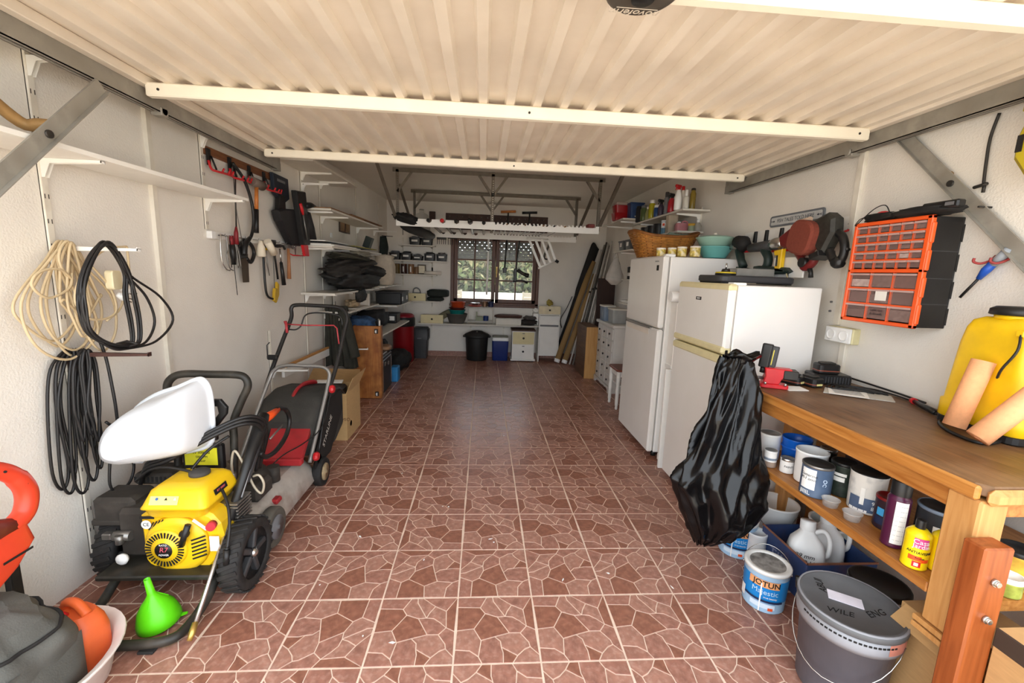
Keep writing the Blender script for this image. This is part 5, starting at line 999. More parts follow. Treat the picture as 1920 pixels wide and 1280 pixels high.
# ------------------------------------------------------------------ lawn mower
mw = thing('lawn_mower', 'old red and silver lawn mower with folded grass bag and tall black handle', 'lawn mower', (-1.33, 2.5, 0)); mo = Mx.Translation((1.33, -2.5, 0))
K = lambda nm, m, fn, par=mw: part(nm, m, par, fn, mo)
M_deck = mat('deck_silver_dirty', 'bab4ac', .5, .2, var=.12, dirt='7a5a48', damt=.65, dscale=8)
M_mred = mat('mower_red', 'a8262c', .5, var=.1, dirt='7d3a34', damt=.4, dscale=9)
K('deck', M_deck, lambda q: q.loft([[(x-1.335, y+2.47, z) for x, y in rrect(w, d_, r_, 6)] for z, w, d_, r_ in ((.06, .46, .84, .16), (.075, .48, .86, .17), (.15, .44, .80, .15), (.215, .36, .70, .13), (.235, .30, .60, .12))]))
K('engine_block', M_dusty, lambda q: (q.lathe([(.15, .22), (.16, .25), (.155, .31), (.12, .35), (0, .36)], 26, Mx.Translation((-1.34, 2.33, 0))), q.box(-1.27, 2.18, .23, -1.16, 2.34, .33, .02), q.cyl((-1.20, 2.42, .24), (-1.20, 2.42, .33), .035)))
K('engine_shroud', mat('brown_dust_cover', '6d6355', .7, var=.2), lambda q: q.lathe([(.10, .34), (.105, .38), (.06, .40), (0, .402)], 20, Mx.Translation((-1.34, 2.33, 0))))
K('belt_marking', M_mred, lambda q: q.box(-1.16, 2.27, .17, -1.112, 2.33, .20, .008))
for x, y, r_ in ((-1.10, 2.17, .105), (-1.56, 2.17, .105), (-1.085, 2.83, .096), (-1.56, 2.83, .096)):
    w = K('wheel', M_rubber if y > 2.5 else mat('grey_wheel', '5b574f', .75, var=.12), lambda q: q.lathe([(.03, -.028), (r_*.75, -.024), (r_*.93, -.03), (r_, -.02), (r_, .02), (r_*.93, .03), (r_*.75, .024), (.03, .028)], 30, T(x, y, r_, ry=pi/2)))
    K('hub', mat('hub_tan', 'a08c6c', .6, var=.3, scale=40) if y > 2.5 else M_grey, lambda q: q.lathe([(r_*.62, .024), (r_*.6, .034), (.012, .034), (.01, .042), (0, .042)], 18, T(x, y, r_, ry=pi/2)), w)
K('rear_flap', M_mred, lambda q: q.add([(-1.34, 2.60, .30), (-1.11, 2.60, .30), (-1.15, 2.95, .50), (-1.42, 2.95, .50), (-1.34, 2.62, .28), (-1.11, 2.62, .28), (-1.15, 2.97, .48), (-1.42, 2.97, .48)], [(0, 1, 2, 3), (7, 6, 5, 4), (0, 4, 5, 1), (1, 5, 6, 2), (2, 6, 7, 3), (3, 7, 4, 0)]))
K('flap_lip', M_mred, lambda q: q.box(-1.35, 2.57, .255, -1.105, 2.62, .30, .008))
bg_ = K('grass_bag', mat('bag_dark_grey', '3b3a37', .8, var=.15, bump=.3, bscale=90), lambda q: q.loft([[(x, y, z) for x, z in rrect(w, h_, .06, 4, -1.31, zc)] for y, w, h_, zc in ((2.80, .38, .24, .34), (2.95, .44, .40, .37), (3.15, .45, .44, .38), (3.33, .44, .36, .40), (3.40, .38, .22, .42))]))
K('bag_strap', M_mred, lambda q: q.tube(spl([(-1.33, 2.96, .52), (-1.33, 3.05, .59), (-1.33, 3.18, .61), (-1.31, 3.30, .60), (-1.31, 3.36, .57)], 5), .026, 8, flat=.5), bg_)
K('bag_piping', M_black, lambda q: q.tube(spl([(-1.085, 2.80, .24), (-1.085, 2.98, .54), (-1.083, 3.2, .58), (-1.088, 3.36, .50)], 5), .01, 6), bg_); K('bag_side', M_blackm, lambda q: q.add([(-1.082, 2.72, .16), (-1.082, 3.02, .16), (-1.080, 3.30, .40), (-1.080, 3.26, .56), (-1.080, 3.02, .55), (-1.084, 2.74, .26)], [(0, 1, 2, 3, 4, 5)]), bg_)
lettering('STARLINE', .055, mat('faded_white', 'c4c0b8', .7), bg_, mo @ Mx.Translation((-1.078, 2.96, .34)) @ T(rx=pi/2, rz=pi/2) @ Mx.Rotation(.75, 4, 'Z')); K('bag_logo', MATS['faded_white'], lambda q: q.lathe([(.026, 0), (.032, 0)], 20, T(-1.079, 2.80, .20, ry=pi/2)), bg_)
M_tube = mat('handle_grey_tube', '8d8a86', .4, .5, var=.1); M_tubeb = mat('handle_black_tube', '22201f', .4, var=.2)
K('lower_handle', M_tube, lambda q: q.tube(spl([(-1.105, 2.70, .22), (-1.095, 2.85, .43), (-1.075, 3.0, .68), (-1.08, 3.03, .75), (-1.13, 3.04, .785), (-1.25, 3.04, .79), (-1.38, 3.04, .79), (-1.45, 3.03, .76), (-1.48, 3.0, .69), (-1.52, 2.85, .45), (-1.55, 2.70, .22)], 5), .013, 9))
K('upper_handle', M_tubeb, lambda q: q.tube(spl([(-1.075, 3.0, .62), (-1.05, 3.12, .80), (-1.03, 3.24, 1.02), (-1.02, 3.28, 1.11), (-1.05, 3.30, 1.17), (-1.12, 3.31, 1.19), (-1.26, 3.31, 1.195), (-1.40, 3.31, 1.195), (-1.435, 3.30, 1.17), (-1.43, 3.28, 1.10), (-1.46, 3.2, .95), (-1.49, 3.08, .76), (-1.51, 3.0, .62)], 5), .0145, 9))
K('brake_bar', M_tubeb, lambda q: q.tube(spl([(-1.045, 3.24, 1.06), (-1.06, 3.25, 1.12), (-1.14, 3.25, 1.145), (-1.26, 3.25, 1.145), (-1.32, 3.25, 1.12), (-1.345, 3.24, 1.05), (-1.38, 3.23, 1.02), (-1.43, 3.23, 1.02)], 5), .0055, 7))
K('drive_bar', mat('red_rod', 'b03a40', .4), lambda q: (q.tube([(-1.445, 3.22, 1.06), (-1.30, 3.22, 1.055), (-1.10, 3.22, 1.06), (-1.075, 3.21, 1.04), (-1.05, 3.17, .93)], .005, 7), q.tube([(-1.44, 3.21, 1.08), (-1.425, 3.19, 1.0)], .010, 6), q.lathe([(.016, 0), (.018, .012)], 3, T(-1.455, 3.22, 1.075, ry=pi/2))))
for x, y, z in ((-1.075, 2.98, .64), (-1.10, 2.72, .255)): K('wing_knob', M_red, lambda q: q.lathe([(.006, 0), (.026, .006), (.03, .02), (.024, .034), (0, .036)], 9, T(x+.012, y, z, ry=pi/2), smooth=False))
K('cable_clip', M_black, lambda q: (q.box(-1.50, 3.02, .83, -1.43, 3.05, .865, .008), q.tube([(-1.50, 3.04, .85), (-1.505, 3.05, .93), (-1.49, 3.06, .95)], .004, 6)))
K('throttle_cable', M_flex, lambda q: q.tube(spl([(-1.05, 3.15, .88), (-1.06, 3.0, .62), (-1.07, 2.85, .42), (-1.13, 2.7, .36), (-1.20, 2.55, .34), (-1.24, 2.45, .30)], 6), .004, 6))
# ------------------------------------------------------------------ left wall, far shelves and their load
def lump(q, c, r, seed=0, amp=.18, sq=2.4, n=34, m=20, flat=.0):
    """soft irregular heap: superellipsoid with folds"""
    def f(u, v):
        a = 2*pi*u; b = pi*(v-.5); cb = max(1e-4, cos(b)); sgn = lambda x: (abs(x)**(2/sq))*(1 if x >= 0 else -1)
        d = V((sgn(cos(a))*sgn(cb), sgn(sin(a))*sgn(cb), sgn(sin(b)))); k = 1+amp*(_nz.noise(V((d.x*1.7+seed*3.1, d.y*1.7, d.z*2.2+seed)))+.5*_nz.noise(V((d.x*4+seed, d.y*4, d.z*5)))+.3*_nz.noise(V((d.x*9+seed, d.y*9, d.z*11))))
        z = d.z*r[2]*k; return (c[0]+d.x*r[0]*k, c[1]+d.y*r[1]*k, max(c[2]-r[2], c[2]+z))
    q.grid(f, n, m, wu=True)
def soft(name, label, cat, c, r, m, seed=0, amp=.18, sq=2.4, rot=(0, 0, 0), group=None):
    g = G(); lump(g, (0, 0, r[2]), r, seed, amp, sq); return one(g, name, m, label, cat, (c[0], c[1], c[2]), rot, group)
M_wh2 = mat('shelf_white', 'd9d4c8', .5, var=.03)
def wallshelf(label, y0, y1, z, dep, brk, ups=(), group='shelves on the left wall'):
    t, of = wthing('bracket_shelf', label, 'shelf', LW((y0+y1)/2, z), group)
    if y1 > y0: part('board', M_wh2, t, lambda q: q.prism([(XL(y0)+.014, y0), (XL(y0)+dep, y0), (XL(y1)+dep, y1), (XL(y1)+.014, y1)], z-.018, z), of)
    for y in brk: part('bracket', M_white, t, lambda q: bracket(q, y, z-.0185, dep-.03), of)
    for y, a, b in ups: u = part('upright', M_trim, t, lambda q: (upright(q, y, a, b), q.box(XL(y)+.003, y-.012, a, XL(y)+.0125, y+.012, b)), of)
    return t
wallshelf('empty white shelf highest on the left wall behind the holsters', 3.85, 5.0, 2.37, .31, (4.30, 4.72), ((4.30, .3, 2.42), (4.72, .3, 2.5)))
g = G(); t, of = wthing('shelf_bracket', 'lone white bracket arm just below the highest shelf', 'bracket', LW(4.30, 2.25)); part('arm', M_white, t, lambda q: bracket(q, 4.30, 2.255, .25), of); part('screw', M_dark, t, lambda q: q.cyl(LW(4.29, 2.24, .03), LW(4.288, 2.24, .03), .004), of)
wallshelf('white shelf with thin brown boards on it', 4.2, 6.0, 2.02, .31, (4.30, 4.72, 5.85), ((5.85, .6, 2.55), (6.88, 1.5, 2.45)))
M_bb = wood('thin_brown_board', '9a7048', '7d5636', .6, 5, (8, .7, 8))
for i, (y0, y1, lb) in enumerate(((4.22, 5.2, 'long thin brown board on the upper left shelf'), (4.8, 5.98, 'thin brown board farther back on the upper left shelf'))):
    g = G(); g.prism([(-.13, y0-4.7), (.14, y0-4.7), (.14, y1-4.7), (-.13, y1-4.7)], 0, .012, None, .002); one(g, 'brown_board', M_bb, lb, 'board', (XL(4.7)+.165, 4.7, 2.021+i*.0125), (0, 0, -.0366))
t = wallshelf('white shelf stacked with flat sheets above the dark tarpaulins', 4.2, 5.9, 1.68, .31, (4.30, 4.72, 5.3, 5.85))
for i, (m, y0, y1, w_, lb) in enumerate(((M_white, 4.22, 5.0, .30, 'broad white sheet at the bottom of the flat stack'), (M_paper, 4.22, 4.95, .27, 'pale sheet lying on the broad white one'), (M_dgrey, 4.25, 5.5, .26, 'dark grey sheet in the middle of the flat stack'), (mat('olive_yellow', '9c9338', .6, var=.15), 4.9, 5.75, .27, 'yellow-green sheet at the far end of the flat stack'), (M_white, 4.22, 4.85, .22, 'white sheet on top of the flat stack'))):
    g = G(); g.prism([(-.0, y0-4.8), (w_, y0-4.8), (w_, y1-4.8), (0, y1-4.8)], 0, .010, None, .002); one(g, 'flat_sheet', m, lb, 'sheet', (XL(4.8)+.025, 4.8, 1.681+i*.0102), (0, 0, -.0366), 'flat stack on the left shelf')
g = G(); g.box(-.04, -.06, 0, .04, .06, .14, .004); one(g, 'dark_folder', mat('dark_green_folder', '27302c', .6), 'dark green folder standing at the far end of the flat stack', 'folder', (XL(5.6)+.2, 5.62, 1.735), (0, rad(20), 0))
pc, of = wthing('picture', 'small brown sepia picture on the left wall between shelves', 'picture', LW(5.42, 1.97)); part('frame', mat('dark_frame', '3c2c20', .5), pc, lambda q: q.prism(rrect(.38, .15, .004, 1, 5.42, 1.965), 0, .012, PW(0, 5.42)), of); part('print', mat('sepia_print', '8a6c4c', .7, var=.4, scale=9), pc, lambda q: q.prism(rrect(.34, .12, .004, 1, 5.42, 1.965), .012, .0135, PW(0, 5.42)), of); part('figure', mat('dark_figure', '3a2a1e', .7), pc, lambda q: q.prism([(5.39, 1.905), (5.43, 1.91), (5.45, 1.99), (5.42, 2.02), (5.40, 1.98)], .0135, .0142, PW(0, 5.42)), of)
g = G(); g.prism(rrect(.045, .05, .006), 0, .012, Mx(((0, 0, 1, XL(5.0)), (1, 0, 0, 5.0), (0, 1, 0, 1.83), (0, 0, 0, 1))), .002); one(g, 'wall_switch', M_whitep, 'small white switch on the left wall below the picture', 'switch')
wallshelf('white shelf bearing the heap of dark tarpaulins', 4.18, 5.7, 1.235, .33, (4.28, 4.72, 5.5))
M_tarp = [mat('tarp_black', '262422', .7, var=.25, bump=.4, bscale=30), mat('tarp_brown_black', '2f2a26', .75, var=.25, bump=.4, bscale=30), mat('tarp_olive', '3d3a2e', .75, var=.25, bump=.4, bscale=30)]
for i, (x, y, z, rx, ry, h, m, lb) in enumerate(((.24, 5.0, 1.236, .20, .60, .10, 0, 'big black crumpled tarpaulin at the bottom of the heap'), (.235, 4.72, 1.38, .19, .36, .07, 1, 'brown-black tarpaulin at the near end of the heap'), (.27, 5.30, 1.37, .20, .34, .075, 0, 'black tarpaulin at the far end of the heap'), (.25, 4.92, 1.47, .18, .46, .06, 1, 'slumped brown-black sheet across the heap'), (.24, 4.86, 1.545, .16, .40, .04, 2, 'olive tarpaulin lying on top of the heap'))):
    soft('tarpaulin', lb, 'tarpaulin', (XL(y)+x, y, z), (rx, ry, h), M_tarp[m], i*2.7+3, .34, 2.3, (rad((-3, 4, -5, 3, -4)[i]), 0, -.0366), 'folded tarpaulins')
soft('plastic_sheet', 'crumpled pale plastic sheet lying on the tarpaulins', 'plastic sheet', (XL(5.0)+.25, 5.12, 1.60), (.13, .32, .035), mat('dirty_polythene', '8a8270', .5, var=.2), 9, .3, 2.4)
soft('tarp_corner', 'dark cloth corner drooping over the edge of the shelf', 'cloth', (XL(4.95)+.33, 4.95, 1.10), (.05, .12, .075), M_tarp[0], 12, .3)
g = G(); g.tube([(0, -.55, 0), (.02, .2, -.02)], .008, 6); one(g, 'thin_rod', M_steel, 'thin grey rod poking out under the tarpaulins', 'rod', (XL(4.8)+.30, 4.85, 1.262))
wallshelf('white shelf with a pale open box below the tarpaulins', 4.55, 5.75, 1.02, .31, (4.72, 5.5))
bx_ = thing('open_box', 'pale open box on the shelf under the tarpaulins', 'box', (XL(5.1)+.17, 5.15, 1.021), (0, 0, -.0366))
for nm, b in (('side', (-.13, -.25, 0, -.12, .25, .15)), ('side', (.12, .2, 0, .13, .25, .15)), ('end', (-.13, .24, 0, .13, .25, .15)), ('bottom', (-.13, -.25, 0, .13, .25, .008))): part(nm, M_cream, bx_, lambda q: q.box(*b))
soft('plastic_bag', 'small tan plastic bag in the pale open box', 'bag', (XL(5.1)+.2, 5.05, 1.03), (.07, .12, .045), mat('tan_bag', 'a08a6c', .5, var=.3), 4, .4)
t, of = wthing('shelf_bracket', 'white bracket arm sticking out in front of the pine board', 'bracket', LW(4.72, .60)); part('arm', M_white, t, lambda q: bracket(q, 4.72, .605, .455), of); part('hook', M_white, t, lambda q: q.box(XL(4.72)+.46, 4.71, .598, XL(4.72)+.464, 4.73, .615), of)
t, of = wthing('shelf_bracket', 'white bracket arm above the cardboard box behind the mower handle', 'bracket', LW(3.60, .62)); part('arm', M_white, t, lambda q: bracket(q, 3.60, .625, .30), of); part('upright', M_trim, t, lambda q: upright(q, 3.60, .10, .95), of)
g = G(); g.box(-.012, -.52, 0, .012, .52, .075, .003); one(g, 'white_plank', M_white, 'long white plank set along the wall behind the mower', 'plank', (XL(4.15)+.085, 4.15, .545), (0, 0, -.0366))
g = G(); g.box(-.012, -.48, 0, .012, .48, .022, .003); one(g, 'pale_batten', M_leg, 'thin yellowish batten lying on the white plank', 'batten', (XL(4.15)+.085, 4.16, .621), (0, 0, -.0366))
# dark green jacket
jk, of = wthing('jacket', 'dark olive jacket hanging in front of the pine board', 'jacket', (-1.50, 4.6, 1.06))
M_jk = mat('olive_black_cloth', '2e2d25', .85, var=.2, bump=.4, bscale=120)
def jak(u, v):
    x0 = [-1.655, -1.66, -1.665, -1.66][min(3, int(v*3.999))]; xr = -1.44+.10*v; x = x0+(xr-x0)*u; y = 4.60-.05*sin(pi*u)-.02*sin(u*17+v*2)*(.3+v)-.012*sin(u*31); return (x, y, 1.075-.65*v+.02*sin(u*5)*v)
part('body', M_jk, jk, lambda q: (q.grid(jak, 26, 14), q.grid(lambda u, v: (jak(1-u, v)[0], 4.66, jak(1-u, v)[2]), 26, 14)), of)
part('sleeve', M_jk, jk, lambda q: q.tube(spl([(-1.47, 4.57, 1.04), (-1.42, 4.56, .88), (-1.37, 4.55, .68), (-1.34, 4.55, .54)], 5), .055, 10, flat=.6), of); part('buckle', M_chrome, jk, lambda q: q.box(-1.50, 4.53, .93, -1.485, 4.545, .96, .003), of)
hk = part('hanger_hook', M_steel, jk, lambda q: q.tube([(-1.56, 4.62, 1.06), (-1.57, 4.66, 1.12)], .004, 6), of)
# cardboard box by the mower
M_cd2 = mat('cardboard_light', 'c2a06f', .9, var=.06, scale=20, stretch=(1, 1, 6))
cbx = thing('cardboard_box', 'open brown cardboard box behind the mower', 'box', (-1.385, 3.80, 0))
for nm, b in (('front_wall', (-.24, -.2, 0, .24, -.195, .42)), ('back_wall', (-.24, .195, 0, .24, .2, .42)), ('side_wall', (-.24, -.195, 0, -.235, .195, .42)), ('side_wall', (.235, -.195, 0, .24, .195, .42)), ('bottom', (-.235, -.195, .002, .235, .195, .007))): part(nm, M_cd2, cbx, lambda q: q.box(*b))
part('flap', M_cd2, cbx, lambda q: q.add([(.24, -.2, .42), (.24, .2, .42), (.30, .2, .56), (.30, -.2, .56), (.236, -.2, .42), (.236, .2, .42), (.296, .2, .56), (.296, -.2, .56)], [(0, 1, 2, 3), (7, 6, 5, 4), (0, 3, 7, 4), (1, 5, 6, 2), (3, 2, 6, 7)])); part('flap', M_cd2, cbx, lambda q: q.add([(-.24, .2, .42), (.24, .2, .42), (.22, .30, .52), (-.22, .30, .52)], [(0, 1, 2, 3), (3, 2, 1, 0)]))
lettering('DOLMIO', .04, mat('brown_print2', '6a4c30', .8), cbx, T(.19, -.2006, .19, rx=pi/2)); part('printed_ring', MATS['brown_print2'], cbx, lambda q: q.lathe([(.018, 0), (.026, 0)], 16, T(.2405, -.09, .12, ry=pi/2)))
for i, z in enumerate((.425, .44)): g = G(); g.box(-.13, -.03, 0, .10, .03, .012, .002); one(g, 'white_folder', M_paper, 'white folder sticking out of the cardboard box, %s' % ('nearer' if i == 0 else 'farther'), 'folder', (-1.37, 3.70+.2*i, z-.06*0), (rad(8), 0, .08))
g = G(); g.box(-.17, -.15, 0, .15, .15, .36, .02); one(g, 'box_contents', M_dgrey, 'dark bundle filling the open cardboard box', 'bundle', (-1.39, 3.80, .06))
# pine trolley board on end
M_pine = wood('knotty_pine', 'b5793f', '96592a', .45, 4, (7, 7, .6), .1, dirt='6e3c1c', damt=.7, dscale=9)
pn = thing('pine_underbed_drawer', 'pine drawer front with castors standing on its end', 'drawer', (-1.28, 4.83, 0)); PN = lambda nm, m, fn: part(nm, m, pn, fn)
PN('front', M_pine, lambda q: q.box(-.16, -.012, .004, .145, .012, .845, .006)); PN('side', M_pine, lambda q: q.box(-.16, .012, .004, -.145, .24, .845, .002)); PN('side', M_pine, lambda q: q.box(.125, .012, .004, .14, .10, .845, .002))
for z in (.785, .06):
    c = PN('castor', M_dark, lambda q: q.box(.075, -.022, z-.025, .115, -.012, z+.03, .004)); part('wheel', M_whitep, c, lambda q: q.cyl((.088, -.026, z), (.102, -.026, z), .018))
# shelf with clutter behind the pine board
wallshelf('grey shelf board running back from the pine drawer', 4.86, 6.45, .725, .56, (5.3, 6.2))
M_blu = mat('blue_cloth', '2f4a6c', .8, var=.4, scale=14)
soft('blue_bag', 'rumpled blue patterned bag on the shelf above the pine drawer', 'bag', (-1.42, 5.05, .726), (.17, .16, .10), M_blu, 5, .35)
soft('dark_bag', 'long black bag lying on the shelf behind the blue one', 'bag', (-1.42, 5.62, .726), (.16, .34, .11), M_blackm, 6, .25, 3)
g = G(); g.box(-.008, -.09, 0, .008, .09, .17, .002); one(g, 'pale_tile', M_cream, 'pale slab standing upright on the grey shelf', 'slab', (-1.20, 5.02, .726), (0, 0, .3))
g = G(); g.box(-.05, -.07, 0, .05, .07, .09, .003); one(g, 'small_carton', M_card, 'small tan carton beside the upright pale slab', 'box', (-1.27, 4.98, .726))
cr1 = thing('plastic_crate', 'black plastic crate with a white tag at the far end of the grey shelf', 'crate', (-1.32, 6.17, .726)); part('body', M_black, cr1, lambda q: q.box(-.12, -.13, 0, .12, .13, .13, .012)); part('tag', M_paper, cr1, lambda q: q.box(.02, -.1315, .04, .09, -.1305, .10)); part('rim', M_dgrey, cr1, lambda q: q.box(-.128, -.138, .12, .128, .138, .135, .004))
g = G()
tc = thing('flight_case', 'black and silver tool case standing on the floor behind the pine drawer', 'case', (-1.21, 5.18, .012)); TC = lambda nm, m, fn: part(nm, m, tc, fn)
TC('shell', M_black, lambda q: q.box(-.13, -.22, 0, .06, .26, .40, .008)); TC('lid', M_dgrey, lambda q: q.box(-.13, -.22, .405, .06, .26, .44, .006)); TC('tray', M_steel, lambda q: q.box(-.10, -.18, .44, .04, .10, .465, .004))
for y in (-.215, .235): TC('edge_strip', M_chrome, lambda q: q.box(.045, y-.012, .04, .064, y+.012, .39, .003))
for y, z in ((-.1, .32), (.08, .3)): TC('latch', M_chrome, lambda q: q.box(.06, y-.02, z, .066, y+.02, z+.045, .002))
for y in (-.19, .22): TC('caster', M_chrome, lambda q: q.cyl((.03, y, .0), (.06, y, .0), .012))
soft('tan_pad', 'flat tan cushion lying on the black tool case', 'cushion', (-1.25, 5.42, .46), (.10, .10, .035), mat('tan_leather', 'a27c5c', .6), 8, .12, 3)
soft('black_bag', 'round black holdall on the floor before the red barrel', 'bag', (-1.27, 6.36, 0), (.19, .32, .14), M_blackm, 11, .2, 2.6)
soft('black_backpack', 'black backpack under the grey shelf', 'bag', (-1.40, 5.75, 0), (.16, .22, .28), M_blackm, 21, .22, 2.6)
g = G(); g.prism(rrect(.10, .16, .02), 0, .20, None, .008); one(g, 'blue_container', mat('cyan_blue', '2b7fb8', .5), 'blue container on the floor beside the tool case', 'container', (-1.15, 5.66, 0))
rb_ = thing('barrel', 'dark red plastic barrel with a black-lipped bag near the back corner', 'barrel', (-1.27, 6.93, 0)); part('body', mat('dark_red_barrel', '8a1018', .4, var=.08), rb_, lambda q: q.lathe([(0, .002), (.16, .002), (.165, .01), (.17, .62), (.175, .64)], 28, caps=False)); part('lid', mat('red_lid', '8e1426', .4), rb_, lambda q: q.lathe([(.176, .70), (.172, .75), (.14, .775), (0, .785)], 28)); part('bag_lip', M_black, rb_, lambda q: q.lathe([(.176, .58), (.186, .60), (.184, .70), (.174, .725)], 28, caps=False))
db = thing('pedal_bin', 'dark grey rectangular bin against the back wall', 'bin', (-1.03, 7.25, 0)); part('body', M_dgrey, db, lambda q: q.loft([[(x, y, z) for x, y in rrect(w, d_, .02, 3)] for z, w, d_ in ((0, .20, .20), (.32, .235, .23))])); part('lid', M_dgrey, db, lambda q: q.loft([[(x, y, z) for x, y in rrect(w, d_, .025, 3)] for z, w, d_ in ((.32, .265, .25), (.48, .265, .25), (.52, .22, .20))])); part('handle_plate', M_grey, db, lambda q: q.box(-.05, -.128, .335, .02, -.124, .355, .002)); part('lid_hinge', M_black, db, lambda q: q.box(.125, -.06, .36, .14, .05, .50, .006))
# paper sack, green sleeve and basket near the corner
ps = thing('paper_sack', 'tall crumpled pale paper sack near the back left corner', 'sack', (-1.40, 6.25, 1.245)); part('sack', mat('pale_kraft', 'cbbfac', .9, var=.1, bump=.5, bscale=40), ps, lambda q: lump(q, (0, 0, .21), (.13, .15, .21), 14, .12, 4)); part('folded_top', MATS['pale_kraft'], ps, lambda q: lump(q, (0, 0, .40), (.12, .14, .03), 15, .25, 3))
wallshelf('white shelf near the corner under the pale paper sack', 5.95, 6.95, 1.244, .33, (6.05, 6.88))
cr2 = thing('plastic_crate', 'black open crate with white tags below the paper sack', 'crate', (-1.30, 6.35, .985)); part('body', M_black, cr2, lambda q: q.box(-.20, -.26, 0, .16, .30, .17, .015)); part('rim', M_dgrey, cr2, lambda q: q.box(-.21, -.27, .16, .17, .31, .178, .006))
for y in (-.20, .14): part('tag', M_paper, cr2, lambda q: q.box(.1605, y-.03, .05, .1625, y+.05, .11))
wallshelf('white shelf near the corner bearing the black open crate', 5.95, 7.0, .984, .50, (6.05, 6.88))
gs, of = wthing('folded_umbrella', 'dark green sleeve hanging on the corner bracket', 'umbrella', LW(6.6, 1.9)); part('sleeve', mat('dark_green_cloth', '18221c', .8, var=.3), gs, lambda q: q.tube(spl([(-1.50, 6.6, 1.95), (-1.49, 6.6, 1.80), (-1.50, 6.6, 1.66)], 5), [.05, .055, .06, .065, .07, .075, .075, .07, .07, .06, .04], 10, flat=.6), of); part('arm', M_white, gs, lambda q: bracket(q, 6.6, 2.03, .34), of); part('hook', M_dark, gs, lambda q: q.tube([(-1.52, 6.6, 1.96), (-1.36, 6.6, 1.955)], .005, 6), of)
# ------------------------------------------------------------------ back wall
def bshelf(label, x0, x1, z, dep=.21, ups=()):
    t = thing('bracket_shelf', label, 'shelf', ((x0+x1)/2, YB, z), group='shelves on the back wall'); of = Mx.Translation((-(x0+x1)/2, -YB, -z))
    part('board', M_wh2, t, lambda q: q.box(x0, YB-dep, z-.018, x1, YB-.013, z, .002), of)
    for x in ups: part('upright', M_trim, t, lambda q: q.box(x-.012, YB-.012, z-.20, x+.012, YB, z+.12), of); part('bracket', M_wh2, t, lambda q: q.prism([(YB-.012, z-.019), (YB-dep+.03, z-.019), (YB-dep+.03, z-.028), (YB-.04, z-.04), (YB-.012, z-.10)], x-.008, x+.008, Mx(((0, 0, 1, 0), (1, 0, 0, 0), (0, 1, 0, 0), (0, 0, 0, 1)))), of)
    return t
bshelf('topmost white shelf on the back wall with two labelled bins', -1.40, -.81, 1.88, ups=(-1.36, -.87))
bshelf('white shelf on the back wall with a row of black labelled bins', -1.56, -.60, 1.63, ups=(-1.36, -.87))
bshelf('white shelf on the back wall with brown tins and a frame', -1.50, -.78, 1.405, ups=(-1.36, -.87))
bshelf('white shelf on the back wall with a cream drawer and dark cushion', -1.50, -.72, .965, ups=(-1.36, -.87))
bshelf('long low white shelf under the window', -1.08, .97, .605, .30, ups=(-.87, -.2, .38, .92))
def sbin(label, x, z, w, h=.115, top=None):
    t = thing('storage_bin', label, 'bin', (x, YB-.10, z), group='black labelled bins'); part('body', M_black, t, lambda q: q.loft([[(a, b, c) for a, b in rrect(w_, d_, .012, 3)] for c, w_, d_ in ((0, w*.9, .13), (h, w, .15))])); part('rim', M_dgrey, t, lambda q: q.box(-w/2-.003, -.078, h-.008, w/2+.003, .078, h)); part('label', M_paper, t, lambda q: q.box(-w*.28, -.0755, h*.45, w*.25, -.0735, h*.72)); 
    part('contents', (M_dark, M_steel, M_grey)[int(abs(x*10)) % 3], t, lambda q: lump(q, (0, 0, h+.005), (w*.38, .05, .022), x*7, .5))
    return t
for i, x in enumerate((-1.14, -.945)): sbin('black labelled bin on the top back shelf, %s' % ('left' if i == 0 else 'right'), x, 1.881, .18)
for i, x in enumerate((-1.47, -1.28, -1.10, -.90, -.70)): sbin('black labelled bin on the second back shelf, %s from the left' % ('first', 'second', 'third', 'fourth', 'fifth')[i], x, 1.631, .17, .115 if i != 2 else .075)
M_br = [mat('brown_tin%d' % i, c, .4, var=.2, scale=20) for i, c in enumerate(('6b5326', '43231a', '8a6340', '7c5c3e'))]
for i, x in enumerate((-1.44, -1.325, -1.205, -1.115)): can('storage_tin', 'brown tin on the third back shelf, %s from the left' % ('first', 'second', 'third', 'fourth')[i], 'tin', (x, YB-.12, 1.406), .048 if i < 3 else .035, .155 if i < 3 else .11, M_br[i], lid=M_br[(i+1) % 4], lidh=.006, a=0, group='brown tins', patches=(((M_paper, -.25, .15, .03, .12),) if i in (1, 2) else ()))
pf = thing('framed_picture', 'small frame with a bright picture on the third back shelf', 'picture', (-1.03, YB-.07, 1.407), (rad(8), 0, 0)); part('frame', mat('grey_frame', '6a5f52', .5), pf, lambda q: q.box(-.075, -.01, 0, .065, .01, .16, .003)); part('picture', mat('bright_print', 'e8ddc4', .6), pf, lambda q: q.box(-.055, -.0115, .02, .045, -.0105, .14))
g = G(); g.cyl((-.14, 0, .028), (.14, 0, .028), .028); one(g, 'paper_roll', M_cream, 'pale roll lying at the right end of the third back shelf', 'roll', (-.85, YB-.11, 1.406))
M_crm = mat('cream_drawer', 'dccf9f', .45, var=.04)
def drawer(label, x, y, z, w, h, d_, m=None):
    t = thing('loose_drawer', label, 'drawer', (x, y, z), group='cream drawers'); part('box', M_wh2, t, lambda q: q.box(-w/2+.01, -d_/2+.014, 0, w/2-.01, d_/2, h*.9)); f = part('front', m or M_crm, t, lambda q: q.box(-w/2, -d_/2, 0, w/2, -d_/2+.013, h, .003)); part('knob', M_dark, f, lambda q: q.lathe([(.008, 0), (.016, .008), (.012, .018), (0, .02)], 12, T(0, -d_/2, h/2, rx=pi/2))); return t
drawer('cream drawer with round knob on the shelf left of the window', -1.125, 7.29, .966, .35, .125, .2)
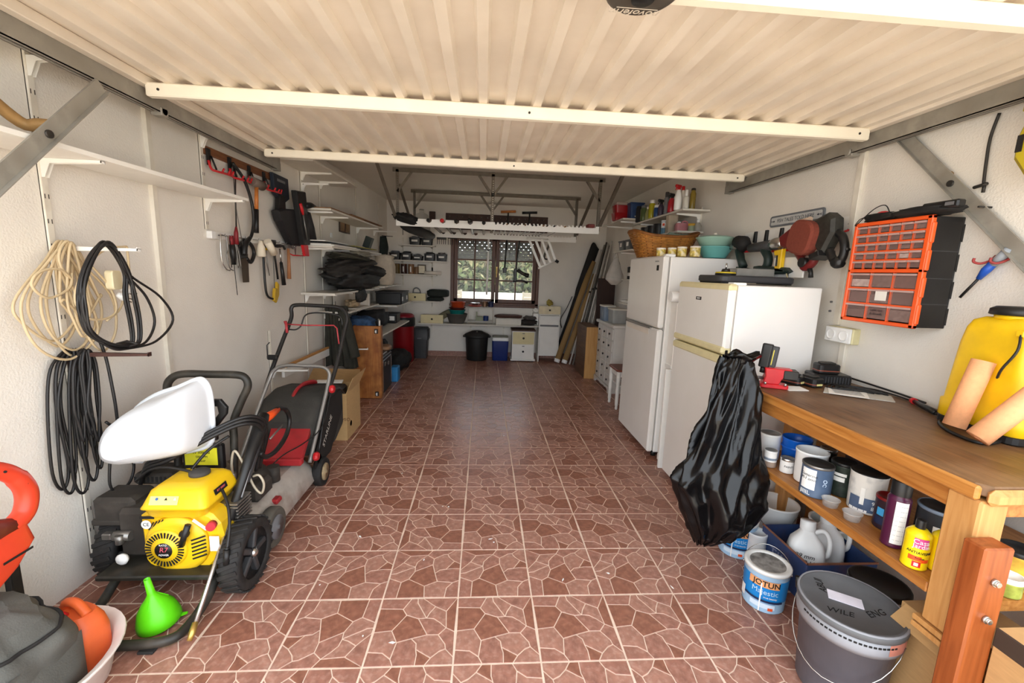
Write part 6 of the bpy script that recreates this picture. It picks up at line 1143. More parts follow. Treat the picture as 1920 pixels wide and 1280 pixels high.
drawer('cream drawer with round knob at the left end of the long low shelf', -.84, 7.26, .606, .37, .14, .26)
soft('dark_cushion', 'dark green cushion on the shelf beside the upper cream drawer', 'cushion', (-.755, 7.30, 1.035), (.185, .09, .065), mat('dark_green_cushion', '232823', .85, var=.2), 31, .08, 3.5)
soft('dark_cushion', 'flat dark cushion under the green one', 'cushion', (-.80, 7.30, .966), (.14, .085, .036), MATS['dark_green_cushion'], 32, .08, 3.5)
g = G(); g.tube(spl([(-.06, 0, .0), (-.05, 0, .07), (.0, 0, .095), (.05, 0, .06), (.06, 0, .0)], 5), .010, 7); g.box(-.07, -.02, 0, .07, .02, .02, .004); one(g, 'cable_loop', M_grey, 'grey cable loop lying on the upper cream drawer', 'cable', (-1.11, 7.27, 1.083))
soft('pillow', 'flat olive pillow leaning between the lower drawer and the basins', 'pillow', (-.66, 7.33, .66), (.20, .05, .055), mat('olive_pillow', '6b6750', .85, var=.15), 33, .08, 3.5, (0, rad(-32), 0))
def basin(label, x, y, z, r0, r1, h, m, sy=.85):
    g = G(); g.lathe([(0, .003), (r0, .003), (r0*1.02, .008), (r1, h-.012), (r1*1.07, h-.008), (r1*1.07, h), (r1*.98, h-.002), (r0*.97, .012), (0, .01)], 30, caps=False, sy=sy); return one(g, 'basin', m, label, 'basin', (x, y, z))
basin('grey oval basin on the long low shelf', -.435, 7.26, .606, .125, .18, .165, mat('basin_grey', '57544f', .5))
basin('teal bowl nested in the grey basin', -.43, 7.26, .735, .10, .135, .10, mat('teal_plastic', '1f7a74', .4), .9)
basin('dark red bowl sitting in the teal bowl', -.43, 7.26, .80, .10, .13, .075, mat('dark_red_bowl', '4a201c', .5), .9)
basin('orange-red casserole bowl on top of the bowls', -.42, 7.27, .868, .105, .125, .10, mat('orange_enamel', 'b0421f', .3, var=.15), .9)
wr = thing('wire_rack', 'white wire rack standing on the long low shelf under the window', 'rack', (-.035, 7.27, .606)); M_wire = mat('white_wire', 'cfcac0', .4)
for z in (.05, .285): part('tier', M_wire, wr, lambda q: [q.cyl((-.215, -.10+i*.025, z), (.215, -.10+i*.025, z), .003, n=6) for i in range(9)]).__setitem__('kind', 'stuff')
for x in (-.215, .215):
    for y in (-.10, .10): part('post', M_wire, wr, lambda q: q.cyl((x, y, 0), (x, y, .29), .005, n=7))
can('blue_mug', 'blue enamel mug on the lower tier of the wire rack', 'mug', (.06, 7.24, .66), .045, .08, mat('mug_blue', '1d3168', .35), open_=True)
g = G(); g.box(-.06, -.05, 0, .06, .05, .07, .003); g.box(-.055, -.03, .07, -.03, .0, .15, .003); one(g, 'small_box', mat('sage_box', '8f947c', .6), 'small sage-green box beside the blue mug', 'box', (-.055, 7.25, .66))
basin('red plate stack with a silver bowl on the wire rack', -.13, 7.27, .895, .09, .11, .025, mat('red_plate', 'a8483a', .4), 1); basin('silver bowl on the red plates', -.13, 7.27, .92, .06, .08, .04, M_chrome, 1)
can('tin_can', 'plain tin can on top of the wire rack', 'tin', (.035, 7.27, .895), .04, .095, mat('tin_brown', '8a6a52', .35, .4), a=0); can('blue_tin', 'small dark blue tin on top of the wire rack', 'tin', (.14, 7.27, .895), .045, .075, mat('dark_blue_tin', '1e2648', .4), lid=M_navy, a=0)
wbx = thing('white_box', 'long white box under a folded brown cloth on the low shelf', 'box', (.445, 7.25, .606)); part('box', M_wh2, wbx, lambda q: q.box(-.215, -.09, 0, .215, .09, .115, .004)); part('seam', M_grey, wbx, lambda q: q.box(-.2155, -.0905, .10, .2155, -.09, .103))
soft('brown_cloth', 'folded brown cloth lying on the long white box', 'cloth', (.44, 7.25, .722), (.23, .095, .028), mat('brown_cloth', '4c332b', .85, var=.2), 41, .15, 4)
soft('dark_cloth', 'dark bundled cloth at the right end of the low shelf', 'cloth', (.80, 7.26, .606), (.14, .10, .045), mat('dark_cloth', '2c2622', .85, var=.25), 42, .25, 3); soft('grey_cloth', 'greyish bundle lying on the dark cloth', 'cloth', (.82, 7.27, .69), (.11, .08, .035), mat('greyish_cloth', '4a4440', .85, var=.25), 43, .25, 3)
# floor along the back wall
bn = thing('dustbin', 'round black plastic dustbin with lid under the low shelf', 'dustbin', (-.085, 7.17, 0)); M_bin = mat('bin_black', '1d1d1c', .55, var=.2)
part('body', M_bin, bn, lambda q: q.lathe([(0, .002), (.165, .002), (.17, .01), (.19, .34), (.195, .40)], 32, caps=False)); part('lid', M_bin, bn, lambda q: q.lathe([(.205, .385), (.215, .395), (.213, .43), (.19, .445), (.12, .475), (.09, .49), (0, .492)], 32)); part('lid_grip', M_steel, bn, lambda q: q.box(-.012, -.10, .475, .012, -.06, .492, .004))
for s in (-1, 1): part('side_handle', M_bin, bn, lambda q: q.box(s*.19, -.06, .385, s*.235, .06, .42, .012))
cl = thing('cool_box', 'blue cool box with white lid beside the black dustbin', 'cool box', (.315, 7.19, 0)); part('body', mat('deep_blue', '1c2f6e', .45, var=.06), cl, lambda q: q.loft([[(x, y, z) for x, y in rrect(w, d_, .03, 4)] for z, w, d_ in ((0, .25, .20), (.01, .26, .21), (.34, .28, .23))])); part('lid', M_whitep, cl, lambda q: q.prism(rrect(.285, .235, .03, 4), .34, .395, None, .006)); part('lid_top', mat('lid_greygreen', '8b8d80', .5), cl, lambda q: q.prism(rrect(.27, .22, .03, 4), .395, .412, None, .006))
dr = thing('drawer_unit', 'small cream two-drawer unit with a brown top under the low shelf', 'drawer unit', (.70, 7.20, 0)); part('carcass', M_white, dr, lambda q: q.box(-.19, -.14, .045, .19, .15, .52, .003)); part('plinth', M_white, dr, lambda q: q.box(-.21, -.16, .015, .21, .15, .045, .003)); part('top', mat('brown_top', '4d372a', .6), dr, lambda q: q.box(-.205, -.155, .52, .205, .15, .545, .003))
for z0, z1, m in ((.30, .505, M_crm), (.06, .29, M_white)):
    f = part('drawer', m, dr, lambda q: q.box(-.18, -.153, z0, .18, -.14, z1, .003)); part('knob', M_dark, f, lambda q: q.lathe([(.008, 0), (.018, .008), (.014, .018), (0, .02)], 12, T(0, -.153, (z0+z1)/2, rx=pi/2))); part('label_holder', M_grey, f, lambda q: q.box(-.02, -.155, z1-.03, .02, -.153, z1-.018))
for s in (-1, 1): part('foot', M_black, dr, lambda q: q.box(s*.17-.02, -.13, 0, s*.17+.02, .13, .015))
kc = thing('bathroom_cabinet', 'tall narrow white cabinet right of the window', 'cabinet', (1.135, 7.24, 0)); KC = lambda nm, m, fn: part(nm, m, kc, fn)
KC('side', M_white, lambda q: q.box(-.175, -.15, 0, -.16, .16, .80)); KC('side', M_white, lambda q: q.box(.16, -.15, 0, .175, .16, .80)); KC('top', M_white, lambda q: q.box(-.185, -.16, .80, .185, .16, .815, .002)); KC('door', M_white, lambda q: q.box(-.158, -.148, .10, .158, -.135, .605, .003)); KC('drawer', M_white, lambda q: q.box(-.158, -.148, .635, .158, -.135, .79, .003)); KC('shelf_gap', M_grey, lambda q: q.box(-.158, -.14, .605, .158, .15, .633)); KC('back', M_wh2, lambda q: q.box(-.16, .14, .09, .16, .15, .80))
drawer('cream drawer with round knob standing on the tall white cabinet', 1.13, 7.22, .816, .37, .135, .26, mat('pale_cream', 'ddd0ae', .5))
soft('yellow_ornament', 'small yellowish ornament on the drawer atop the tall cabinet', 'ornament', (1.14, 7.22, .94), (.05, .035, .055), mat('ochre_ornament', '9c8a3c', .6, var=.3), 51, .5, 1.6)
soft('white_rag', 'crumpled white rag at the end of the low shelf by the cabinet', 'rag', (.93, 7.33, .82), (.055, .05, .035), M_paper, 52, .4); g = G(); g.box(-.05, -.08, 0, .05, .08, .20, .003); one(g, 'white_block', M_white, 'white block under the crumpled rag', 'block', (.925, 7.33, .606))
# wooden tool board above the window
tbd = thing('tool_board', 'dark brown tool board on the back wall above the window', 'board', (.2, YB, 2.17)); M_tb = wood('dark_brown_board', '4a3024', '38221a', .6, 5, (.8, 8, 8)); part('board', M_tb, tbd, lambda q: q.box(-.85, -.022, 0, .87, 0, .26, .003))
for i in range(16): part('peg', M_steel, tbd, lambda q: q.cyl((-.78+i*.105, -.022, .20), (-.78+i*.105, -.06, .21), .005, n=6))
for nm, lb, x, m in (('gimlet', 'gimlet with an orange wooden crosshandle above the tool board', .39, MATS['handle_orange']), ('drill_brace', 'black T-handled tool hanging on the tool board', .75, M_black)):
    t = thing(nm, lb, 'tool', (x, YB-.06, 2.48)); part('handle', m, t, lambda q: q.tube([(-.125, 0, 0), (-.05, 0, .004), (.05, 0, .012), (.125, 0, .016)], [.022, .02, .02, .022], 9)); part('shaft', M_dark, t, lambda q: q.cyl((0, 0, .005), (0, 0, -.26), .013))
g = G(); g.box(-.05, -.02, 0, .05, .02, .16, .004); one(g, 'dark_box', M_tb, 'small dark box standing left of the tool board', 'box', (-.87, YB-.03, 2.28))
# ------------------------------------------------------------------ ceiling rack with notched rails
M_ang = mat('slotted_angle', '6c6459', .55, .5, var=.12)
def angle(q, a, b, w=.035, t=.003):
    a = V(a); b = V(b); F = frame(a, b-a, (0, 1, 0)); h = (b-a).length; q.box(-w/2, -t/2, 0, w/2, t/2, h, 0, F); q.box(-w/2, 0, 0, -w/2+t, w, h, 0, F)
def rack(label, y, posts, x0, x1, notch, zr):
    t = thing('tool_rack', label, 'rack', (.16, y, ZC), group='ceiling racks'); of = Mx.Translation((-.16, -y, -ZC))
    part('beam', M_ang, t, lambda q: angle(q, (posts[0]-.05, y, 2.575), (posts[-1]+.05, y, 2.575), .045), of)
    for x in posts:
        po = part('post', M_ang, t, lambda q: angle(q, (x, y, 2.0), (x, y, 2.58)), of)
        h = G(); h.X = of; [h.cyl((x+.002, y-.0025, 2.03+i*.025), (x+.002, y-.003, 2.03+i*.025), .005, n=6) for i in range(20)]; o = h.ob('hole_row', M_trim if x == posts[1] else M_dark, po); o['kind'] = 'stuff'
        for s in (-1, 1):
            if (x == posts[0] and s < 0) or (x == posts[-1] and s > 0): continue
            part('brace', M_ang, t, lambda q: angle(q, (x, y, 2.34), (x+s*.16, y, 2.56), .028), of)
    part('side_brace', M_ang, t, lambda q: angle(q, (posts[0]-.02, y, 2.06), (posts[0]-.13, y-.45, 2.58), .035), of); part('side_brace', M_ang, t, lambda q: angle(q, (posts[-1]+.02, y, 2.06), (posts[-1]+.13, y-.45, 2.58), .035), of)
    def rail(q):
        poly = [(x0, zr-.085), (x1, zr-.085), (x1, zr)]; ns = []
        for a, b, st, w in notch:
            c = a
            while c < b: ns.append((c, w)); c += st
        for c, w in sorted(ns, reverse=True): poly += [(c+w, zr), (c+w*.85, zr-w*.9), (c, zr-w*1.4), (c-w*.85, zr-w*.9), (c-w, zr)]
        poly += [(x0, zr)]; q.prism(poly, -.010, .010, T(0, y, 0, rx=pi/2))
    part('notched_rail', M_white, t, rail, of)
    return t
rack('front ceiling rack of slotted steel with a white notched rail', 5.05, (-.985, .085, 1.325), -1.0, 1.335, ((-.94, -.05, .155, .030), (.13, 1.30, .046, .015)), 2.055)
rack('rear ceiling rack of slotted steel with a white notched rail', 6.35, (-1.0, .10, 1.335), -.98, 1.345, ((-.90, -.05, .155, .030), (.15, 1.30, .046, .015)), 2.04)
M_hand = wood('tool_handle_grey', '7a6a56', '5e5040', .7, 6, (8, .8, 8))
for i, (x, r_, y0, y1, lb) in enumerate(((-.63, .013, 4.98, 6.5, 'slim garden tool handle lying on both racks, leftmost'), (-.475, .014, 4.95, 6.55, 'garden tool handle on both racks, second from left'), (-.32, .012, 4.95, 6.5, 'garden tool handle on both racks, third from left'), (-.165, .015, 4.85, 6.6, 'thick garden tool handle with black end knob on the racks'), (-.01+.0, .013, 4.98, 6.5, 'garden tool handle on both racks beside the centre post'))):
    t = thing('garden_tool', lb, 'garden tool', (x, (y0+y1)/2, 2.035), group='long handles on the racks'); r_ *= 1.35; part('handle', M_hand if i != 3 else M_grey, t, lambda q: q.cyl((0, (y0-y1)/2, .0), (0, (y1-y0)/2, -.012), r_, r_*.9, n=10)); part('end_cap', M_black if i != 1 else M_red, t, lambda q: q.lathe([(r_*1.15, 0), (r_*1.25, .03), (r_*.6, .045), (0, .046)], 10, frame((0, (y0-y1)/2+.01, .0), (0, -1, 0))))
    if i < 4: part('tool_head', M_dark, t, lambda q: (q.box(-.07, (y1-y0)/2, -.10+.02*i, .07, (y1-y0)/2+.02, .0, .006), [q.cyl((-.06+k*.03, (y1-y0)/2+.01, -.10+.02*i), (-.06+k*.03, (y1-y0)/2-.01, -.17), .004, n=6) for k in range(5)]))
rgx = random.Random(11); M_rod = mat('rod_dark', '33302c', .35, var=.2)
for i, k in enumerate((0, 2, 3, 5, 6, 8, 10, 11, 13, 14, 16, 19)):
    x = .13+.042*k; dx_ = rgx.uniform(-.05, .05); t = thing('fishing_rod', 'thin fishing rod lying across both racks, number %s from the centre post' % ('one two three four five six seven eight nine ten eleven twelve'.split()[i]), 'fishing rod', (x, 5.7, 2.035), group='fishing rods on the racks')
    part('blank', M_rod, t, lambda q: q.tube([(0, -.72, .0), (dx_*.4, .2, -.008), (dx_, .85, -.006)], [.006, .004, .002], 6)); part('grip', (M_dark, M_black, mat('cork', '8d6c4a', .8))[i % 3], t, lambda q: q.cyl((0, -.72, .0), (0, -.56, .0), .0085, n=8)); part('reel_seat', M_steel, t, lambda q: q.cyl((dx_*.05, -.5, -.001), (dx_*.08, -.44, -.002), .007, n=7))
g = G(); g.box(-.04, -.06, 0, .04, .06, .04, .006); one(g, 'red_box', mat('dark_red_box', '6d2420', .5), 'small dark red box at the right end of the front rack', 'box', (1.23, 5.05, 2.036))
# tent bag on the left of the rack
soft('rod_bag', 'drooping black bag draped over the left end of the front rack', 'bag', (-.90, 5.10, 2.0), (.15, .14, .055), M_blackm, 61, .35, 2.0, (0, rad(14), 0)); t = thing('folded_tent', 'long black fabric sleeve lying under the front rack', 'sleeve', (-.80, 5.6, 1.98)); part('sleeve', M_blackm, t, lambda q: q.tube(spl([(-.16, -.42, .01), (-.06, -.1, -.01), (.05, .3, -.03), (.08, .70, -.02)], 6), [.03, .04, .05, .055, .06, .06, .062, .062, .06, .06, .058, .055, .05, .05, .045, .04, .04, .03, .02], 10)); part('tie', M_black, t, lambda q: q.tube([(-.155, -.40, .03), (-.15, -.42, -.10)], .004, 5))
jr = thing('glass_jar', 'large clear glass demijohn standing on the rear rack at left', 'jar', (-.90, 6.35, 2.035)); part('glass', mat('demijohn_glass', 'b9b6a8', .05, alpha=.3), jr, lambda q: q.lathe([(0, .002), (.11, .002), (.125, .02), (.125, .16), (.09, .22), (.035, .25), (.03, .29)], 24, caps=False)); part('plinth_tray', M_ang, jr, lambda q: q.box(-.13, -.12, -.012, .13, .12, .001)); part('rim', M_steel, jr, lambda q: q.lathe([(.034, .285), (.036, .295), (.03, .297)], 16, caps=False))
# white slatted frame hung from the rear rack and dark poles before the window
wf = thing('slatted_rack', 'white slatted metal frame hanging askew from the rear rack', 'frame', (.82, 6.30, 1.97)); wo = Mx.Translation((-.82, -6.30, -1.97))
A = [V((.64, 6.28, 1.985)), V((.83, 6.28, 1.575))]; B = [V((.93, 6.34, 1.985)), V((1.055, 6.34, 1.69))]
for i in range(4):
    k = i/3; a = A[0].lerp(B[0], k); b = A[1].lerp(B[1], k); part('slat', M_white, wf, lambda q: q.box(-.017, -.006, 0, .017, .006, (b-a).length, .002, frame(a, b-a, (0, 1, 0))), wo)
for a, b in ((A[0]-V((.03, 0, 0)), B[0]), (A[1]-V((.03, 0, .012)), B[1])): part('rail', M_white, wf, lambda q: q.cyl(a, b, .013, n=8), wo)
part('foot', M_black, wf, lambda q: q.cyl((1.055, 6.34, 1.69), (1.10, 6.35, 1.665), .022), wo)
t = thing('hanging_pole', 'dark short pole with clamp hanging before the right casement', 'pole', (.33, 6.36, 2.0)); part('pole', M_black, t, lambda q: q.cyl((0, 0, -.02), (-.02, 0, -.44), .013)); part('clamp', M_black, t, lambda q: (q.box(-.045, -.02, -.52, .012, .02, -.44, .008), q.box(-.055, -.012, -.47, .02, .012, -.45, .004)))
t = thing('hanging_pole', 'long dark pole with a sprinkler head hanging before the right casement', 'pole', (.52, 6.36, 2.0)); part('pole', M_black, t, lambda q: q.tube([(0, 0, -.02), (-.03, 0, -.30), (-.05, 0, -.60)], .011, 8)); part('joint', M_black, t, lambda q: q.box(-.075, -.02, -.64, -.025, .02, -.45, .01)); part('cross_arm', M_black, t, lambda q: q.tube([(-.08, 0, -.64), (.05, 0, -.62), (.14, 0, -.655)], [.016, .012, .02], 8)); hd2 = part('sprinkler_head', M_dark, t, lambda q: (q.tube([(-.02, 0, -.47), (.06, 0, -.52), (.11, 0, -.54)], [.03, .026, .03], 9))); part('nozzle', M_black, hd2, lambda q: q.cyl((.10, 0, -.54), (.15, 0, -.55), .032))
t = thing('hanging_pole', 'white pole with a dark ring hanging before the left casement', 'pole', (.065, 6.36, 2.0)); part('pole', M_white, t, lambda q: q.cyl((0, 0, .0), (-.012, 0, -.85), .014)); part('ring', M_black, t, lambda q: q.cyl((-.002, 0, -.19), (-.002, 0, -.21), .017)); part('hook', M_steel, t, lambda q: q.tube([(0, 0, 0), (0, 0, .03), (.01, .0, .035)], .004, 6))
t = thing('dark_hose', 'dark curved strap hanging through the white slatted frame', 'strap', (.95, 6.38, 1.99)); part('strap', mat('strap_grey', '4a453e', .7), t, lambda q: q.tube(spl([(0, 0, 0), (.0, 0, -.10), (-.045, 0, -.20), (-.06, 0, -.28)], 5), .016, 8)); part('buckle', M_black, t, lambda q: q.cyl((-.06, 0, -.28), (-.01, 0, -.29), .011))
# ------------------------------------------------------------------ right side: shelves, chest, tubes
def RW(y, z, o=0.0): return V((XR-o, y, z))
def PR(o=0.0, y=0.0, z=0.0): return Mx(((0, 0, -1, XR-o), (-1, 0, 0, y), (0, 1, 0, z), (0, 0, 0, 1)))   # local x towards the camera along the wall, y up, z out of the wall
def rp(q, yz, z0, z1, o=0.0, bev=0.0): q.prism([(-y, z) for y, z in yz], z0, z1, PR(o), bev)
def rshelf(label, y0, y1, z, dep, brk):
    t = thing('bracket_shelf', label, 'shelf', (XR, (y0+y1)/2, z), group='shelves on the right wall'); of = Mx.Translation((-XR, -(y0+y1)/2, -z))
    part('board', M_wh2, t, lambda q: q.box(XR-dep, y0, z-.018, XR-.013, y1, z, .002), of)
    for y in brk:
        part('upright', M_trim, t, lambda q: q.box(XR-.012, y-.013, z-.25, XR, y+.013, z+.05), of)
        part('bracket', M_white, t, lambda q: (rp(q, [(0, 0)], 0, 0) if False else q.prism([(XR-.012, z-.019), (XR-dep+.03, z-.019), (XR-dep+.03, z-.032), (XR-.05, z-.045), (XR-.03, z-.09), (XR-.012, z-.095)], y-.009, y+.009, Mx(((1, 0, 0, 0), (0, 0, 1, 0), (0, 1, 0, 0), (0, 0, 0, 1))))), of)
    return t
rshelf('white shelf of spray bottles high above the tall fridge', 3.96, 5.28, 2.135, .28, (4.15, 5.1))
rshelf('white shelf with red and blue boxes high in the right back area', 5.32, 6.25, 2.205, .40, (5.5, 6.1))
rshelf('white shelf of small pots just behind the wicker basket', 4.05, 5.28, 1.945, .27, (4.5,))
rshelf('white shelf with black labelled bins behind the tall fridge', 4.75, 5.45, 1.80, .46, (5.2,))
def bottle(label, x, y, z, r, h, m, capm, caph=.03, capr=None, shoulder=.2, trig=None, group='bottles on the upper right shelf'):
    t = thing('bottle', label, 'bottle', (x, y, z), (0, 0, .5), group); capr = capr or r*.5
    part('body', m, t, lambda q: q.lathe([(0, .001), (r*.95, .001), (r, .006), (r, h*(1-shoulder)), (r*.75, h*(1-shoulder*.45)), (capr*.85, h)], 16, caps=False)); part('cap', capm, t, lambda q: q.lathe([(capr, h-.004), (capr, h+caph), (capr*.8, h+caph+.004), (0, h+caph+.004)], 14, caps=False))
    if trig is not None: part('trigger_head', trig, t, lambda q: (q.box(-.05, -.012, h+caph-.005, .03, .012, h+caph+.022, .006), q.tube([(-.03, 0, h+caph), (-.045, 0, h+caph-.03)], .006, 6)))
    return t
SZ = 2.136
bottle('amber pump bottle with white nozzle at the near end of the upper shelf', 1.935, 4.02, SZ, .026, .175, mat('amber', '8a7430', .25, alpha=.9), M_black, .012, .02); part('nozzle', M_whitep, bpy.data.objects['bottle'], lambda q: q.cyl((0, 0, .18), (0, 0, .225), .007))
bottle('slim white bottle beside the amber one', 1.872, 4.02, SZ, .026, .12, M_wh2, M_whitep, .05, .014, .1)
bottle('white spray bottle with red trigger on the upper shelf', 1.83, 4.10, SZ, .034, .19, M_whitep, M_red, .02, .016, .45, M_red)
bottle('white flask with red collar behind the red-trigger spray', 1.90, 4.16, SZ, .032, .2, M_paper, M_red, .03, .014, .3)
bottle('red spray bottle with a wide black trigger', 1.84, 4.26, SZ, .036, .14, mat('red_clear', 'a8202a', .3), M_black, .02, .016, .3, M_black)
bottle('grey bottle with a dark cap beside the red spray', 1.835, 4.37, SZ, .024, .165, M_grey, M_dgrey, .045, .019, .08)
bottle('small dark bottle behind the grey one', 1.90, 4.42, SZ, .028, .10, M_dark, M_black, .03, None, .3)
bottle('dark spray bottle with black trigger near the middle of the upper shelf', 1.835, 4.50, SZ, .03, .12, mat('plum', '3d3242', .4), M_black, .02, None, .3, M_black)
bottle('blue bottle with white cap on the upper shelf', 1.84, 4.62, SZ, .032, .10, mat('blue_bottle', '2c4a7c', .35), M_whitep, .02, .028, .1)
bottle('yellow bottle with white cap on the upper shelf', 1.84, 4.76, SZ, .036, .165, mat('yellow_oil', 'a8a022', .25), M_whitep, .028, .03, .1)
bottle('pale green flask beside the yellow bottle', 1.84, 4.88, SZ, .028, .12, mat('pale_olive', '8d8d5a', .4), M_cream, .02, None, .5)
bottle('olive bottle farther along the upper shelf', 1.84, 5.0, SZ, .04, .15, mat('olive_bottle', '4c5a34', .3), M_grey, .02, .034, .1)
bottle('black canister at the far end of the upper shelf', 1.83, 5.14, SZ, .034, .17, M_blackm, M_black, .012, .03, .05)
rbx = thing('storage_box', 'red plastic box with a pale lid on the far upper shelf', 'box', (1.755, 5.62, 2.206)); part('lower_tub', mat('red_tub', 'a01c22', .35), rbx, lambda q: q.loft([[(x, y, z) for x, y in rrect(w, w*.9, .03, 4)] for z, w in ((0, .17), (.085, .2), (.088, .21))])); part('upper_tub', MATS['red_tub'], rbx, lambda q: q.loft([[(x, y, z) for x, y in rrect(w, w*.9, .03, 4)] for z, w in ((.09, .16), (.185, .19))])); part('lid', mat('clear_lid', 'b8a8a0', .3), rbx, lambda q: q.prism(rrect(.165, .15, .03), .186, .225, None, .01))
bbx = thing('storage_box', 'blue plastic box beside the red one on the far upper shelf', 'box', (1.885, 5.42, 2.206)); part('body', mat('blue_tub', '24406c', .35), bbx, lambda q: q.loft([[(x, y, z) for x, y in rrect(w, .14, .02, 4)] for z, w in ((0, .16), (.18, .18))])); part('lid', MATS['blue_tub'], bbx, lambda q: q.prism(rrect(.19, .15, .02), .18, .195, None, .004)); part('label', M_paper, bbx, lambda q: q.box(-.03, -.0715, .02, .03, -.0705, .035))
can('white_cup', 'white cup at the outer end of the far upper shelf', 'cup', (1.73, 5.82, 2.206), .028, .075, M_whitep, open_=True)
can('black_pot', 'round black pot behind the red box', 'pot', (1.82, 5.86, 2.206), .07, .18, M_black, lid=M_black)
mz = 1.946
can('wipes_tub', 'white and blue tub on the shelf behind the basket', 'tub', (1.87, 4.46, mz), .032, .125, mat('tub_blue', '5f8aa0', .4), lid=M_whitep, stripes=((M_whitep, .06, .12),), patches=((M_orange, -.4, .3, .08, .105),))
g = G(); g.box(-.05, -.03, 0, .05, .03, .20, .003); one(g, 'pale_carton', mat('beige_carton', 'b3a590', .7), 'tall beige carton on the shelf behind the basket', 'carton', (1.89, 4.33, mz), (0, 0, .1))
pj_ = thing('canister', 'pink plastic canister with handle on the shelf behind the basket', 'canister', (1.95, 4.22, mz)); part('body', mat('pink_fluid', 'b97a80', .35), pj_, lambda q: q.loft([[(x, y, z) for x, y in rrect(w, .08, .02, 4)] for z, w in ((0, .13), (.065, .135), (.085, .12))])); part('cap', M_whitep, pj_, lambda q: q.cyl((-.035, 0, .085), (-.035, 0, .10), .018)); part('handle', MATS['pink_fluid'], pj_, lambda q: q.tube(spl([(-.005, 0, .085), (.01, 0, .105), (.045, 0, .10), (.058, 0, .07)], 4), .009, 7))
can('yellow_pot', 'small yellow pot on the shelf behind the basket', 'pot', (2.0, 4.12, mz), .034, .055, mat('dull_green', '8f9a80', .5), lid=mat('mustard_lid', 'c79a30', .5), lidh=.02)
bottle('clear squat bottle with white cap at the end of the lower shelf', 2.04, 4.08, mz, .033, .085, mat('clear_bottle', 'b5b0a6', .15, alpha=.6), M_whitep, .02, .014, .4, group='bottles')
for i, (x, y, lb) in enumerate(((1.88, 4.60, 'black pot behind the basket, nearest the blue-white tub'), (1.88, 4.78, 'black pot behind the basket, middle one'), (1.88, 4.98, 'black pot behind the basket, farthest one'))): can('black_pot', lb, 'pot', (x, y, mz), .065, .105, M_black, lid=M_black, lidh=.01, group='black pots')
for i, (y, lb) in enumerate(((4.92, 'nearer'), (5.16, 'farther'))):
    t = thing('storage_bin', 'black labelled bin on the right shelf behind the fridge, %s' % lb, 'bin', (1.78, y, 1.801), group='black bins on the right'); part('body', M_black, t, lambda q: q.loft([[(a, b, c) for a, b in rrect(w, d_, .015, 3)] for c, w, d_ in ((0, .24, .18), (.11, .27, .2))])); part('label', M_paper, t, lambda q: q.box(-.1365, -.04, .04, -.1345, .03, .085)); part('rim', M_dgrey, t, lambda q: q.box(-.138, -.103, .10, .138, .103, .112, .004))
sbg = thing('carrier_bag', 'translucent white carrier bag hanging behind the tall fridge', 'bag', (1.70, 5.48, 1.80)); M_pb = mat('thin_polythene', 'c9c5bd', .35, var=.1, alpha=.8)
part('sack', M_pb, sbg, lambda q: q.grid(lambda u, v: ((.02+.125*(v**.8)*(1 if v < .8 else (1-(v-.8)*4.2)))*cos(2*pi*u)*(1+.15*_nz.noise(V((cos(2*pi*u)*2, sin(2*pi*u)*2, v*4)))), (.02+.07*v*(1 if v < .8 else (1-(v-.8)*4.2)))*sin(2*pi*u), -.08-.34*v), 26, 16, wu=True))
for s in (-1, 1): part('handle', M_pb, sbg, lambda q: q.tube(spl([(s*.03, 0, -.10), (s*.018, 0, -.04), (0, 0, .01)], 4), .014, 6, flat=.3))
part('contents', mat('bag_contents', '9c968c', .7, var=.3), sbg, lambda q: lump(q, (0, 0, -.35), (.085, .045, .05), 71, .3)); part('hook', M_steel, sbg, lambda q: q.cyl((0, 0, .005), (.10, 0, .0), .005, n=6))
# wicker basket, flower tins and bowls on the tall fridge
FT = 1.669
wk = thing('wicker_basket', 'brown wicker basket on top of the tall fridge', 'basket', (1.60, 3.83, FT)); M_wk = [mat('wicker_tan', 'a8702f', .6, var=.25, scale=30), mat('wicker_dark', '7d4c1c', .6, var=.25, scale=30)]
def bk(a, z): k = z/.2; return V(((.20+.09*k)*(abs(cos(a))**.6)*(1 if cos(a) >= 0 else -1), (.12+.07*k)*(abs(sin(a))**.6)*(1 if sin(a) >= 0 else -1), z+.025*k*cos(2*a)))
wv = part('weave', M_wk[0], wk, lambda q: [q.tube([bk(2*pi*i/44, .006+j*.0125)+V((0.004*(1 if (i+j) % 2 else -1)*cos(2*pi*i/44), .004*(1 if (i+j) % 2 else -1)*sin(2*pi*i/44), 0)) for i in range(44)], .0066, 5, True) for j in range(16)]); wv['kind'] = 'stuff'
for i in range(22): part('stake', M_wk[1], wk, lambda q: q.tube([bk(2*pi*i/22, z) for z in (0, .1, .2)], .005, 5))
part('rim', M_wk[1], wk, lambda q: q.tube([bk(2*pi*i/44, .205) for i in range(44)], .012, 7, True)); part('base', M_wk[1], wk, lambda q: q.prism([(bk(2*pi*i/30, 0).x*.98, bk(2*pi*i/30, 0).y*.98) for i in range(30)], 0, .008))
soft('cloth_bundle', 'greenish cloth lying in the wicker basket', 'cloth', (1.72, 3.82, FT+.10), (.12, .09, .06), mat('sage_cloth', '7d8a7a', .8, var=.2), 81, .3)
M_fl = mat('floral_tin', 'cdb558', .45, var=.5, scale=45, dirt='ece6d4', damt=.9, dscale=35)
for i, (x, y, r_, h_) in enumerate(((1.46, 3.50, .036, .068), (1.535, 3.46, .034, .07), (1.60, 3.42, .036, .078), (1.68, 3.36, .039, .082))): can('floral_tin', 'yellow floral tin on the tall fridge, %s' % ('farthest', 'third', 'second', 'nearest')[i], 'tin', (x, y, FT), r_, h_, M_fl, lid=None, rimm=M_cream, group='yellow floral tins')
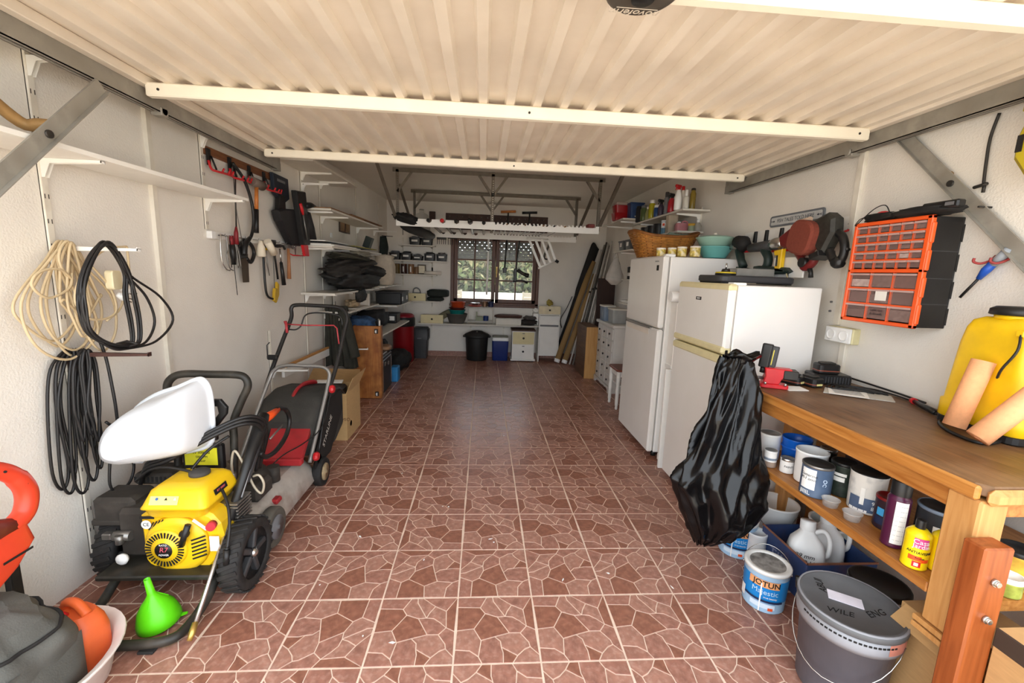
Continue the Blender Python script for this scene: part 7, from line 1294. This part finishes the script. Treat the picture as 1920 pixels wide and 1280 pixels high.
M_aq = mat('aqua_plastic', '6fb4b0', .35, var=.05); M_aq2 = mat('pale_aqua', '9fc4b4', .35, var=.05)
g = G(); g.lathe([(0, .001), (.085, .001), (.09, .006), (.135, .085), (.142, .09), (.138, .093), (.128, .085), (.085, .012), (0, .01)], 30, caps=False); one(g, 'plastic_bowl', M_aq, 'aqua plastic bowl on the tall fridge', 'bowl', (1.90, 3.47, FT))
t = thing('lidded_bowl', 'pale green bowl with a knobbed lid stacked in the aqua bowl', 'bowl', (1.895, 3.475, FT+.06)); part('bowl', M_aq2, t, lambda q: q.lathe([(0, .0), (.09, .002), (.145, .10), (.15, .104), (.142, .106)], 30, caps=False)); part('lid', M_aq2, t, lambda q: q.lathe([(.148, .105), (.12, .116), (.03, .128), (0, .129)], 30, caps=False)); part('knob', M_cream, t, lambda q: q.lathe([(.014, .126), (.018, .14), (.012, .146), (0, .147)], 12))
# top of the shorter fridge
t = thing('tool_tray', 'flat dark case lying on the shorter fridge', 'case', (1.70, 2.70, 1.476)); part('case', M_dgrey, t, lambda q: q.prism(rrect(.50, .32, .06, 6), .008, .05, None, .008))
for x in (-.2, .2): part('foot', M_black, t, lambda q: q.box(x-.03, -.13, 0, x+.03, .13, .008))
t = thing('polishing_pad', 'round black and yellow polishing pad with spindle on the dark case', 'pad', (1.545, 2.66, 1.527)); part('pad', M_black, t, lambda q: q.lathe([(.06, 0), (.062, .006), (.06, .012)], 22)); part('yellow_ring', mat('pad_yellow', 'c9b02c', .5), t, lambda q: q.lathe([(.061, .012), (.058, .02), (.035, .022)], 22)); part('hub', M_black, t, lambda q: q.lathe([(.028, .02), (.022, .04), (0, .042)], 16)); part('spindle', M_chrome, t, lambda q: q.cyl((0, 0, .04), (0, 0, .075), .005))
g = G(); g.box(-.13, -.06, 0, .13, .06, .05, .004); one(g, 'clear_case', mat('smoky_clear', 'a8a49c', .25, alpha=.7), 'pale see-through case behind the polishing pad', 'case', (1.80, 2.80, 1.527))
g = G(); g.box(-.006, -.14, 0, .006, .14, .13, .002); one(g, 'white_tile', M_white, 'white tile leaning on the wall above the shorter fridge', 'tile', (1.975, 2.68, 1.527), (0, 0, 0))
# chest of small drawers
chs = thing('drawer_chest', 'white chest of many small drawers behind the tall fridge', 'chest', (1.85, 5.555, 0)); M_chs = mat('chest_white', 'd9d6d0', .45, var=.03)
part('carcass', M_chs, chs, lambda q: q.box(-.195, -.365, .07, .20, .365, .845, .003)); part('top', M_chs, chs, lambda q: q.box(-.225, -.40, .845, .21, .40, .885, .008)); part('plinth', M_chs, chs, lambda q: q.prism([(-.37, 0), (-.31, 0), (-.29, .035), (-.24, .05), (-.16, .04), (-.12, .05), (-.04, .04), (.04, .04), (.12, .05), (.16, .04), (.24, .05), (.29, .035), (.31, 0), (.37, 0), (.37, .08), (-.37, .08)], .195, .215, Mx(((0, 0, -1, 0), (1, 0, 0, 0), (0, 1, 0, 0), (0, 0, 0, 1)))))
d0 = None
for r_ in range(5):
    for c_ in range(3):
        if d0 is None:
            q = G(); q.box(-.206, -.108, -.068, -.19, .108, .068, .003); d0 = q.ob('drawer', M_chs, chs); k = G(); k.lathe([(.007, 0), (.015, .008), (.012, .016), (0, .018)], 10, T(-.206, 0, 0, ry=-pi/2)); k.ob('knob', M_dark, d0); d = d0
        else: d = dup(d0, chs)
        d.location = (0, -.232+c_*.232, .155+r_*.151)
for s in (-1, 1): part('side_foot', M_chs, chs, lambda q: q.box(-.19, s*.36-.01, 0, .2, s*.36+.01, .07))
M_tb2 = mat('cloudy_box', 'b4b6b4', .3, var=.1, alpha=.75)
for i, (x, y, w, h, lb) in enumerate(((1.78, 5.50, .20, .17, 'cloudy storage box with pale lid on the drawer chest, nearer'), (1.72, 5.76, .16, .19, 'bluish storage box with lid on the drawer chest, farther'))):
    t = thing('storage_box', lb, 'box', (x, y, .886)); part('tub', M_tb2 if i == 0 else mat('bluish_box', '8090a4', .3, alpha=.85), t, lambda q: q.loft([[(a, b, c) for a, b in rrect(w_, .22, .02, 3)] for c, w_ in ((0, w*.9), (h, w))])); part('lid', M_wh2, t, lambda q: q.prism(rrect(w+.015, .235, .02, 3), h, h+.02, None, .004)); part('contents', M_dark if i == 0 else M_grey, t, lambda q: lump(q, (0, 0, h*.4), (w*.35, .08, h*.3), 90+i, .4))
stl = thing('stool', 'white stool with a reddish wooden seat beside the drawer chest', 'stool', (1.69, 4.69, 0)); M_sl = mat('stool_white', 'e4e1da', .4); M_seat = wood('reddish_seat', '8a4a34', '6c3424', .45, 5, (.8, 8, 8))
part('seat', M_seat, stl, lambda q: q.prism(rrect(.36, .34, .03, 4), .44, .465, None, .006)); part('apron', M_sl, stl, lambda q: q.box(-.155, -.145, .375, .155, .145, .44, .003))
for sx in (-1, 1):
    for sy in (-1, 1): part('leg', M_sl, stl, lambda q: q.lathe([(.012, 0), (.018, .015), (.014, .03), (.02, .06), (.023, .22), (.018, .27), (.024, .30), (.022, .44)], 12, Mx.Translation((sx*.15, sy*.135, 0))))
soft('red_cushion', 'dark red cushion tucked under the stool seat', 'cushion', (1.74, 4.72, .28), (.10, .10, .05), mat('dark_red_cloth', '6d1f22', .8), 95, .1, 3); part('shelf', M_sl, stl, lambda q: q.box(-.13, -.13, .26, .15, .13, .278))
bxw = thing('wooden_cupboard', 'low wooden carcass with a pale end panel near the back right corner', 'cupboard', (1.60, 6.28, 0)); part('end_panel', wood('pale_ply', 'c79b61', 'b5864c', .5, 4, (8, 8, .6)), bxw, lambda q: q.box(-.10, -.315, .0, .085, -.30, .755)); part('side_panel', wood('brown_panel', '6e4f36', '573c28', .6, 4, (8, .7, 8)), bxw, lambda q: q.box(-.10, -.30, 0, -.085, .30, .74)); part('top', MATS['brown_panel'], bxw, lambda q: q.box(-.10, -.30, .74, .085, .30, .756)); part('back_end', MATS['pale_ply'], bxw, lambda q: q.box(-.085, .285, 0, .085, .30, .74)); part('inner_side', MATS['brown_panel'], bxw, lambda q: q.box(.07, -.30, 0, .085, .285, .74))
g = G(); g.box(-.14, -.02, 0, .14, .02, 1.45, .004); one(g, 'wooden_door_leaf', wood('dark_door_panel', '3a241c', '2a1812', .55, 4, (8, 8, .7)), 'dark brown wooden door panel standing by the right wall behind the chest', 'screen', (1.94, 6.66, 0))  # dark wood door panel stood upright near the wall
# leaning tubes and poles in the back right corner
M_kraft = mat('kraft_tube', 'a08052', .8, var=.08, scale=6, stretch=(1, 1, .3))
for lb, a, b, r_ in (('fat cardboard tube leaning in the corner, left one', (1.275, 6.985, .03), (1.86, 7.27, 1.72), .048), ('fat cardboard tube leaning in the corner, right one', (1.385, 6.90, .03), (1.90, 7.22, 1.50), .046)):
    a = V(a); b = V(b); t = thing('cardboard_tube', lb, 'tube', a, group='leaning cardboard tubes'); of = Mx.Translation(-a); part('tube', M_kraft, t, lambda q: q.lathe([(r_*.85, .02), (r_, .02), (r_, (b-a).length), (r_*.85, (b-a).length), (r_*.85, .02)], 20, frame(a, b-a), caps=False), of); part('end_cap', M_whitep, t, lambda q: q.lathe([(0, -.012), (r_*.9, -.012), (r_*1.03, -.005), (r_*1.04, .045), (r_, .046)], 20, frame(a, b-a), caps=False), of)
M_pole = [mat('pole_white', 'd4d0c8', .45), mat('pole_grey', '8f8a82', .45, .3), mat('pole_dark', '46423c', .5)]
for i, (x0, y0, x1, y1, z1, m, r_) in enumerate(((1.47, 6.86, 1.98, 7.22, 1.92, 0, .013), (1.52, 6.84, 2.02, 7.20, 2.0, 1, .014), (1.555, 6.80, 2.04, 7.16, 2.04, 2, .015), (1.575, 6.74, 2.05, 7.10, 2.02, 0, .013), (1.60, 6.68, 2.06, 7.04, 1.98, 1, .016), (1.625, 6.66, 2.065, 6.95, 2.05, 0, .012))):
    a = V((x0, y0, .012)); b = V((x1, y1, z1)); t = thing('pole', 'long thin pole leaning in the back right corner, %s from the tubes' % ('first', 'second', 'third', 'fourth', 'fifth', 'sixth')[i], 'pole', a, group='leaning poles'); of = Mx.Translation(-a); part('shaft', M_pole[m], t, lambda q: q.cyl(a, b, r_, n=9), of)
    for k in (.32, .62): part('clip', M_black, t, lambda q: q.cyl(a.lerp(b, k), a.lerp(b, k+.015), r_*1.3, n=9), of)
a = V((1.33, 7.32, .02)); t = thing('rod_case', 'long black padded case leaning in the corner behind the tubes', 'case', a); part('case', M_blackm, t, lambda q: q.tube(spl([(0, 0, .02), (.13, 0, .45), (.28, -.01, .98), (.44, -.02, 1.55), (.54, -.03, 1.90), (.56, -.03, 1.95)], 5), [.06]*2+[.085]*10+[.105]*11+[.11, .10, .06], 12, flat=.6)); part('strap', M_black, t, lambda q: q.tube(spl([(.05, -.06, .55), (.02, -.07, .7), (.12, -.07, .9), (.20, -.07, 1.1)], 5), .012, 6, flat=.4))
# ------------------------------------------------------------------ right wall: sockets, organiser, power tools
sk_ = thing('wall_socket', 'white double wall socket on a yellowed back box', 'socket', RW(2.30, 1.165)); so_ = Mx.Translation((-XR, -2.30, -1.165))
part('back_box', mat('yellowed_box', 'e4dcae', .5), sk_, lambda q: q.box(XR-.045, 2.205, 1.165, XR, 2.385, 1.253, .004), so_); part('face_plate', M_whitep, sk_, lambda q: q.box(XR-.056, 2.21, 1.167, XR-.045, 2.387, 1.251, .003), so_)
for y in (2.255, 2.342):
    r0 = part('outlet', M_whitep, sk_, lambda q: q.lathe([(.030, 0), (.030, .006), (.026, .006), (.022, -.004), (0, -.004)], 22, PR(.056, y, 1.209), caps=False), so_)
    for s in (-1, 1): part('pin_hole', M_ink, r0, lambda q: q.cyl(RW(y+s*.010, 1.209, .0530), RW(y+s*.010, 1.209, .0545), .003, n=8), so_)
for z in (1.39, 1.335): g = G(); g.cyl((0, 0, 0), (-.01, 0, 0), .006, n=8); one(g, 'wall_plug', M_grey, 'grey wall plug left of the organiser, %s' % ('upper' if z > 1.36 else 'lower'), 'wall plug', (XR, 2.435, z))
og = thing('parts_organiser', 'orange and black cabinet of small clear drawers on the right wall', 'organiser', RW(1.977, 1.31)); oo = Mx.Translation((-XR, -1.977, -1.31)); OG = lambda nm, m, fn, par=og: part(nm, m, par, fn, oo)
M_oof = mat('organiser_orange', 'ec5b22', .4, var=.04)
OG('back', M_black, lambda q: q.box(XR-.012, 1.785, 1.315, XR-.004, 2.17, 1.805, .002)); OG('far_side', M_black, lambda q: q.box(XR-.15, 2.162, 1.315, XR-.012, 2.17, 1.805)); OG('floor_panel', M_black, lambda q: q.box(XR-.15, 1.785, 1.315, XR-.012, 2.17, 1.322)); OG('roof_panel', M_black, lambda q: q.box(XR-.15, 1.785, 1.798, XR-.012, 2.17, 1.805))
ns = OG('near_side', M_black, lambda q: q.box(XR-.15, 1.783, 1.315, XR-.012, 1.791, 1.805, .002))
for z in (1.42, 1.535, 1.655): OG('side_rib', M_dgrey, lambda q: q.box(XR-.15, 1.7815, z, XR-.012, 1.7835, z+.004), ns)
for z in (1.33, 1.45, 1.57, 1.70): OG('side_step', M_black, lambda q: q.box(XR-.012, 1.783, z, XR-.001, 1.80, z+.075), ns)
Y0, Y1, Z0, Z1 = 1.779, 2.175, 1.310, 1.811; xf = XR-.165
for b in ((Y0, Z0, Y1, Z0+.018), (Y0, Z1-.018, Y1, Z1), (Y0, Z0, Y0+.024, Z1), (Y1-.018, Z0, Y1, Z1), (Y0, 1.560, Y1, 1.578)): OG('frame_rail', M_oof, lambda q: q.box(xf, b[0], b[1], xf+.022, b[2], b[3], .004))
for i, z in enumerate((1.33, 1.45, 1.57, 1.69)): OG('corner_lug', M_oof, lambda q: q.box(xf+.002, Y0-.006, z, xf+.022, Y0+.01, z+.09, .004))
M_dr = mat('drawer_clear', 'c9a49c', .15, var=.05, alpha=.16); M_drl = mat('drawer_lip', 'c9aaa4', .25, alpha=.8); M_ct = [mat('contents_dark', '2a1e1d', .6, var=.4, scale=60), mat('contents_brown', '442c28', .6, var=.5, scale=60), mat('contents_grey', '5a504d', .5, var=.5, scale=60), mat('contents_pale', 'c8c0ba', .6, var=.3, scale=40)]
ro = random.Random(4)
def drawers(n, m_, y0, y1, z0, z1):
    w = (y1-y0)/n; h = (z1-z0)/m_; base = None
    for r_ in range(m_):
        if r_: OG('divider', M_oof, lambda q: q.box(xf+.006, y0, z0+r_*h-.004, xf+.02, y1, z0+r_*h+.004))
        for c_ in range(n):
            if base is None:
                q = G(); q.box(.004, -w/2+.004, -h/2+.006, .007, w/2-.004, h/2-.004); q.mi = 1; q.box(-.002, -w/2+.004, h/2-.013, .008, w/2-.004, h/2-.004); q.mi = 0; base = d = q.ob('drawer', [M_dr, M_drl], og)
            else: d = base.copy(); COL.objects.link(d)
            yc, zc = y0+(c_+.5)*w, z0+(r_+.5)*h; d.location = (xf+.002-XR, yc-1.977, zc-1.31)
            q = G(); q.box(.012, -w/2+.007, -h/2+.008, .05, w/2-.007, h/2-.012-(.3*h*ro.random())); e = q.ob('contents', M_ct[min(3, int(ro.random()*3.4))], d)
drawers(6, 5, Y0+.024, Y1-.018, 1.578, Z1-.018); drawers(3, 3, Y0+.024, Y1-.018, Z0+.018, 1.560)
for i in range(1, 6): OG('divider', M_oof, lambda q: q.box(xf+.008, Y0+.024+i*(Y1-Y0-.042)/6-.002, 1.578, xf+.02, Y0+.024+i*(Y1-Y0-.042)/6+.002, Z1-.018))
for i in range(1, 3): OG('divider', M_oof, lambda q: q.box(xf+.008, Y0+.024+i*(Y1-Y0-.042)/3-.003, Z0+.018, xf+.02, Y0+.024+i*(Y1-Y0-.042)/3+.003, 1.56))
lettering('cable ties\n& dowels', .018, M_ink, og, oo @ PR(XR-xf+.001, 1.97, 1.368)); OG('paper_note', M_paper, lambda q: q.box(xf-.0005, 1.93, 1.425, xf+.0005, 1.99, 1.47))
t = thing('pouch', 'black tool pouch lying on top of the orange organiser', 'pouch', (1.985, 1.86, 1.812)); part('pouch', M_blackm, t, lambda q: lump(q, (0, 0, .022), (.06, .14, .022), 101, .25, 3)); part('strip', M_black, t, lambda q: q.box(-.05, -.17, .018, -.01, -.02, .05, .006)); part('buckle', M_grey, t, lambda q: q.box(-.0515, -.155, .028, -.0495, -.12, .042))
t = thing('multi_tool', 'black gadget with a red button and cord on the organiser', 'gadget', (1.975, 2.07, 1.812)); part('body', M_black, t, lambda q: lump(q, (0, 0, .022), (.03, .085, .022), 102, .15, 3)); part('button', M_red, t, lambda q: lump(q, (-.005, -.01, .04), (.015, .028, .01), 103, .1)); part('cord', M_flex, t, lambda q: q.tube(spl([(-.02, .06, .03), (-.03, .09, .02), (-.04, .10, -.01), (-.03, .02, .06), (-.02, -.03, .075), (-.01, -.05, .04)], 5), .0025, 5))
# sign, rail and tools
sg = thing('novelty_sign', 'small grey sign reading FISH TALES TOLD HERE above the power tools', 'sign', RW(2.84, 1.92)); sgo = Mx.Translation((-XR, -2.84, -1.92)); part('plate', mat('sign_frame_grey', '6f7378', .5), sg, lambda q: q.prism(rrect(.51, .078, .02, 4), .002, .010, PR(0, 2.84, 1.925), .002), sgo); part('panel', mat('sign_panel', 'c3c4c2', .6), sg, lambda q: q.prism(rrect(.475, .052, .01, 4), .010, .0115, PR(0, 2.84, 1.925)), sgo)
lettering('FISH TALES TOLD HERE', .036, mat('sign_print', '4a4f55', .6), sg, sgo @ PR(.0122, 2.84, 1.925), sx=.92)
for s in (-1, 1): part('fish_mark', MATS['sign_print'], sg, lambda q: q.prism([(s*.195, 0), (s*.207, .007), (s*.222, 0), (s*.232, .008), (s*.232, -.008), (s*.222, 0), (s*.207, -.007)], .0116, .0124, PR(0, 2.84, 1.925)), sgo)
rk = thing('tool_rail', 'white backing board with red hooks for power tools on the right wall', 'rail', RW(2.86, 1.83)); ro_ = Mx.Translation((-XR, -2.86, -1.83)); RK = lambda nm, m, fn: part(nm, m, rk, fn, ro_)
RK('board', M_white, lambda q: rp(q, [(3.37, 1.755), (3.37, 1.87), (2.36, 1.885), (2.36, 1.775)], 0, .016))
for y in (3.22, 3.09, 2.93, 2.44): RK('hook_clip', M_black, lambda q: rp(q, [(y-.012, 1.87), (y+.012, 1.87), (y+.018, 1.79), (y-.014, 1.78)], .016, .034, 0, .003))
for y0, y1, z in ((3.30, 2.96, 1.715), (2.88, 2.62, 1.705), (2.42, 2.33, 1.765)): RK('red_hook', M_red, lambda q: (q.tube([RW(y0, z+.03, .05), RW(y0, z, .09), RW(y0, z, .11), RW(y1, z, .11), RW(y1, z+.03, .11)], .0085, 7), q.tube([RW((y0+y1)/2, z, .11), RW((y0+y1)/2, z+.04, .02)], .007, 6)))
for z in (1.84, 1.81): RK('screw', M_grey, lambda q: q.cyl(RW(2.385, z, .016), RW(2.385, z, .018), .004, n=8))
def tool(label, y, nm='power_tool', cat='power tool'):
    t = thing(nm, label, cat, RW(y, 1.75, .1)); of = Mx.Translation(-RW(y, 1.75, .1)); return lambda n, m, fn: part(n, m, t, fn, of)
M_gt = mat('tool_green_black', '22302b', .5, var=.15)
D = tool('green cordless impact driver at the far end of the red hooks', 3.24); D('gear_housing', M_steel, lambda q: q.tube([RW(3.34, 1.755, .13), RW(3.29, 1.77, .13), RW(3.24, 1.775, .13)], [.022, .042, .045], 14)); D('motor_body', M_blackm, lambda q: q.tube([RW(3.27, 1.79, .13), RW(3.20, 1.78, .13), RW(3.16, 1.74, .13)], [.05, .055, .045], 14)); D('chuck', M_black, lambda q: q.cyl(RW(3.34, 1.755, .13), RW(3.42, 1.75, .13), .014, .018)); D('grip', M_gt, lambda q: q.tube([RW(3.24, 1.73, .13), RW(3.20, 1.65, .13), RW(3.16, 1.60, .13)], [.032, .028, .03], 12)); D('battery', M_gt, lambda q: rp(q, [(3.20, 1.60), (3.08, 1.585), (3.075, 1.545), (3.20, 1.56)], .09, .17, 0, .008))
D = tool('green cordless drill with silver chuck in the middle of the rail', 2.9); D('barrel', M_dgrey, lambda q: q.tube([RW(3.10, 1.735, .13), RW(3.0, 1.74, .13), RW(2.86, 1.745, .13)], [.03, .034, .036], 14)); D('chuck', M_chrome, lambda q: q.tube([RW(2.86, 1.745, .13), RW(2.82, 1.75, .13), RW(2.76, 1.75, .13), RW(2.74, 1.75, .13)], [.036, .042, .04, .03], 14)); D('grip', M_gt, lambda q: q.tube(spl([RW(2.94, 1.72, .13), RW(2.885, 1.66, .13), RW(2.89, 1.60, .13), RW(2.94, 1.565, .13)], 4), .029, 12)); D('battery', M_gt, lambda q: rp(q, [(2.99, 1.60), (2.93, 1.605), (2.66, 1.59), (2.62, 1.565), (2.66, 1.55), (2.98, 1.54)], .09, .17, 0, .01)); D('label', M_yellow, lambda q: q.cyl(RW(2.93, 1.565, .171), RW(2.93, 1.565, .173), .007))
D = tool('yellow and black squeeze clamp with a dangling cord', 2.72, 'clamp', 'clamp'); D('grip', M_yellow, lambda q: rp(q, [(2.78, 1.70), (2.70, 1.71), (2.70, 1.58), (2.66, 1.575), (2.665, 1.56), (2.75, 1.565), (2.755, 1.60), (2.73, 1.60), (2.735, 1.67), (2.77, 1.67)], .14, .17, 0, .004)); D('trigger', M_black, lambda q: rp(q, [(2.765, 1.67), (2.74, 1.67), (2.745, 1.60), (2.765, 1.60)], .13, .16, 0, .004)); D('cord', mat('cream_cord', 'c9b98e', .6), lambda q: q.tube(spl([RW(2.67, 1.57, .15), RW(2.64, 1.52, .15), RW(2.645, 1.47, .15)], 5), .004, 6)); D('strap', M_black, lambda q: q.tube([RW(2.66, 1.57, .14), RW(2.655, 1.48, .14)], .006, 6))
M_mar = mat('maroon_plastic', '6e1f1f', .45, var=.15)
D = tool('maroon belt sander with a brown sanding belt', 2.52); D('belt', mat('sanding_belt', '7a3a2c', .9, var=.1, scale=80), lambda q: q.prism(rrect(.20, .20, .07, 5), 0, .075, PR(.15, 2.50, 1.765) @ Mx.Rotation(-.25, 4, 'Z'), .012)); D('body', M_mar, lambda q: rp(q, [(2.76, 1.79), (2.62, 1.86), (2.56, 1.84), (2.57, 1.70), (2.62, 1.69), (2.74, 1.73)], .09, .17, 0, .014)); D('grip', M_mar, lambda q: q.tube(spl([RW(2.62, 1.70, .13), RW(2.56, 1.64, .13), RW(2.53, 1.59, .13), RW(2.47, 1.62, .13), RW(2.46, 1.68, .13)], 4), .024, 10)); D('dust_port', M_black, lambda q: q.cyl(RW(2.53, 1.62, .16), RW(2.53, 1.62, .12), .03)); D('cord_tail', M_black, lambda q: q.tube([RW(2.50, 1.60, .13), RW(2.475, 1.56, .13), RW(2.47, 1.53, .13)], [.016, .012, .014], 8)); D('roller', mat('cream_roller', 'c4aa92', .5), lambda q: q.cyl(RW(2.60, 1.865, .16), RW(2.50, 1.875, .16), .014))
D = tool('black jigsaw with a looped handle at the near end of the rail', 2.36); D('housing', mat('camo_black', '2c2b27', .55, var=.5, scale=25), lambda q: rp(q, [(2.47, 1.86), (2.36, 1.895), (2.31, 1.86), (2.30, 1.78), (2.36, 1.66), (2.40, 1.68), (2.46, 1.74)], .10, .18, 0, .016)); D('base_plate', M_black, lambda q: rp(q, [(2.43, 1.66), (2.36, 1.685), (2.35, 1.655), (2.42, 1.63)], .09, .20, 0, .004)); D('handle', M_black, lambda q: q.tube(spl([RW(2.34, 1.79, .14), RW(2.275, 1.76, .14), RW(2.245, 1.69, .14), RW(2.255, 1.63, .14), RW(2.29, 1.615, .14), RW(2.325, 1.65, .14), RW(2.35, 1.69, .14)], 5), .021, 10)); D('knob', M_black, lambda q: lump(q, RW(2.275, 1.615, .14), (.03, .035, .033), 111, .1)); D('cord_guard', M_black, lambda q: q.tube([RW(2.25, 1.70, .14), RW(2.22, 1.68, .14)], .012, 8))
t = thing('gas_lighter', 'blue and black gas lighter hanging in red hooks right of the organiser', 'lighter', RW(1.62, 1.6)); lo = Mx.Translation(-RW(1.62, 1.6)); part('clip', M_black, t, lambda q: rp(q, [(1.605, 1.705), (1.585, 1.705), (1.575, 1.65), (1.61, 1.64)], 0, .02, 0, .003), lo)
part('handle', mat('silver_blue', '9aa0a8', .35), t, lambda q: q.tube([RW(1.585, 1.66, .03), RW(1.60, 1.63, .035), RW(1.625, 1.60, .035)], [.014, .017, .015], 10), lo); part('body', mat('lighter_blue', '1f52b4', .35), t, lambda q: q.tube([RW(1.622, 1.605, .035), RW(1.645, 1.575, .035), RW(1.665, 1.54, .035)], [.015, .016, .009], 10), lo); part('barrel', M_black, t, lambda q: q.tube([RW(1.662, 1.545, .035), RW(1.72, 1.46, .035)], .0055, 8), lo)
for y0, y1 in ((1.675, 1.64), (1.615, 1.585)): part('red_hook', mat('dull_red_hook', '9c3a38', .5), t, lambda q: q.tube(spl([RW(y0, 1.625, .06), RW(y0, 1.61, .06), RW((y0+y1)/2, 1.603, .05), RW(y1, 1.615, .03), RW(y1, 1.635, .01)], 4), .005, 7), lo)
t = thing('circular_saw', 'yellow power saw hanging at the top right edge', 'power tool', RW(1.475, 2.0, .1)); yo = Mx.Translation(-RW(1.52, 2.0, .1)); part('upper_guard', mat('saw_yellow', 'b9a520', .5, var=.1), t, lambda q: rp(q, [(1.60, 2.20), (1.52, 2.24), (1.42, 2.20), (1.42, 2.12), (1.55, 2.11), (1.60, 2.15)], .05, .15, 0, .015), yo); part('body', MATS['saw_yellow'], t, lambda q: rp(q, [(1.585, 2.10), (1.60, 2.05), (1.595, 1.98), (1.55, 1.91), (1.42, 1.90), (1.42, 2.10)], .05, .15, 0, .015), yo); part('grip_slot', M_black, t, lambda q: rp(q, [(1.585, 2.06), (1.565, 2.06), (1.565, 2.0), (1.585, 2.0)], .151, .153), yo); part('neck', M_black, t, lambda q: rp(q, [(1.56, 2.13), (1.44, 2.13), (1.44, 2.08), (1.56, 2.08)], .06, .14, 0, .01), yo)
t = thing('hanging_strap', 'thin dark strap and hooks hanging behind the right lift arm', 'strap', RW(1.74, 2.1)); sto = Mx.Translation(-RW(1.74, 2.1)); part('strap', M_dark, t, lambda q: q.tube(spl([RW(1.73, 2.21, .015), RW(1.745, 2.12, .015), RW(1.742, 2.02, .015), RW(1.735, 1.93, .015)], 5), .006, 6), sto); part('cross_hook', M_dark, t, lambda q: (q.tube([RW(1.765, 1.925, .02), RW(1.71, 1.93, .03)], .007, 6), q.cyl(RW(1.735, 1.94, .01), RW(1.735, 1.90, .01), .006)), sto); part('peg', M_dark, t, lambda q: q.cyl(RW(1.70, 1.835, .0), RW(1.70, 1.835, .06), .004), sto)

rshelf('low white shelf of dark jars hidden behind the tall fridge', 4.95, 5.45, 1.46, .33, (5.2,))
for i in range(4): can('black_pot', 'dark jar on the low shelf behind the tall fridge, %s' % ('nearest', 'second', 'third', 'farthest')[i], 'jar', (1.84+.03*(i % 2), 5.02+i*.115, 1.461), .045, .14, M_black if i % 2 else M_dark, lid=M_black, patches=((M_paper, -.6, .3, .04, .08),), a=1.0, group='dark jars')
rshelf('short white shelf with flat slabs above the drawer chest', 4.95, 5.40, 1.17, .36, (5.1,))
for i in range(2): g = G(); g.box(-.14, -.16, 0, .14, .16, .016, .003); one(g, 'white_slab', M_white, 'flat white slab above the drawer chest, %s' % ('lower' if i == 0 else 'upper'), 'slab', (1.90, 5.16, 1.171+i*.017), (0, 0, .12*i), 'flat slabs')
for i, (y, l_) in enumerate(((5.40, .36), (5.36, .42), (5.32, .30))): g = G(); g.cyl((0, 0, 0), (0, 0, -l_), .012, n=8); g.box(-.03, -.008, -l_-.09, .03, .008, -l_, .004); g.tube([(0, 0, 0), (.06, 0, .03), (.10, 0, .03)], .005, 6); one(g, 'hand_tool', M_dark, 'dark hand tool hanging behind the tall fridge, %s' % ('left', 'middle', 'right')[i], 'tool', (1.995, y-.9+.02, 1.40), (0, 0, 0), 'hanging hand tools')
# white paint flecks dropped on the tiles
g = G(); g.prism([(-.008, -.003), (.004, -.006), (.009, .002), (.0, .005)], 0, .0012); f0 = None
for i, (x, y) in enumerate(((-.225, 2.543), (-.187, 2.536), (.078, 2.202), (.095, 2.173), (1.034, 2.107), (-.656, 2.232), (-.739, 1.862), (.672, 1.913), (.43, 1.869), (-.564, 2.994), (-.273, 2.032), (-.334, 1.531), (-.459, 1.565), (.226, 3.736), (.962, 1.809))):
    if f0 is None: f0 = o = tag(g.ob('paint_fleck', M_whitep), 'tiny white paint fleck lying on the tile floor', 'fleck', 'white paint flecks on the floor')
    else: o = f0.copy(); COL.objects.link(o)
    o.location = (x, y, 0); o.rotation_euler = (0, 0, i*1.7); o.scale = (.6+.5*(i % 3), .6+.4*(i % 2), 1)
